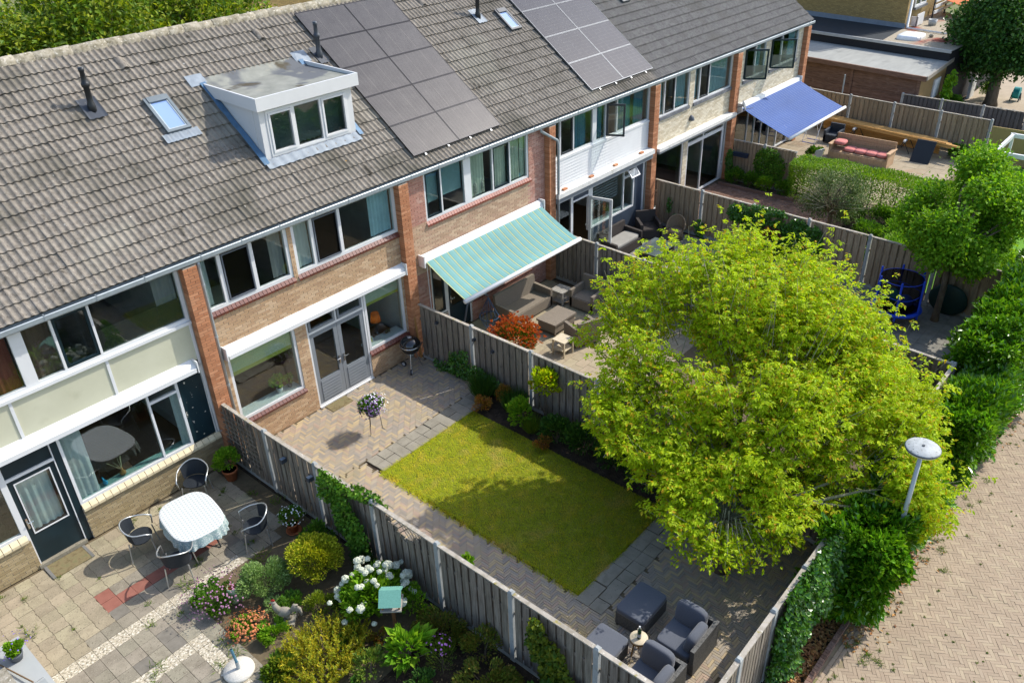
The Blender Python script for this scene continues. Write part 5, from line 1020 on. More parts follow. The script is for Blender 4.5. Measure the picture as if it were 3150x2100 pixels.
# --- garden E, F
t = thing('flower_box', 'small blue planter box hanging on the striped fence', 'planter', (24.05, -.75, 1.25)); part('box', MB().hexa([(-.1, -.3, -.15), (.0, -.3, -.15), (.0, .3, -.15), (-.1, .3, -.15)], [(-.14, -.33, .03), (.0, -.33, .03), (.0, .33, .03), (-.14, .33, .03)]), plain('box_blue', hx('1c2f45')), t, False)
t = thing('garden_chair', 'grey metal chair back showing above the fence', 'chair', (19.2, -2.0, 0)); part('seat', MB().box(-.22, -.22, .42, .22, .22, .45), GREYP, t, False); part('backrest', MB().add([(-.23+.046*i, .22+.06*math.sin(math.pi*i/10), z+(.12*math.sin(math.pi*i/10) if z > 1 else 0)) for z in (.5, 1.02) for i in range(11)], [(i, i+1, 12+i, 11+i) for i in range(10)]), GREYP, t, False)
for x in (-.2, .2):
    for y in (-.2, .2): part('leg', MB().cyl((x, y, 0), (x, y, .43), .014), GREYP, t, False)
SCAF = mat('scaffold_wood', [hx('a98a6a'), hx('bf9f7e')], scale=4, stretch=(1, 6, 1), rough=.8, vary=.06, spots=((12, .66, hx('7f6248'), .06),))
ps = thing('plank_sofa', 'pale plank sofa with long red cushion behind the hedge', 'sofa', (29.1, -3.75, 0))
for k in range(3): part('back_plank', MB().box(30.0, -5.05, .35+k*.2, 30.05, -2.45, .54+k*.2), SCAF, ps)
part('seat_plank', MB().box(29.2, -5.0, .30, 30.0, -2.5, .34), SCAF, ps)
for y in (-5.05, -2.5): part('armrest', MB().box(29.15, y, .0, 30.0, y+.05, .62).box(29.1, y-.06, .62, 30.05, y+.1, .66), SCAF, ps)
part('front_plank', MB().box(29.15, -5.0, .0, 29.2, -2.5, .3), SCAF, ps)
REDC = mat('red_cushion', [hx('bf736c'), hx('cc857d')], scale=5, rough=.95, bump=.01, bscale=10)
rc = thing('sofa_cushion', 'long tufted red cushion sagging over the plank sofa', 'cushion', (29.6, -3.7, .34))
cm = MB()
for k in range(5): cm.ell((29.6, -4.7+k*.48, .42+(.25 if k == 4 else 0)), (.3, .26, .09), 16, 8, .6)
part('pads', cm, REDC, rc, smooth=True)
BEAM = mat('new_timber', [hx('b98a4a'), hx('cfa060')], scale=3, stretch=(6, 1, 6), rough=.7, vary=.12)
p0, p1 = Vector((33.0, -.4, 0)), Vector((31.9, -6.6, 0))
sk_ = []
for j in range(2):
    for k in range(6):
        dx = k*.11; pos = ['rear', 'second', 'third', 'fourth', 'fifth', 'front'][5-k] if False else k
        t = part('timber_beam', MB().bar((p0.x-.3+dx+random.gauss(0, .01), p0.y+random.gauss(0, .15), .62+j*.08), (p1.x-.3+dx, p1.y+random.gauss(0, .3), .62+j*.08), .095, .07), BEAM, None); tag(t, 'long new timber beam stacked on trestles along the end garden fence', 'beam', 'timber beams on the trestles')
for k in range(5): tag(part('timber_board', MB().bar((33.28, -.5, .07+k*.13), (32.4, -6.2, .07+k*.13), .03, .125), BEAM, None), ['lowest', 'second lowest', 'middle', 'second highest', 'topmost'][k]+' wide timber board stacked on edge behind the trestles', 'board', 'boards stacked on edge')
for k, q in enumerate((.32, .72)):
    c = p0.lerp(p1, q); t = thing('trestle', ['folding work trestle beside the dark tub chair', 'folding work trestle beside the black board'][k], 'trestle', (c.x-.2, c.y, 0), 0, 'trestles under the timber'); part('top_bar', MB().box(-.4, -.04, .5, .42, .04, .58), MATS['hub_grey'], t, False)
    for x in (-.36, .36):
        for s in (-1, 1): part('leg', MB().tube([(x, 0, .5), (x, s*.3, 0)], .018, 5), BLACKP, t, False)
loungechair('tub_chair', 'dark blue grey tub chair in front of the timber', (31.4, -1.75, 0), R(-90), .72, .68, plain('tub_grey', hx('2c333b'), rough=.6), back=.8, arm=.58)
t = thing('black_board', 'black board leaning against the timber stack', 'board', (31.0, -5.9, 0)); part('board', MB().hexa([(30.7, -6.3, 0), (30.75, -6.3, 0), (30.75, -5.5, 0), (30.7, -5.5, 0)], [(31.3, -6.3, .85), (31.35, -6.3, .85), (31.35, -5.5, .85), (31.3, -5.5, .85)]), plain('board_black', hx('22262a'), rough=.6), t)
t = thing('drying_rack', 'white and blue clothes drying rack beside the awning', 'drying rack', (30.9, -.9, 0)); W_ = WHITE
for s in (-1, 1): part('leg', MB().tube([(-.3, s*.3, 0), (.3, s*.3, .9)], .014, 5).tube([(.3, s*.3, 0), (-.3, s*.3, .9)], .014, 5), W_, t, False)
for k in range(7): part('wire', MB().cyl((-.3+.1*k, -.3, .9), (-.3+.1*k, .3, .9), .008, n=5), W_, t, False)
part('foot', MB().tube([(-.3, -.3, .02), (-.3, .3, .02)], .014, 5).tube([(.3, -.3, .02), (.3, .3, .02)], .014, 5), BLUEP, t, False)
def steelchair(label, loc, rz):
    t = thing('garden_chair', label, 'chair', loc, rz, 'chairs under the blue awning'); TU = plain('steel_tube', hx('b5b8b8'), rough=.35, metal=.7)
    part('frame', MB().tube([(-.25, -.22, 0), (-.25, -.2, .62), (-.25, .2, .62), (-.25, .28, .95), (.25, .28, .95), (.25, .2, .62), (.25, -.2, .62), (.25, -.22, 0)], .014, 6), TU, t, False, True); part('seat', MB().box(-.23, -.2, .42, .23, .2, .44), plain('grey_mesh', hx('7c8082')), t, False); part('backrest', MB().hexa([(-.23, .19, .46), (.23, .19, .46), (.23, .2, .46), (-.23, .2, .46)], [(-.23, .27, .93), (.23, .27, .93), (.23, .28, .93), (-.23, .28, .93)]), MATS['grey_mesh'], t, False)
    for x in (-.25, .25): part('leg', MB().cyl((x, .22, 0), (x, .18, .44), .014), TU, t, False)
steelchair('steel framed grey chair half under the front bar of the blue awning', (27.3, -2.55, 0), R(160)); steelchair('steel framed chair in shade further under the blue awning', (26.5, -1.9, 0), R(100))
WP = thing('pergola', 'white painted timber frame at the right picture edge', 'pergola', (28.3, -9.6, 0))
for x, y in ((27.6, -9.3), (27.6, -11.3), (30.2, -9.3), (30.2, -11.3)): part('post', MB().box(x-.05, y-.05, 0, x+.05, y+.05, 1.9), WHITE, WP)
for a, b in (((27.5, -9.3), (30.3, -9.3)), ((27.5, -11.3), (30.3, -11.3)), ((27.6, -9.2), (27.6, -11.4)), ((30.2, -9.2), (30.2, -11.4))): part('beam', MB().bar((*a, 1.97), (*b, 1.97), .1, .16), WHITE, WP)
t = thing('satellite_dish', 'small grey satellite dish on the downpipe above the flower box', 'satellite dish', (24.3, -.3, 2.9)); part('dish', MB().lathe([(0, 0), (.12, .02), (.22, .07), (.21, .075), (.11, .03), (0, .012)], n=20).xf(Matrix.Translation((0, -.15, .2)) @ Matrix.Rotation(R(65), 4, 'X') @ Matrix.Rotation(R(20), 4, 'Y')), plain('dish_grey', hx('6d7276')), t, False, True); part('arm', MB().tube([(0, .1, .1), (0, -.15, .2)], .02, 6).tube([(0, -.15, .05), (.25, -.5, .12)], .012, 5), MATS['dish_grey'], t, False)
t = thing('pole', 'thin grey pole standing behind the end garden fence', 'pole', (33.9, -.9, 0)); part('tube', MB().cyl((0, 0, 0), (0, 0, 2.5), .035), ZINC, t, False)

# ---------------------------------------------------------------- far buildings on the right
SHW = mat('shed_board', [hx('5a4438'), hx('74594a'), hx('826656')], scale=2.5, stretch=(1, 1, 9), rough=.85, bump=.006, vary=.14, spots=((3, .62, hx('8d7466'), .2),))
sh = thing('shed', 'brown wooden shed with grey flat roof behind the far fence', 'shed', (37, 0, 0))
pA, pB, pC, pD = (36.9, 3.4), (35.6, -3.9), (39.6, -4.0), (41, 3.6)
def lerp2(a, b, t): return (a[0]+(b[0]-a[0])*t, a[1]+(b[1]-a[1])*t)
for k in range(14): part('weatherboard', MB().hexa([(pA[0]+.02, pA[1], .05+k*.165), (pB[0]+.02, pB[1], .05+k*.165), (pB[0]+.2, pB[1], .05+k*.165), (pA[0]+.2, pA[1], .05+k*.165)], [(pA[0]+.06, pA[1], .205+k*.165), (pB[0]+.06, pB[1], .205+k*.165), (pB[0]+.2, pB[1], .205+k*.165), (pA[0]+.2, pA[1], .205+k*.165)]), SHW, sh)
for q in (.0, .52, .99): c = lerp2(pA, pB, q); part('batten', MB().box(c[0]-.03, c[1]-.06, 0, c[0]+.03, c[1]+.06, 2.35), SHW, sh)
part('end_wall', MB().hexa([(pB[0]+.1, pB[1], 0), (pC[0], pC[1], 0), (pC[0], pC[1]+.1, 0), (pB[0]+.1, pB[1]+.1, 0)], [(pB[0]+.1, pB[1], 2.4), (pC[0], pC[1], 2.4), (pC[0], pC[1]+.1, 2.4), (pB[0]+.1, pB[1]+.1, 2.4)]), plain('honey_cladding', hx('8d7148')), sh)
part('window', MB().box(37.6, pB[1]-.12, 1.0, 38.5, pB[1]-.05, 1.9), WHITE, sh); part('fascia', MB().hexa([(36.6, 3.4, 2.3), (35.35, -4.2, 2.3), (35.45, -4.2, 2.3), (36.7, 3.4, 2.3)], [(36.6, 3.4, 2.52), (35.35, -4.2, 2.52), (35.45, -4.2, 2.52), (36.7, 3.4, 2.52)]), SHW, sh)
part('roof', MB().hexa([(36.62, 3.4, 2.42), (35.38, -4.2, 2.42), (40, -4.0, 2.42), (41.2, 3.9, 2.42)], [(36.62, 3.4, 2.5), (35.38, -4.2, 2.5), (40, -4.0, 2.5), (41.2, 3.9, 2.5)]), mat('grey_roofing', [hx('8a8a84'), hx('9a9a93')], scale=1.2, stretch=(.6, 3, 1), rough=.8, spots=((1, .6, hx('7d7d78'), .2),)), sh); part('roof_edge', MB().hexa([(35.36, -4.26, 2.36), (40, -4.06, 2.36), (40, -4.0, 2.36), (35.36, -4.2, 2.36)], [(35.36, -4.26, 2.55), (40, -4.06, 2.55), (40, -4.0, 2.55), (35.36, -4.2, 2.55)]), plain('weathered_edge', hx('8d867b')), sh)
ex = thing('extension', 'single storey extension with dark walls and gravel flat roof', 'extension', (42, 0, 0))
part('wall', MB().hexa([(40.5, 4.4, 0), (39.2, -4.0, 0), (47, -4.4, 0), (50, 9, 0)], [(40.5, 4.4, 2.9), (39.2, -4.0, 2.9), (47, -4.4, 2.9), (50, 9, 2.9)]), plain('black_cladding', hx('191b20'), rough=.7), ex)
part('roof_edge', MB().hexa([(40.4, 4.4, 2.9), (39.1, -4.05, 2.9), (39.22, -4.05, 2.9), (40.52, 4.4, 2.9)], [(40.4, 4.4, 3.04), (39.1, -4.05, 3.04), (39.22, -4.05, 3.04), (40.52, 4.4, 3.04)]), plain('trim_grey', hx('a8a8a4')), ex)
part('roofing', MB().poly([(40.5, 4.4, 2.95), (39.8, -.3, 2.95), (43.9, -.1, 2.95), (45.3, 8, 2.95)]), plain('dark_bitumen', hx('33373b'), rough=.75, spec=.2), ex)
part('gravel', MB().poly([(39.8, -.3, 2.955), (39.2, -4.0, 2.955), (47, -4.4, 2.955), (50.5, .1, 2.955), (43.9, -.1, 2.955)]), mat('roof_gravel', [hx('7d7263'), hx('a59a86'), hx('8d8170')], scale=14, rough=.95, bump=.02, bscale=30, spots=((.55, .55, hx('8d4a3c'), .12), (.8, .66, hx('9a7a2e'), .1))), ex)
part('roof_dome', MB().ell((41.5, -1.3, 2.98), (.75, .62, .22), 20, 8, .45), plain('dome_white', (.75, .76, .76), rough=.25), ex, smooth=True); part('stone', MB().ell((42.2, -2.1, 3.03), (.12, .12, .1), 8, 6), CONCG, ex); part('white_pipe', MB().tube([(43.75, -.3, 3.02), (43.2, -2.6, 3.02)], .05, 6), WHITE, ex)
part('skylight_hatch', MB().hexa([(42.2, -3.2, 2.98), (41.2, -4.1, 2.98), (43.6, -4.3, 2.98), (44.4, -3.4, 2.98)], [(42.2, -3.2, 3.1), (41.2, -4.1, 3.1), (43.6, -4.3, 3.2), (44.4, -3.4, 3.2)]), plain('hatch_grey', hx('8d9196'), rough=.3), ex)
part('white_door', MB().box(42.5, -4.6, 0, 43.3, -4.45, 2.3), WHITE, ex)
YB = mat('yellow_far_brick', [hx('8d7748'), hx('a18a58')], scale=5, stretch=(1, 1, 1), rough=.9)
def brickmat():
    m = bpy.data.materials.new('far_brickwork'); m.use_nodes = True; t = m.node_tree; N = t.nodes; L = t.links; g = N.new('ShaderNodeNewGeometry'); s = N.new('ShaderNodeSeparateXYZ'); L.new(g.outputs['Position'], s.inputs[0]); a = N.new('ShaderNodeMath'); a.operation = 'ADD'; L.new(s.outputs[0], a.inputs[0]); L.new(s.outputs[1], a.inputs[1]); c = N.new('ShaderNodeCombineXYZ'); L.new(a.outputs[0], c.inputs[0]); L.new(s.outputs[2], c.inputs[1])
    b = N.new('ShaderNodeTexBrick'); b.inputs['Scale'].default_value = 1; b.inputs['Brick Width'].default_value = .23; b.inputs['Row Height'].default_value = .07; b.inputs['Mortar Size'].default_value = .007; b.inputs[1].default_value = (*hx('a58c55'), 1); b.inputs[2].default_value = (*hx('8d7645'), 1); b.inputs[3].default_value = (*hx('6b5f48'), 1); L.new(c.outputs[0], b.inputs[0]); L.new(b.outputs[0], N['Principled BSDF'].inputs['Base Color']); N['Principled BSDF'].inputs['Roughness'].default_value = .9; return m
yb = thing('brick_house', 'yellow brick house with white balcony rails in the far background', 'house', (46, 4, 0))
part('wall', MB().hexa([(45.6, 9, 2.5), (43.9, -.1, 2.5), (52, .1, 2.5), (54, 9, 2.5)], [(45.6, 9, 9), (43.9, -.1, 9), (52, .1, 9), (54, 9, 9)]), brickmat(), yb); part('wall_flashing', MB().hexa([(45.5, 9, 2.95), (43.85, -.15, 2.95), (43.9, -.15, 2.95), (45.6, 9, 2.95)], [(45.5, 9, 3.2), (43.85, -.15, 3.2), (43.9, -.15, 3.2), (45.6, 9, 3.2)]), plain('flashing_grey', hx('747f8a')), yb)
part('window', ring(MB(), 44.9, 46.8, 3.9, 5.6, -.16, -.06, .1).box(45.8, -.15, 4, 45.9, -.07, 5.5), WHITE, yb); part('pane', MB().box(45, -.10, 4, 46.7, -.08, 5.5), GLASSD, yb); part('window_sill', MB().box(44.85, -.25, 3.78, 46.85, -.05, 3.9), SLATE, yb)
for k in range(4): part('balcony_rail', MB().box(47.2, -.62, 3.25+k*.32, 52, -.55, 3.42+k*.32), WHITE, yb)
for x in (47.25, 49.5): part('balcony_post', MB().box(x, -.55, 2.95, x+.08, -.47, 4.6), ANTHR, yb)
downpipe(yb, [(43.95, -.25, 9), (43.95, -.25, 3.05), (43.8, -.35, 3.0)], .07, WHITE)
part('white_board', MB().box(44.5, -.6, 3.0, 44.55, -.2, 3.5).box(44.5, -.55, 3.0, 45.6, -.5, 3.62), WHITE, yb)
oa = thing('awning', 'orange awning on the far balcony', 'awning', (49, -1.5, 3)); part('canopy_fabric', MB().hexa([(47.5, -3.3, 3.35), (53, -3.2, 3.35), (53, -.7, 3.9), (48.3, -.7, 3.9)], [(47.5, -3.3, 3.38), (53, -3.2, 3.38), (53, -.7, 3.93), (48.3, -.7, 3.93)]), plain('orange_canvas', hx('c8692f'), rough=.8, transl=(1, .8, .6), tfac=.2), oa); part('front_bar', MB().box(47.4, -3.4, 3.3, 53, -3.3, 3.42), WHITE, oa)
t = thing('white_tub', 'small grey tub on the gravel roof', 'tub', (45.5, -1.1, 2.955)); part('tub', MB().lathe([(.0, 0), (.2, 0), (.24, .32), (.21, .32), (.18, .05)], n=16), plain('tub_light', hx('a5a8a8')), t, False, True)
t = thing('hose_reel', 'teal hose reel on the far terrace beneath the dark tree', 'hose reel', (43.5, -6.6, 0)); part('reel', MB().cyl((0, -.15, .4), (0, .15, .4), .3, n=20), plain('hose_teal', hx('1d8a8a')), t, False); part('stand', MB().tube([(-.25, -.2, 0), (0, -.2, .4), (.25, -.2, 0)], .03, 5).tube([(-.25, .2, 0), (0, .2, .4), (.25, .2, 0)], .03, 5), DGR, t, False)
fp = sheet('far_terrace', rect(39, -14, 56, -4.4), -.01, mat('far_paving', [hx('9a8c78'), hx('ab9c87')], scale=2, rough=.9))
sheet('far_lawn', rect(18.6, -14.5, 32.5, -8.2), -.008, mat('far_grass', [hx('4f7a1e'), hx('659228')], scale=4, rough=1, bump=.03, bscale=30))
# house across, seen over the ridge
hb = thing('brick_house', 'pale brick house glimpsed above the ridge between trees', 'house', (14, 20, 0)); part('wall', MB().box(11.5, 20, 0, 22, 26, 7.2), brickmat(), hb); part('window', ring(MB(), 13.4, 16.6, 3.9, 6.3, 19.85, 19.98, .12).box(14.9, 19.86, 4.02, 15.05, 19.97, 6.18), WHITE, hb); part('pane', MB().box(13.5, 19.92, 4.0, 16.5, 19.95, 6.2), GLASSD, hb)
# street lamp
la = thing('street_lamp', 'street lamp with flat grey disc head above the laurel hedge', 'street lamp', (5.8, -13.5, 0)); LG = plain('lamp_post_grey', hx('a3a8a8'), rough=.4, metal=.3)
part('post', MB().cyl((0, 0, 0), (0, 0, 3.3), .05, .038, 12), LG, la, False, True); part('head', MB().lathe([(.05, 3.27), (.18, 3.30), (.275, 3.36), (.285, 3.395)], n=32), plain('lamp_cream', hx('cfc9a6'), rough=.4), la, False, True); part('cover', MB().lathe([(.285, 3.41), (.29, 3.418), (.275, 3.43), (.12, 3.455), (.0, 3.46)], n=32), mat('lamp_cover', [hx('8c9090'), hx('a9adac')], scale=9, rough=.6, spots=((20, .6, hx('6b6d68'), .1),)), la, False, True); part('cap', MB().cyl((0, 0, 3.458), (0, 0, 3.475), .025, n=10), DGR, la, False); part('rim', MB().lathe([(.287, 3.395), (.297, 3.397), (.297, 3.41), (.287, 3.412)], n=32), DGR, la, False, True)

# ---------------------------------------------------------------- things behind the panes
def lamp_():
    t = thing('table_lamp', 'lit table lamp behind the right window of the tan brick house', 'lamp', (5.35, .75, .75)); part('stem', MB().lathe([(.08, 0), (.08, .02), (.02, .04), (.03, .15), (.015, .3), (.02, .42)], n=14), glass('lamp_glass', (.8, .8, .8), .2), t, False, True); part('shade', MB().lathe([(.15, .40), (.11, .66)], n=20), plain('wicker_shade', hx('8d6a44'), rough=.9, transl=(1, .8, .6), tfac=.5), t, False, True)
    bm = bpy.data.materials.new('warm_bulb'); bm.use_nodes = True; bm.node_tree.nodes['Principled BSDF'].inputs['Emission Color'].default_value = (1, .6, .3, 1); bm.node_tree.nodes['Principled BSDF'].inputs['Emission Strength'].default_value = 12; part('bulb', MB().ell((0, 0, .52), (.03, .03, .04), 10, 6), bm, t, False, True)
    c = thing('cabinet', 'brown wooden cabinet under the lit table lamp', 'cabinet', (5.3, .85, 0)); part('body', MB().box(-.5, -.3, .03, .5, .3, .75), ROOMF, c, False)
    for x in (-.24, .24): part('door', MB().box(x-.22, -.32, .06, x+.22, -.3, .7), ROOMF, c, False)
lamp_()
t = thing('plate', 'white plate with two pears on the right window sill', 'plate', (5.35, .28, .92)); part('dish', MB().lathe([(0, 0), (.1, .0), (.14, .02), (.1, .012), (0, .01)], n=20), WHITE, t, False, True)
for dx, lab in ((-.04, 'brown pear ornament on the plate, left one'), (.05, 'brown pear ornament on the plate, right one')): p_ = thing('pear', lab, 'ornament', (5.35+dx, .28, .94)); part('fruit', MB().lathe([(0, 0), (.04, .02), (.045, .05), (.02, .1), (.0, .11)], n=12), plain('pear_brown', hx('6b5a3a')), p_, False, True)
t = thing('picture_frame', 'small cream picture frame on the right window sill', 'frame', (4.72, .26, .92), R(-20)); part('frame', MB().hexa([(-.08, 0, 0), (.08, 0, 0), (.08, .012, 0), (-.08, .012, 0)], [(-.08, .05, .16), (.08, .05, .16), (.08, .062, .16), (-.08, .062, .16)]), WHITE, t, False); part('picture', MB().hexa([(-.06, -.003, .02), (.06, -.003, .02), (.06, .0, .02), (-.06, .0, .02)], [(-.06, .041, .14), (.06, .041, .14), (.06, .044, .14), (-.06, .044, .14)]), plain('cream_print', hx('d8c98a')), t, False)
t = thing('bird_figurine', 'turquoise glass bird on the sill behind the checked cloth table', 'figurine', (-2.85, .2, .975)); part('body', MB().ell((0, 0, .05), (.05, .08, .05), 12, 8).ell((0, -.07, .11), (.03, .035, .03), 10, 6).cyl((0, .06, .06), (0, .13, .12), .03, .01), plain('turquoise_glass', hx('2b9cc0'), rough=.1, spec=.8), t, False, True)
t = thing('vase', 'small brown glass vase with dried stems on the teal sill', 'vase', (-2.45, .2, .975)); part('bulb', MB().lathe([(.03, 0), (.07, .04), (.07, .09), (.025, .15), (.03, .19)], n=16), plain('amber_glass', hx('8d6a3a'), rough=.1), t, False, True); part('stems', (lambda m: ([m.tube([(0, 0, .15), (random.gauss(0, .1), random.gauss(0, .06), .45)], .004, 4) for _ in range(6)], m)[-1])(MB()), plain('dry_stem', hx('b9b78a')), t, False)
for k, (x, h_) in enumerate(((-3.32, .16), (-3.22, .24), (-3.12, .14))): t = thing('candlestick', ['short brass candlestick left on the teal sill', 'tall brass candlestick in the middle on the teal sill', 'short brass candlestick right on the teal sill'][k], 'candlestick', (x, .2, .975), 0, 'brass candlesticks on the teal sill'); part('stem', MB().lathe([(.05, 0), (.05, .01), (.015, .03), (.02, h_*.5), (.012, h_*.8), (.03, h_)], n=12), plain('brass', hx('8a7440'), rough=.3, metal=.7), t, False, True)
for k, (x, lab) in enumerate(((9.05, 'tall pale fish shaped vase behind the upper window, left one'), (9.35, 'tall pale fish shaped vase behind the upper window, right one'))): t = thing('vase', lab, 'vase', (x, .18, 3.87)); part('body', MB().lathe([(.05, 0), (.09, .12), (.09, .3), (.05, .42), (.02, .46)], n=14), mat('patterned_ceramic', [hx('d5d2c0'), hx('6d6a58')], scale=30, rough=.5, detail=1), t, False, True)
t = thing('vase', 'small white jar behind the upper window right of the curtains', 'vase', (11.0, .17, 3.87)); part('jar', MB().lathe([(.04, 0), (.06, .06), (.03, .12)], n=12), plain('jar_blue', hx('8fb4b8')), t, False, True)
t = thing('wooden_disc', 'round yellow wooden disc on the sill behind the open glass door', 'ornament', (14.85, .22, 1.0)); part('disc', MB().ell((0, 0, .18), (.09, .012, .18), 20, 10), plain('yellow_wood', hx('c9a050')), t, False, True)
for k in range(16): pass
# ---------------------------------------------------------------- plants
def leafmat(name, cols, vary=.25, hue=.012, tfac=.35, rough=.55, spec=.22, extra=None):
    pc = list(cols)*3+list(extra or [])
    return mat(name, [cols[0], cols[-1]], scale=1.1, rough=rough, spec=spec, piece=pc, pmix=.8, vary=vary, hue=hue, transl=(1.25, 1.2, .5), tfac=tfac)
NEG = leafmat('bright_maple_leaf', [hx('a8c018'), hx('b4ca1c'), hx('c0d224'), hx('96b016')], vary=.15, hue=.01, tfac=.5, extra=[hx('b5ab22'), hx('c79a26')])
MAPL = leafmat('maple_leaf', [hx('5d8c18'), hx('73a01e'), hx('8ab22a')], tfac=.45)
LAUR = leafmat('laurel_leaf', [hx('3f6f14'), hx('55851a'), hx('729f22')], rough=.25, spec=.6, tfac=.32)
IVY = leafmat('ivy_leaf', [hx('34601a'), hx('457522'), hx('5a872a')], rough=.3, spec=.55, tfac=.28)
DTREE = leafmat('dark_tree_leaf', [hx('2f5222'), hx('3d6428'), hx('557c34')], rough=.35, tfac=.28)
LIND = leafmat('lime_tree_leaf', [hx('48661a'), hx('65831e'), hx('97a22e')], tfac=.38)
HEDG = leafmat('beech_leaf', [hx('567f1a'), hx('6f9620'), hx('8dab2c')], tfac=.3)
BOXL = leafmat('variegated_leaf', [hx('9aa61e'), hx('b2b828'), hx('62801c'), hx('c8c23c')], tfac=.3)
SILV = leafmat('silver_leaf', [hx('7d9a52'), hx('98ae6e'), hx('68883e')], tfac=.2)
GREEN = leafmat('mid_green_leaf', [hx('3f6a1a'), hx('557f22'), hx('6a9228')], tfac=.3)
LIMEL = leafmat('fresh_green_leaf', [hx('5d8c1c'), hx('79a326'), hx('8db42c')], tfac=.35)
YELC = leafmat('golden_conifer', [hx('b5a626'), hx('c2b02c'), hx('86982a'), hx('9aa42a')], tfac=.3)
DARKG = leafmat('dark_shrub_leaf', [hx('2d4f1a'), hx('3c6020'), hx('4d7026')], tfac=.28)
BRONZ = leafmat('bronze_groundcover', [hx('5d6a1c'), hx('6f7622'), hx('4d641c'), hx('7a6a26')], tfac=.2)
PHOR = leafmat('photinia_red', [hx('b8602c'), hx('c87a3a'), hx('b04a26')], tfac=.3)
ORAN = leafmat('orange_foliage', [hx('a8662a'), hx('b9803a'), hx('8d7a2a')], tfac=.3)
STRAW = leafmat('grass_blade', [hx('5f7a1e'), hx('7a8c28'), hx('4f6f1c')], tfac=.3)
OLIV = leafmat('grey_green_leaf', [hx('5a6f3a'), hx('6f824a'), hx('4a6030')], tfac=.2)
BARK = mat('bark', [hx('5a4d3e'), hx('7a6c5a')], scale=9, stretch=(1, 1, .3), rough=.95, bump=.01, bscale=40)
TWIG = plain('pale_twig', hx('8d8a70'), rough=.8)
def U(n): return rng.random(n)
def unit(v): return v/np.maximum(np.linalg.norm(v, axis=1, keepdims=True), 1e-6)
def leaf_mesh(name, P, D, Nn, L, W, fold=.25):
    """one folded rhombus per leaf. P base, D axis, Nn normal hint"""
    n = len(P); D = unit(D); S = unit(np.cross(D, Nn)); N2 = np.cross(S, D); L = np.broadcast_to(np.asarray(L, float), (n,))[:, None]; W = np.broadcast_to(np.asarray(W, float), (n,))[:, None]
    m = P+D*L*.48; v = np.stack([P, m+S*W*.5+N2*W*fold, P+D*L, m-S*W*.5+N2*W*fold], 1).reshape(-1, 3)
    k = 4*np.arange(n)[:, None]; F = np.concatenate([np.concatenate([k, k+1, k+2], 1), np.concatenate([k, k+2, k+3], 1)])
    return npmesh(name, v, F)
def rdir(n): return unit(rng.normal(size=(n, 3)))
def lobe_pts(lobes, n, inner=.45, up=0.0):
    """points in the outer shells of spheres (x,y,z,r[,sz]); returns points and outward directions"""
    lb = np.array([(*l, 1.0)[:5] for l in lobes]); w = lb[:, 3]**2; i = rng.choice(len(lb), n, p=w/w.sum()); d = rdir(n); d[:, 2] += up; d = unit(d)
    r = lb[i, 3]*(1-inner*U(n)**1.6); p = lb[i, :3]+d*r[:, None]*np.stack([np.ones(n), np.ones(n), lb[i, 4]], 1); return p, d
def blob_lobes(c, r, k, seed, lobe=.45):
    g = np.random.default_rng(seed); out = []
    for _ in range(k):
        d = g.normal(size=3); d /= np.linalg.norm(d); d[2] = abs(d[2])*1.0-.15; q = .62+.1*g.random(); out.append((c[0]+d[0]*r[0]*q, c[1]+d[1]*r[1]*q, c[2]+d[2]*r[2]*q, lobe*min(r)*(.75+.5*g.random())))
    out.append((*c, min(r)*.7)); return out
def bush(name, label, cat, c, r, n, L, W, m, k=10, seed=1, out=.75, up=.35, lobe=.45, group=None, stems=5, droop=0.0, base=0.0, cull=True):
    """shrub thing: foliage of leaf faces over lobes, stems below; c = centre, r = radii"""
    t = thing(name, label, cat, (c[0], c[1], base), 0, group); lb = blob_lobes(c, r, k, seed, lobe); p, d = lobe_pts(lb, n, .5, .15)
    p = p[p[:, 2] > base+.02]; d = rdir(len(p))*(1-out)+unit(p-np.array(c))*out; d[:, 2] += up-droop; nn = rdir(len(p))*.7+np.array((0, 0, 1.0))
    sz = .7+.6*U(len(p)); part('foliage', leaf_mesh('foliage', p, d, nn, L*sz, W*sz), m, t)
    if stems:
        g = np.random.default_rng(seed+5); mb = MB()
        for _ in range(stems):
            e = (c[0]+g.normal()*r[0]*.4, c[1]+g.normal()*r[1]*.4, c[2]+r[2]*.4); mb.tube([(c[0]+g.normal()*.04, c[1]+g.normal()*.04, base-.02), ((c[0]+e[0])/2, (c[1]+e[1])/2, (base+e[2])/2), e], [.014, .01, .004], 5)
        part('stems', mb, BARK, t)
    return t
def add_flowers(t, p, d, m, r, name='flowers'):
    """small flower discs, one joined part"""
    n = len(p); d = unit(d); a = unit(np.cross(d, rdir(n))); b = np.cross(d, a); k = 6; V = [p+d*r*.5]
    for i in range(k): V.append(p+(a*math.cos(2*math.pi*i/k)+b*math.sin(2*math.pi*i/k))*r)
    V = np.stack(V, 1).reshape(-1, 3); o = (k+1)*np.arange(n)[:, None]; F = np.concatenate([np.concatenate([o, o+1+i, o+1+(i+1) % k], 1) for i in range(k)]); return part(name, npmesh(name, V, F), m, t, kind='stuff')
def branches(mb, root, targets, r0, seed, mid=.5, sag=.0, n=6):
    g = np.random.default_rng(seed)
    for e in targets:
        e = np.array(e); s = np.array(root); q = s+(e-s)*mid+g.normal(size=3)*.12*np.linalg.norm(e-s)*.6; q[2] += sag
        mb.tube([tuple(s), tuple(s+(q-s)*.5+g.normal(size=3)*.05), tuple(q), tuple(q+(e-q)*.5+g.normal(size=3)*.06), tuple(e)], [r0, r0*.8, r0*.6, r0*.4, r0*.18], n)
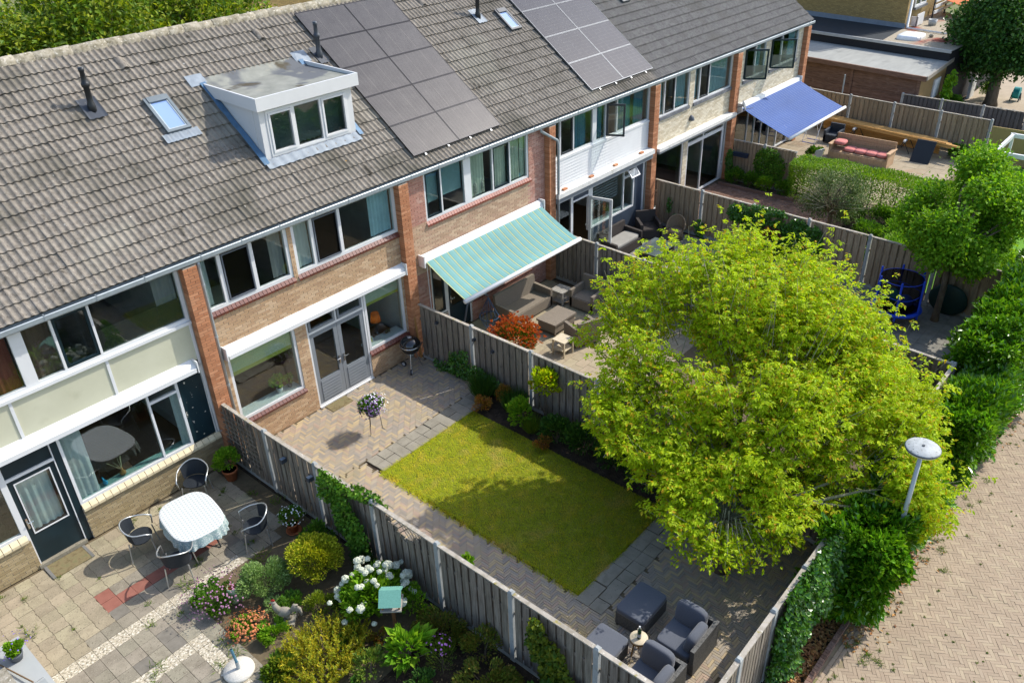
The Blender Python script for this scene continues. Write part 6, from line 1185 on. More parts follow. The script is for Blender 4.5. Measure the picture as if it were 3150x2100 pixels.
def tree(name, label, base, hub, lobes, n, L, W, m, r0=.12, seed=1, shoots=0, droop=.3, group=None, inner=.5, cl=6):
    """trunk, limbs to every lobe, shoots that carry clusters of leaves"""
    t = thing(name, label, 'tree', base, 0, group); mb = MB(); b = np.array(base); h = np.array(hub)
    mb.tube([tuple(b-[0, 0, .1]), tuple(b+(h-b)*.15), tuple(b+(h-b)*.6+[.03, -.02, 0]), tuple(h)], [r0*1.5, r0*1.1, r0, r0*.9], 10); part('trunk', mb, BARK, t, smooth=True)
    bm = MB(); branches(bm, hub, [(x, y, z+rr*.3) for x, y, z, rr in [l[:4] for l in lobes]], r0*.55, seed); part('branches', bm, BARK, t)
    k = n//cl; p, d = lobe_pts(lobes, k, inner, .1); lp = np.repeat(p, cl, 0); sp = .11*L/.1
    lp = lp+rng.normal(size=lp.shape)*sp; dd = np.repeat(d, cl, 0)*.45+rdir(len(lp))*.75; dd[:, 2] -= droop; nn = rdir(len(lp))*.6+np.array((0, 0, 1.0)); sz = .65+.6*U(len(lp))
    part('crown', leaf_mesh('crown', lp, dd, nn, L*sz, W*sz), m, t); return t

# --- the bright ash-leaved maple
NL = [(4.5, -8.5, 4.8, .72), (5.2, -8.9, 5.3, .68), (6.1, -9.6, 5.5, .68), (6.8, -10.6, 5.1, .7), (6.8, -11.5, 4.4, .78), (6.6, -12.4, 3.5, .75), (6.2, -12.9, 2.6, .7), (6.5, -13.3, 1.9, .45), (5.6, -10.3, 4.5, 1.15), (4.0, -8.9, 3.9, .82), (3.5, -8.8, 3.1, .62), (4.2, -10.1, 3.4, .92), (5.4, -11.6, 3.2, 1.0), (3.9, -10.2, 2.3, .7), (5.0, -12.1, 2.2, .75), (5.0, -9.9, 5.0, .85), (6.0, -11.2, 4.7, .9), (5.9, -12.2, 3.6, .9), (4.8, -11.2, 3.7, .9), (3.5, -9.6, 2.7, .65), (6.6, -9.9, 4.5, .7), (4.3, -11.0, 2.5, .75), (3.4, -10.5, 1.7, .5), (5.6, -12.7, 1.7, .6), (4.4, -11.7, 1.9, .55)]
def _push(l):
    k = 1+.14*min(1, max(0, (l[2]-1.5)/3.5)); k = max(k, 1+.13*min(1, max(0, (-11.6-l[1])/.8))); return tuple(CAM[i]+(l[i]-CAM[i])*k for i in range(3))+(l[3]*k*.92,)
NL = [_push(l) for l in NL]+[(7.3, -12.9, 2.2, .62), (6.4, -13.15, 1.9, .62), (8.1, -12.6, 2.4, .55), (7.9, -11.8, 3.0, .7), (5.2, -6.9, 3.3, .22), (5.6, -7.1, 3.6, .25), (6.3, -13.6, 1.5, .4)]
mt_ = thing('ash_leaved_maple', 'large bright yellow green tree overhanging the lawn and rear fence', 'tree', (4.2, -10.85, 0))
mb = MB().tube([(4.2, -10.85, -.05), (4.2, -10.85, .4), (4.15, -10.8, 1.0), (4.15, -10.82, 1.45)], [.17, .13, .12, .16], 12); part('trunk', mb, BARK, mt_, smooth=True)
bm = MB(); branches(bm, (4.15, -10.82, 1.4), [(x, y, z) for x, y, z, r_ in NL], .055, 3, .45, .1); part('limbs', bm, mat('young_bark', [hx('5d6048'), hx('7d7a60')], scale=9, rough=.9), mt_)
ns = 3100; P_, D_ = lobe_pts(NL, ns, .75, .05); ctr = np.array((6.0, -10.2, 2.6)); SD = unit(unit(P_-ctr)*.55+np.array((0, 0, .75))+rng.normal(size=P_.shape)*.25); SL = .22+.4*U(ns)*(1+.9*(P_[:, 2] > 3.8))+.75*(U(ns) > .965)
sm = MB()
for i in range(0, ns, 3): sm.tube([tuple(P_[i]-SD[i]*.5), tuple(P_[i]), tuple(P_[i]+SD[i]*SL[i])], [.009, .006, .003], 4)
part('twigs', sm, TWIG, mt_)
cl = 8; base_ = np.repeat(P_, cl, 0)+np.repeat(SD, cl, 0)*(np.repeat(SL, cl)*np.tile((np.arange(cl)+.5)/cl, ns))[:, None]
rach = rdir(len(base_))*np.array((1, 1, .35)); rach = unit(rach+np.array((0, 0, .12))); nl = 6
pp = np.repeat(base_, nl, 0)+np.repeat(rach, nl, 0)*(.05+.16*np.tile(np.arange(nl)//2/3+.15, len(base_)))[:, None]; sd = np.tile(np.array((1, -1)), len(pp)//2)[:, None]
side = np.cross(np.repeat(rach, nl, 0), np.array((0, 0, 1.0))); dd = side*sd*.7+np.repeat(rach, nl, 0)*.55+rng.normal(size=pp.shape)*.2; dd[:, 2] -= .45; nn = np.array((0, 0, 1.0))+rng.normal(size=pp.shape)*.35; sz = .75+.5*U(len(pp))
part('crown', leaf_mesh('crown', pp, dd, nn, .09*sz, .046*sz), NEG, mt_)
hs = MB(); hp = []; g = np.random.default_rng(11)
for _ in range(120):
    a = g.random()*2*math.pi; e = .4+.9*g.random(); q0 = np.array((4.15, -10.82, 1.35)); q1 = q0+np.array((math.cos(a)*e*.6, math.sin(a)*e*.6, .25+.3*g.random())); q2 = q0+np.array((math.cos(a)*e*1.15, math.sin(a)*e*1.15, .1-.6*g.random()+.3*e)); hs.tube([tuple(q0), tuple(q1), tuple(q2)], [.008, .006, .003], 4)
    for u in (.55, .7, .8, .9, 1.0): hp.append(q1+(q2-q1)*u+g.normal(size=3)*.03)
part('basal_shoots', hs, TWIG, mt_); hp = np.repeat(np.array(hp), 7, 0)+rng.normal(size=(len(hp)*7, 3))*.06; dd = rdir(len(hp)); dd[:, 2] -= .4; part('shoot_leaves', leaf_mesh('shoot_leaves', hp, dd, np.array((0, 0, 1.0))+rdir(len(hp))*.4, .1, .05), NEG, mt_)

# --- trees further off
def rl(c, r, k, seed, lr):
    g = np.random.default_rng(seed); o = []
    for _ in range(k):
        d = g.normal(size=3); d /= np.linalg.norm(d); q = .55+.2*g.random(); o.append((c[0]+d[0]*r[0]*q, c[1]+d[1]*r[1]*q, c[2]+d[2]*r[2]*q, lr*(.7+.6*g.random())))
    return o
tree('maple_tree', 'green maple between the brown fence and the laurel hedge', (17.0, -10.9, 0), (17.15, -10.85, 1.9), rl((17.9, -10.7, 3.1), (2.4, 2.0, 1.9), 34, 2, .5), 42000, .11, .085, MAPL, .09, 2, droop=.35)
tree('street_tree', 'dark green round crowned tree at the upper right corner', (41.9, -5.8, 0), (41.8, -5.75, 1.9), rl((42.0, -5.7, 3.5), (2.7, 2.4, 2.4), 34, 4, .85), 38000, .19, .14, DTREE, .28, 4)
tree('olive_tree', 'sparse grey twiggy round tree behind the weathered fence', (20.75, -5.95, 0), (20.7, -6.0, 1.0), rl((20.65, -6.05, 1.6), (1.25, 1.25, 1.0), 20, 6, .38), 9500, .07, .035, OLIV, .07, 6, droop=-.1, inner=.9)
tw = MB(); g = np.random.default_rng(9)
for _ in range(170):
    d = g.normal(size=3); d /= np.linalg.norm(d); d[2] = abs(d[2])*.8+.05; e = np.array((20.68, -6.0, 1.3))+d*(.9+.5*g.random()); tw.tube([(20.68+d[0]*.3, -6+d[1]*.3, 1.2+d[2]*.2), tuple(np.array((20.68, -6, 1.3))+d*.6+g.normal(size=3)*.08), tuple(e)], [.012, .009, .004], 4)
part('bare_twigs', tw, TWIG, bpy.data.objects['olive_tree'])
for i, (x, y, z, r_, lab) in enumerate(((1.0, 13.0, 6.6, 3.2, 'dense dark green tree behind the ridge at the upper left corner'), (5.2, 14.5, 6.6, 3.4, 'dense yellow green tree behind the ridge, second from the left'), (9.2, 14.5, 6.0, 3.0, 'dense tree behind the ridge nearest the pale brick house'), (-2.4, 16.5, 6.5, 3.2, 'tree behind the ridge furthest to the left'), (7.5, 18, 7.2, 3.4, 'taller tree behind the ridge at the back of the group'))):
    tree('lime_tree', lab, (x, y, 0), (x, y, 2.2), rl((x, y, z), (r_, r_, r_*.95), 24, 20+i, 1.15), 17000, .2, .13, LIND, .2, 20+i, group='trees behind the ridge')
bush('conifer', 'small bright conifer beside the far lawn at the upper left', 'tree', (-.2, 9.6, 4.2), (1.0, 1.0, 2.2), 5000, .14, .05, LIMEL, 14, 31, base=0)

# --- hedges and ivy
def hedge(name, label, x0, y0, x1, y1, z0, z1, n, L, W, m, seed, rough_=.16, group=None, dens=None):
    """clipped or loose hedge: leaves over the surfaces of an uneven block"""
    t = thing(name, label, 'hedge', ((x0+x1)/2, (y0+y1)/2, 0), 0, group); g = np.random.default_rng(seed); sx, sy, sz = x1-x0, y1-y0, z1-z0; ar = np.array((sx*sy, sx*sz, sx*sz, sy*sz, sy*sz)); f = g.choice(5, n, p=ar/ar.sum()); a, b = g.random(n), g.random(n); P = np.zeros((n, 3)); N_ = np.zeros((n, 3))
    for k, (fx, nv) in enumerate(((lambda a, b: (x0+a*sx, y0+b*sy, z1+0*a), (0, 0, 1)), (lambda a, b: (x0+a*sx, y0+0*a, z0+b*sz), (0, -1, 0)), (lambda a, b: (x0+a*sx, y1+0*a, z0+b*sz), (0, 1, 0)), (lambda a, b: (x0+0*a, y0+a*sy, z0+b*sz), (-1, 0, 0)), (lambda a, b: (x1+0*a, y0+a*sy, z0+b*sz), (1, 0, 0)))):
        s_ = f == k; P[s_] = np.stack(fx(a[s_], b[s_]), 1); N_[s_] = nv
    ph = g.random(3)*6; wob = np.sin(P[:, 0]*2.3+ph[0])*.5+np.sin(P[:, 1]*3.1+P[:, 2]*2.7+ph[1])*.6+np.sin(P[:, 0]*5.3+P[:, 2]*4.1+ph[2])*.5
    c = np.array(((x0+x1)/2, (y0+y1)/2, z0+sz*.4)); o = unit(P-c); cor = np.linalg.norm((P-c)/np.array((sx/2, sy/2, sz*.6)), axis=1); P = c+(P-c)*(1-.16*np.clip(cor-1, 0, .6)*.5)[:, None]
    P = P+N_*(wob*rough_-rough_*2.2*g.random(n)**2)[:, None]+g.normal(size=P.shape)*.03
    P = P[P[:, 2] > .03]; N_ = N_[:len(P)]; d = unit(P-c)*.6+rdir(len(P))*.6+np.array((0, 0, .3)); nn = np.array((0, 0, 1.0))+rdir(len(P))*.7; q = .65+.6*U(len(P))
    part('foliage', leaf_mesh('foliage', P, d, nn, L*q, W*q), m, t); tb_ = MB()
    for k in range(int(max(sx, sy)/.45)): u = (k+.5)/int(max(sx, sy)/.45); tb_.tube([(x0+sx*(u if sx > sy else .5), y0+sy*(u if sy >= sx else .5), 0), (x0+sx*(u if sx > sy else .5)+g.normal()*.1, y0+sy*(u if sy >= sx else .5)+g.normal()*.1, z0+sz*.8)], [.03, .012], 5)
    part('stems', tb_, BARK, t); return t
hedge('laurel_hedge', 'glossy laurel hedge in front of the ivy clad rear fence', 4.4, -13.65, 7.4, -12.55, .2, 1.8, 19000, .17, .075, LAUR, 1, .22)
hedge('laurel_hedge', 'laurel bush behind the street lamp disc', 9.4, -13.9, 12.2, -12.8, .15, 1.8, 12000, .15, .07, LAUR, 2, .2)
hedge('laurel_hedge', 'tall dark laurel along the street at the right picture edge', 11.9, -13.75, 19.5, -12.45, .15, 2.4, 30000, .16, .072, LAUR, 3, .28)
hedge('beech_hedge', 'clipped beech hedge below the plank sofa', 23.5, -9.2, 25.0, -3.0, .05, 1.45, 30000, .07, .045, HEDG, 4, .08)
hedge('beech_hedge', 'low clipped hedge on the far terrace right of the dark tree', 38.5, -9.6, 44, -8.4, .05, 1.0, 4000, .14, .09, HEDG, 5, .1)
def ivy(label, pts, n, m, seed, L=.075, nrm=(0, -1, 0), thick=.10, name='ivy'):
    """climber spread over patches: (centre, half size along a, half size up) on a vertical plane along y or x"""
    g = np.random.default_rng(seed); t = thing(name, label, 'climber', (pts[0][0], pts[0][1], 0)); ar = np.array([p[3]*p[4] for p in pts]); i = g.choice(len(pts), n, p=ar/ar.sum()); q = np.array([p[:5] for p in pts])[i]; nv = np.array(nrm, float); al = np.array((-nv[1], nv[0], 0)); r_ = np.sqrt(g.random(n)); a = g.random(n)*2*math.pi
    P = q[:, :3]+al*(q[:, 3]*r_*np.cos(a))[:, None]+np.array((0, 0, 1.0))*(q[:, 4]*r_*np.sin(a))[:, None]+nv*(thick*g.random(n)*(1.2-r_))[:, None]+g.normal(size=(n, 3))*.02; P = P[P[:, 2] > .01]
    d = rdir(len(P))*.6+nv*.5+np.array((0, 0, -.35)); nn = nv+rdir(len(P))*.5+np.array((0, 0, .4)); z = .6+.7*U(len(P)); part('foliage', leaf_mesh('foliage', P, d, nn, L*z, L*.85*z), m, t)
    mb = MB()
    for p in pts: mb.tube([(p[0], p[1], 0), (p[0]+al[0]*g.normal()*.1, p[1]+al[1]*g.normal()*.1, max(.1, p[2]*.6)), (p[0]+al[0]*g.normal()*.2, p[1]+al[1]*g.normal()*.2, p[2]+p[4]*.6)], [.015, .01, .005], 5)
    part('stems', mb, BARK, t); return t
ivy('dark ivy climbing over the rear fence beside the laurel', [(2.9, -12.72, 1.0, .55, .75), (3.6, -12.75, 1.1, .6, .85), (4.3, -12.75, 1.2, .6, .8), (2.7, -12.75, .4, .5, .45), (3.4, -12.70, 1.75, .8, .18), (4.4, -12.68, 1.75, .7, .18)], 11000, IVY, 1, .085, (0, -1, 0), .35)
ivy('ivy patch at the foot of the fence behind the barbecue', [(6.0, -1.2, .12, .35, .15), (6.0, -1.75, .35, .3, .4), (5.98, -2.1, .5, .22, .5), (5.98, -2.6, .3, .4, .35), (5.98, -3.2, .25, .3, .3)], 1900, IVY, 2, .07, (-1, 0, 0), .18)
ivy('ivy hanging down the weathered fence behind the bright tree', [(18.0, -3.9, 1.35, .5, .35), (18.0, -4.6, .95, .5, .75), (17.98, -5.3, .8, .4, .7), (17.95, -6.0, .95, .5, .75), (17.95, -6.6, .8, .3, .8), (18.0, -4.9, 1.7, .7, .14)], 6500, IVY, 3, .085, (-1, 0, 0), .16)
ivy('leafy climber spilling over the near fence above the box shrub', [(-.2, -4.3, 1.5, .35, .3), (-.22, -4.75, 1.05, .35, .6), (-.25, -5.1, .7, .3, .6), (-.1, -4.6, 1.75, .7, .12), (.08, -5.3, 1.72, .5, .12)], 2600, GREEN, 4, .08, (-1, 0, 0), .2)
ivy('vine with yellowing leaves on the near fence post', [(-.17, -9.75, 1.2, .22, .5), (-.18, -10.1, .7, .3, .7), (-.2, -10.5, .4, .4, .4)], 1900, leafmat('yellowing_vine', [hx('5f6f1a'), hx('7d8422'), hx('46601a')]), 5, .085, (-1, 0, 0), .15)
ivy('rose climber on the striped fence below the blue awning', [(24.1, -1.7, 1.0, .35, .6), (24.1, -2.3, .9, .4, .6), (24.1, -2.0, 1.5, .4, .2)], 1800, GREEN, 6, .08, (-1, 0, 0), .2)
ivy('ivy strand on the grey fence near the round wicker chair', [(18.2, -1.3, .3, .2, .35), (18.2, -2.3, .3, .2, .4), (18.2, -.95, .9, .1, .3)], 500, IVY, 7, .08, (-1, 0, 0), .1)
ivy('dark climber on the orange brick pier by the sliding door', [(24.0, -.3, .7, .15, .7)], 500, IVY, 8, .09, (-1, 0, 0), .15)
ivy('leafy vine on the honey coloured shed wall', [(38.6, -4.2, 1.0, .5, 1.0), (38.9, -4.3, 1.7, .35, .5)], 900, LIMEL, 9, .17, (0, -1, 0), .4)

# --- garden A plants
TERR = plain('terracotta', hx('a65f38'), rough=.85, bump=.002, bscale=60); CELA = plain('celadon_glaze', hx('b5c4a0'), rough=.25, spec=.6)
def pot(label, x, y, z, prof, m, n=24, saucer=None, soil=None):
    t = thing('plant_pot', label, 'pot', (x, y, z)); part('pot', MB().lathe(prof, n=n), m, t, False, True)
    if soil: part('soil', MB().lathe([(0, soil[1]), (soil[0], soil[1])], n=16), SOIL, t, False)
    if saucer: part('saucer', MB().lathe([(0, .0), (saucer, .0), (saucer+.02, .03), (saucer, .03), (saucer-.02, .012), (0, .012)], n=n), TERR if saucer < .3 else m, t, False, True)
P1 = [(.0, 0), (.12, 0), (.165, .25), (.18, .25), (.18, .30), (.16, .30), (.15, .26), (0, .26)]
pot('large terracotta pot in the corner by the lattice trellis', -.48, -.64, 0, P1, TERR, soil=(.155, .28)); bush('potted_shrub', 'green leafy shrub growing in the large terracotta pot', 'shrub', (-.48, -.64, .56), (.27, .27, .32), 1500, .07, .035, LIMEL, 9, 41, base=.28, stems=4)
pot('terracotta pot with saucer under the white daisies', -.6, -3.22, 0, [(.0, .01), (.08, .01), (.125, .2), (.135, .2), (.135, .235), (.115, .235), (.11, .2), (0, .2)], TERR, saucer=.15, soil=(.115, .215)); wf = bush('potted_daisies', 'white daisies growing in the saucered terracotta pot', 'flowers', (-.6, -3.22, .40), (.27, .27, .22), 1100, .06, .02, GREEN, 9, 42, base=.2, stems=4)
def on_top(c, r, n, seed, jz=.05, mn=-.2):
    g = np.random.default_rng(seed); d = g.normal(size=(n*3, 3)); d = d/np.linalg.norm(d, axis=1)[:, None]; d = d[d[:, 2] > mn][:n]; return np.array(c)+d*np.array(r)*(1+.12*g.normal(size=(len(d), 1))), d
PW = plain('white_petal', (.75, .75, .72), rough=.7, var=.05); PP = plain('mauve_petal', hx('a07fb5'), rough=.7); PD = plain('dark_purple_petal', hx('4a1f55'), rough=.7); PK = plain('dusky_pink_petal', hx('9d6f8a'), rough=.8); PV = plain('violet_petal', hx('7a5fc0'), rough=.7)
p, d = on_top((-.6, -3.22, .42), (.27, .27, .22), 90, 1); add_flowers(wf, p, d, PW, .018)
bush('box_ball', 'large round yellow variegated shrub beside the near fence', 'shrub', (-1.1, -4.68, .5), (.60, .60, .52), 9500, .05, .03, BOXL, 40, 43, lobe=.32, stems=6)
bush('silver_shrub', 'silvery green mound behind the celadon pot', 'shrub', (-1.98, -4.22, .3), (.6, .55, .42), 9000, .045, .02, SILV, 22, 44, lobe=.35)
og = bush('oregano', 'pink flowering herb clump spilling onto the gravel slabs', 'flowers', (-2.78, -3.72, .2), (.58, .58, .3), 5200, .04, .022, GREEN, 18, 45, lobe=.35); p, d = on_top((-2.78, -3.72, .25), (.6, .6, .32), 260, 2); add_flowers(og, p, d, PK, .02)
pot('tall celadon glazed pot with withered stems', -2.52, -3.94, 0, [(.0, 0), (.085, 0), (.12, .1), (.13, .24), (.11, .36), (.105, .40), (.09, .40), (.09, .36), (0, .36)], CELA, soil=(.09, .375))
wl_ = tag(part('withered_stems', (lambda m: ([m.tube([(-2.52+random.gauss(0, .03), -3.94+random.gauss(0, .03), .37), (-2.52+random.gauss(0, .07), -3.94+random.gauss(0, .07), .42)], .004, 4) for _ in range(50)], m)[-1])(MB()), plain('dead_brown', hx('7a4a35')), None), 'withered brown stems in the celadon pot', 'plant')
sd_ = bush('sedum', 'orange flowering sedum at the terrace edge', 'flowers', (-2.78, -4.72, .08), (.38, .36, .14), 1500, .04, .03, LIMEL, 12, 46, lobe=.5, stems=0); p, d = on_top((-2.78, -4.72, .1), (.4, .38, .14), 260, 3, mn=.1); add_flowers(sd_, p, d, plain('sedum_orange', hx('b56f45'), rough=.9), .024)
bush('groundcover', 'fresh green low plant between sedum and rooster statue', 'plant', (-2.55, -5.2, .08), (.42, .35, .14), 1500, .06, .03, LIMEL, 12, 47, lobe=.5, stems=0)
hy = bush('hydrangea', 'hydrangea shrub full of white flower heads by the bird feeder', 'shrub', (-.95, -6.3, .48), (.72, .58, .5), 3400, .11, .075, LIMEL, 18, 48, lobe=.4, out=.6, up=.5, stems=8)
HW = mat('hydrangea_white', [hx('a8ac92'), hx('c9ccba')], scale=40, rough=.85, bump=.012, bscale=60, detail=2); p, d = on_top((-.95, -6.3, .5), (.74, .6, .52), 58, 4, mn=-.1)
for i in range(len(p)):
    r_ = random.choice((.05, .058, .066, .08)); me = MB().ell((0, 0, 0), (r_, r_, r_*.8), 16, 10); me.v = [tuple(np.array(v)*(1+.10*random.gauss(0, 1))) for v in me.v]; o = part('flower_head', me, HW, hy, smooth=False); o.location = tuple(p[i]+d[i]*.02)
yc = thing('golden_heather', 'golden yellow feathery shrub in the flower bed', 'shrub', (-2.3, -6.4, 0)); g = np.random.default_rng(5); Pp = []; Dd = []
for _ in range(420):
    a, r_ = g.random()*6.28, math.sqrt(g.random()); x, y = -2.3+.78*r_*math.cos(a), -6.42+.62*r_*math.sin(a); h_ = (.5-.26*r_**2)*(.7+.7*g.random()); lean = np.array((math.cos(a)*r_*.5+g.normal()*.2, math.sin(a)*r_*.5+g.normal()*.2, 1.0)); k = 34
    u = np.linspace(.1, 1, k)[:, None]; Pp.append(np.array((x, y, .02))+lean*h_*u); w_ = g.normal(size=(k, 3)); w_[:, 2] = abs(w_[:, 2])*.6+.7; Dd.append(w_)
Pp = np.concatenate(Pp); part('foliage', leaf_mesh('foliage', Pp, np.concatenate(Dd), rdir(len(Pp)), .06, .02), YELC, yc); mb = MB(); [mb.tube([(-2.3+g.normal()*.2, -6.42+g.normal()*.15, 0), (-2.3+g.normal()*.35, -6.42+g.normal()*.3, .4)], .006, 4) for _ in range(30)]; part('stems', mb, BARK, yc)
bush('spiraea', 'small yellow green bush between rooster and hydrangea', 'shrub', (-1.62, -5.5, .22), (.36, .34, .28), 1500, .045, .022, leafmat('spiraea_leaf', [hx('7a8a1e'), hx('8d9a2a'), hx('5d741c')]), 12, 49, lobe=.35)
bush('broad_leaf_bush', 'bush with big pointed fresh green leaves below the bird feeder', 'shrub', (-1.3, -7.62, .34), (.36, .36, .36), 260, .2, .1, LIMEL, 10, 50, out=.85, up=.25, stems=6)
pot('low grey pot hidden under bronze leaves', -1.42, -6.95, 0, [(0, 0), (.1, 0), (.13, .14), (.11, .14), (0, .12)], DGR); bush('bronze_plant', 'bronze tinged plant in the low grey pot', 'plant', (-1.42, -6.95, .24), (.2, .2, .14), 420, .055, .04, leafmat('bronze_leaf', [hx('6f7a26'), hx('8d7a36'), hx('7d4a26')]), 8, 51, base=.12, stems=3)
bush('rose_bush', 'loose rose bush with glossy leaves near the lower picture edge', 'shrub', (-1.9, -7.3, .26), (.36, .36, .28), 420, .075, .045, leafmat('rose_leaf', [hx('5f7a2a'), hx('6f8a3a'), hx('8d9a3a')]), 12, 52, lobe=.4)
vb = bush('verbena', 'wispy plant with violet pink flowers beside the near fence', 'flowers', (-.98, -8.2, .3), (.35, .35, .32), 700, .09, .008, STRAW, 10, 53, up=1.0, lobe=.4); p, d = on_top((-.95, -8.1, .5), (.22, .22, .15), 26, 5); add_flowers(vb, p, d, plain('verbena_pink', hx('b06fb5'), rough=.7), .022)
bush('groundcover_mat', 'bronze green carpet of leaves along the foot of the near fence', 'plant', (-.55, -7.65, .15), (.42, .75, .22), 3200, .05, .03, BRONZ, 20, 54, lobe=.6, stems=3); bush('groundcover_mat', 'dark bronze mass of leaves at the lower picture edge by the fence', 'plant', (-.85, -9.2, .18), (.6, .9, .28), 5200, .055, .035, BRONZ, 24, 55, lobe=.55, stems=3)
bush('dark_shrub', 'dark leafy shrub below the fence vine', 'shrub', (-.65, -10.3, .3), (.5, .6, .4), 1500, .09, .06, IVY, 14, 56); bush('garden_fern', 'dark green tuft behind the box shrub at the fence', 'plant', (-.4, -5.35, .25), (.25, .35, .3), 700, .13, .03, DARKG, 8, 57)
pot('grey pot on the storage box', -5.97, -2.72, .69, [(0, 0), (.09, 0), (.125, .12), (.13, .15), (.11, .15), (.1, .12), (0, .12)], plain('pot_grey', hx('4d5258'))); vp = bush('potted_campanula', 'violet flowered plant in the grey pot on the storage box', 'flowers', (-5.97, -2.72, .93), (.16, .16, .12), 520, .06, .05, LIMEL, 8, 58, base=.8, stems=3); p, d = on_top((-5.95, -2.65, .97), (.3, .28, .14), 30, 6, mn=-.3); add_flowers(vp, p, d, PV, .014)
for i, (x, y, z, r_, m_, L_, n_, lab) in enumerate(((-1.9, -4.95, .12, .3, GREEN, .06, 700, 'low green clump behind the rooster statue'), (-.55, -4.0, .25, .35, GREEN, .07, 800, 'leafy clump between daisies and box shrub'), (-.45, -6.9, .3, .32, LIMEL, .07, 700, 'light green clump at the fence behind the hydrangea'), (-1.55, -8.3, .14, .4, DARKG, .06, 900, 'dark low clump below the pointed leaf bush'), (-2.55, -7.4, .15, .4, GREEN, .06, 900, 'green clump at the lower picture edge left of the rose'), (-1.2, -5.75, .15, .3, DARKG, .06, 600, 'dark clump at the foot of the hydrangea'), (-3.0, -6.05, .16, .3, STRAW, .12, 600, 'grassy tuft beside the golden shrub'), (-1.75, -6.6, .15, .3, GREEN, .06, 600, 'green clump between golden shrub and bronze plant'), (-2.15, -4.75, .1, .3, SILV, .04, 700, 'small silvery mat before the rooster'), (-.4, -8.6, .3, .35, BRONZ, .06, 900, 'bronze clump climbing the fence foot'))): bush('bed_plant', lab, 'plant', (x, y, z), (r_, r_, z*1.3), n_, L_, L_*.5, m_, 10, 140+i, lobe=.5, stems=2)
# --- garden B plants
fs_ = thing('plant_stand', 'black wire tripod carrying the flower bowl on the patio', 'plant stand', (2.87, -1.88, 0)); part('ring', MB().tube([(.16*math.cos(a), .16*math.sin(a), .55) for a in np.linspace(0, 6.28, 20)[:-1]], .008, 5, True), BLACKP, fs_, False)
for a in (R(200), R(-35), R(80)): part('leg', MB().tube([(.16*math.cos(a), .16*math.sin(a), .56), (.2*math.cos(a), .2*math.sin(a), .03), (.25*math.cos(a), .25*math.sin(a), .01)], .007, 5), BLACKP, fs_, False)
pot('dark flower bowl on the wire tripod', 2.87, -1.88, .50, [(0, 0), (.12, .0), (.19, .12), (.2, .16), (.18, .16), (0, .12)], DGR); fb = bush('hanging_flowers', 'purple and white petunias overflowing the tripod bowl', 'flowers', (2.87, -1.88, .78), (.31, .31, .24), 2000, .055, .03, GREEN, 14, 60, base=.45, stems=4)
for m_, sd, nf in ((PW, 7, 110), (PP, 8, 110), (PD, 9, 60)): p, d = on_top((2.87, -1.88, .78), (.34, .34, .27), nf, sd, mn=-.5); p = p+(np.array((.1, .06, .02)) if m_ == PW else np.array((-.06, -.03, -.03)) if m_ == PD else 0); add_flowers(fb, p, d, m_, .022)
def tuft(label, x, y, h_, n, m, seed, r_=.12, lean=.5, name='ornamental_grass'):
    g = np.random.default_rng(seed); t = thing(name, label, 'grass', (x, y, 0)); a = g.random(n)*6.28; q = np.sqrt(g.random(n))*r_; P = np.stack([x+q*np.cos(a), y+q*np.sin(a), np.zeros(n)], 1); d = np.stack([np.cos(a)*lean*g.random(n), np.sin(a)*lean*g.random(n), np.ones(n)], 1); part('blades', leaf_mesh('blades', P, d, rdir(n), h_*(.6+.5*g.random(n)), .012), m, t)
tuft('tall dark grass tuft by the end of the slab strip', 5.62, -3.05, .75, 900, DARKG, 1, .16, .7); tuft('dark ornamental grass between orange shrub and fence', 5.68, -4.1, .7, 800, DARKG, 2, .16, .7); tuft('fine grass tuft at the lawn edge under the tree', 5.3, -5.0, .5, 500, STRAW, 3, .12, .7)
bush('orange_shrub', 'low orange brown shrub at the lawn corner', 'shrub', (5.2, -3.35, .18), (.3, .26, .2), 900, .05, .03, ORAN, 10, 61); bush('orange_shrub', 'second orange brown shrub close to the fence post', 'shrub', (5.75, -3.62, .3), (.26, .24, .26), 800, .05, .03, ORAN, 10, 62)
bush('lime_shrub', 'light green shrub in the border left of the big tree', 'shrub', (5.35, -4.65, .42), (.36, .34, .42), 900, .1, .07, LIMEL, 12, 63); bush('lime_shrub', 'light green climbing shrub high on the border fence', 'shrub', (5.85, -5.0, 1.1), (.3, .5, .55), 700, .12, .07, NEG, 10, 64)
for i, (x, y, z, r_, lab) in enumerate(((5.4, -5.7, .3, .42, 'dark shrub in the border beside the light green one'), (5.45, -6.5, .35, .45, 'dark shrub in the border under the tree edge'), (5.5, -7.4, .4, .5, 'dark shrub in deep shade under the big tree'), (5.3, -8.4, .4, .5, 'dark shrub at the far end of the lawn border'))): bush('border_shrub', lab, 'shrub', (x, y, z), (r_, r_, r_), 1200, .08, .05, DARKG, 12, 70+i, group='shrubs in the lawn border')
bush('yellow_herb', 'small yellow flowered herb at the lawn edge under the tree', 'flowers', (5.0, -5.6, .15), (.25, .22, .18), 500, .05, .03, ORAN, 8, 75); bush('hydrangea_bud', 'single lime hydrangea head above the near fence', 'flowers', (.2, -7.75, 1.35), (.1, .1, .35), 120, .09, .06, LIMEL, 6, 76, base=0, stems=2)
pot('white pot behind the left ground floor window of the tan brick house', 1.72, .27, .90, [(0, 0), (.07, 0), (.09, .13), (.075, .13), (0, .11)], plain('pot_white', (.6, .6, .58)), soil=(.075, .12)); bush('window_plant', 'bright leafy plant on the sill behind the left ground floor window', 'plant', (1.72, .27, 1.2), (.24, .13, .2), 420, .085, .05, LIMEL, 9, 160, base=.99, stems=4)
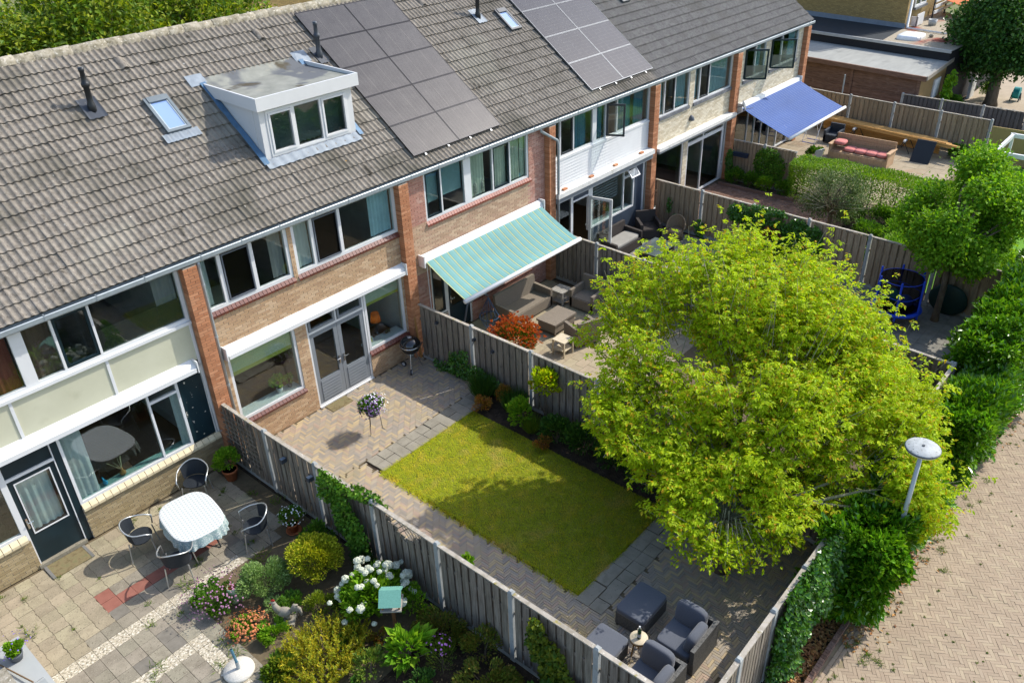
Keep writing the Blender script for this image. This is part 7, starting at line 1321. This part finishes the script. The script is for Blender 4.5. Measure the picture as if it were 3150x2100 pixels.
pot('small grey pot beside the bright window plant', 2.02, .27, .90, [(0, 0), (.05, 0), (.065, .1), (.055, .1), (0, .09)], DGR, soil=(.055, .095)); bush('window_plant', 'smaller leafy plant at the right end of the same sill', 'plant', (2.02, .27, 1.12), (.14, .11, .15), 200, .07, .045, LIMEL, 7, 161, base=.98, stems=3)
pot('pot with spider plant behind the wide window under the white canopy', 15.9, .24, 1.0, [(0, 0), (.06, 0), (.09, .1), (.07, .1), (0, .09)], plain('pot_white', (.6, .6, .58))); tuft('spider plant behind the wide window under the white canopy', 15.9, .24, .38, 60, LIMEL, 162, .04, 1.6, 'spider_plant'); bpy.data.objects['spider_plant'].location.z = 1.1
# --- other gardens
ph = bush('photinia', 'round photinia with red young leaves behind the fence', 'shrub', (7.5, -2.6, .72), (.52, .62, .52), 3200, .085, .035, leafmat('photinia_green', [hx('4a6a20'), hx('7a7a2a'), hx('5d7a24')]), 26, 80, lobe=.4, stems=5)
p, d = on_top((7.5, -2.6, .78), (.56, .66, .56), 520, 8, mn=0); pp = np.repeat(p, 6, 0); dd = np.repeat(d, 6, 0)*.4+rdir(len(pp))*.6+np.array((0, 0, .55)); part('young_leaves', leaf_mesh('young_leaves', pp, dd, rdir(len(pp)), .085, .03), PHOR, ph)
bush('red_maple', 'small red leaved maple against the weathered fence', 'shrub', (17.7, -5.15, .95), (.28, .28, .4), 500, .07, .05, leafmat('red_maple_leaf', [hx('7d3a3a'), hx('8d4a42')]), 8, 81)
for i, (x, y, r_, m_, lab) in enumerate(((23.75, -.7, .35, GREEN, 'leafy green plant by the sliding door corner'), (23.75, -1.4, .38, GREEN, 'leafy green plant second from the sliding door'), (23.7, -2.1, .36, LIMEL, 'fresh green plant in the raised bed by the striped fence'), (23.65, -2.9, .38, GREEN, 'green plant at the far end of the raised bed'))): bush('bed_plant', lab, 'plant', (x, y, .3), (r_, r_, .35), 900, .1, .06, m_, 10, 85+i, group='plants in the raised bed')
eb = struct('raised_bed_edge', MB().box(23.3, -3.5, -.02, 23.38, -.2, .12), PAVR)
for i, (x, y, z, r_, m_, lab) in enumerate(((21.6, -8.2, .5, .7, LIMEL, 'bright fern like shrub behind the brown fence post'), (20.2, -8.6, .5, .75, LIMEL, 'bright feathery shrub beside the maple crown'), (22.8, -7.2, .4, .6, GREEN, 'green shrub between hedge and maple'), (19.2, -9.6, .4, .6, GREEN, 'green shrub hugging the brown fence'), (22.4, -6.0, .4, .6, DARKG, 'dark shrub right of the twiggy tree'), (21.5, -7.1, .3, .55, GREEN, 'low green shrub below the twiggy tree'), (19.4, -7.6, .35, .5, GREEN, 'leafy shrub between the twiggy tree and the fence'), (20.5, -12.0, .6, .8, LIMEL, 'light green shrub at the right edge below the lawn'), (19.3, -12.1, .7, .8, GREEN, 'leafy shrub at the right edge above the fence corner'), (28.3, -2.2, .35, .35, GREEN, 'small round shrub beside the red cushion'), (32.3, -7.0, .3, .4, GREEN, 'small shrub at the end of the timber stack'), (43.2, -5.4, .4, .55, LIMEL, 'bright shrub at the foot of the dark tree'), (39.2, -4.7, .5, .5, GREEN, 'broad leaved plant at the shed corner'))): bush('shrub', lab, 'shrub', (x, y, z), (r_, r_, r_*.8), 1400, .1, .05, m_, 12, 95+i)
g9 = np.random.default_rng(77)
# --- lawn grass, weeds, litter
n = 90000; x = 1.88+U(n)*3.15; y = -9.05+U(n)*5.78; ed = rng.choice(n, 9000, replace=False); x[ed[:5000]] = 1.86+rng.normal(size=5000)*.045; y[ed[5000:7000]] = -3.27+rng.normal(size=2000)*.04; y[ed[7000:]] = -9.06+rng.normal(size=2000)*.03; P = np.stack([x, y, np.zeros(n)], 1); d = rng.normal(size=(n, 3))*.55; d[:, 2] = 1; LG_ = mat('lawn_blade', [hx('dccb52'), hx('ccc832'), hx('b8c42a'), hx('d4ce3a')], scale=2.6, rough=.8, vary=.22, hue=.01, transl=(1.2, 1.15, .5), tfac=.45, spots=((1.1, .60, hx('dcc878'), .12),))
V = np.stack([P+np.array((.006, 0, 0)), P-np.array((.006, .004, 0)), P+unit(d)*(.025+.025*U(n))[:, None]], 1).reshape(-1, 3); gr = part('grass', npmesh('grass', V, np.arange(3*n).reshape(-1, 3)), LG_, None); tag(gr, 'short yellowing lawn grass in the middle garden', 'grass', kind='stuff')
wp = []
for _ in range(34): c = np.array((-6+g9.random()*5.8, -.1-g9.random()*3.2)); c[0 if g9.random() < .5 else 1] = (X0+round((c[0]-X0)/T)*T) if g9.random() < .5 else c[0]; wp.append((c[0], c[1], .02+.05*g9.random()))
for (a, b, s_) in ((-2.9, -2.75, .16), (-2.95, -2.95, .12), (-1.55, -3.35, .2), (-3.9, -3.2, .1), (-4.3, -4.2, .12), (-5.5, -1.6, .14), (-5.6, -.15, .1), (-2.7, -.2, .08), (-1.0, -.25, .1), (-.5, -1.5, .12), (-.3, -2.2, .15), (-.28, -3.0, .15), (-3.2, -4.6, .14), (-3.2, -5.0, .16), (-3.55, -5.0, .1), (-4.6, -4.5, .12)): wp.append((a, b, s_))
for _ in range(80): q = 3+g9.random()*11; wp.append((q, -13.45-.03*(q-2.2)-abs(g9.normal())*.35, .02+.06*g9.random()**2))
for _ in range(60): wp.append((3.5+g9.random()*10, -13.9-g9.random()*3.2, .006+.012*g9.random()))
Q = np.repeat(np.array(wp), 26, 0); Pw = np.stack([Q[:, 0]+rng.normal(size=len(Q))*Q[:, 2]*.5, Q[:, 1]+rng.normal(size=len(Q))*Q[:, 2]*.5, np.zeros(len(Q))], 1); d = rng.normal(size=(len(Q), 3)); d[:, 2] = abs(d[:, 2])*.6+.35
tag(part('weeds', leaf_mesh('weeds', Pw, d, rdir(len(Q)), Q[:, 2]*1.1+.015, .008+Q[:, 2]*.05), STRAW, None), 'small green weeds growing in the paving joints', 'weeds', kind='stuff')
n = 1500; q = 2.5+U(n)*11; Pl = np.stack([q, -13.33-.03*(q-2.2)-np.abs(rng.normal(size=n))*.22+(U(n) < .35)*.25, .012+.01*U(n)], 1); cx_ = np.sin(q*1.7)+np.sin(q*.9+2) > -.2; Pl = np.concatenate([Pl[cx_], np.stack([2.6+U(1100)*2.2, -12.75-U(1100)*.5, .0+.02*U(1100)], 1)]); e = rdir(len(Pl))*np.array((1, 1, .15)); tag(part('leaf_litter', leaf_mesh('leaf_litter', Pl, e, np.array((0, 0, 1.0))+rdir(len(Pl))*.4, .08, .045), leafmat('fallen_leaf', [hx('9a6a3c'), hx('b5824a'), hx('7d5230'), hx('a88a5a')], tfac=.1), None), 'dry fallen leaves along the street edging', 'leaves', kind='stuff')
n = 700; Pl = np.stack([-3+U(n)*2.9, -4.5-U(n)*6, .0+.01*U(n)], 1); tag(part('bed_litter', leaf_mesh('bed_litter', Pl, rdir(n)*np.array((1, 1, .2)), np.array((0, 0, 1.0))+rdir(n)*.4, .05, .025), leafmat('bed_leaf', [hx('7d6a45'), hx('6a5636'), hx('8d7d55')], tfac=.1), None), 'dry leaf fragments scattered over the flower bed soil', 'leaves', kind='stuff')
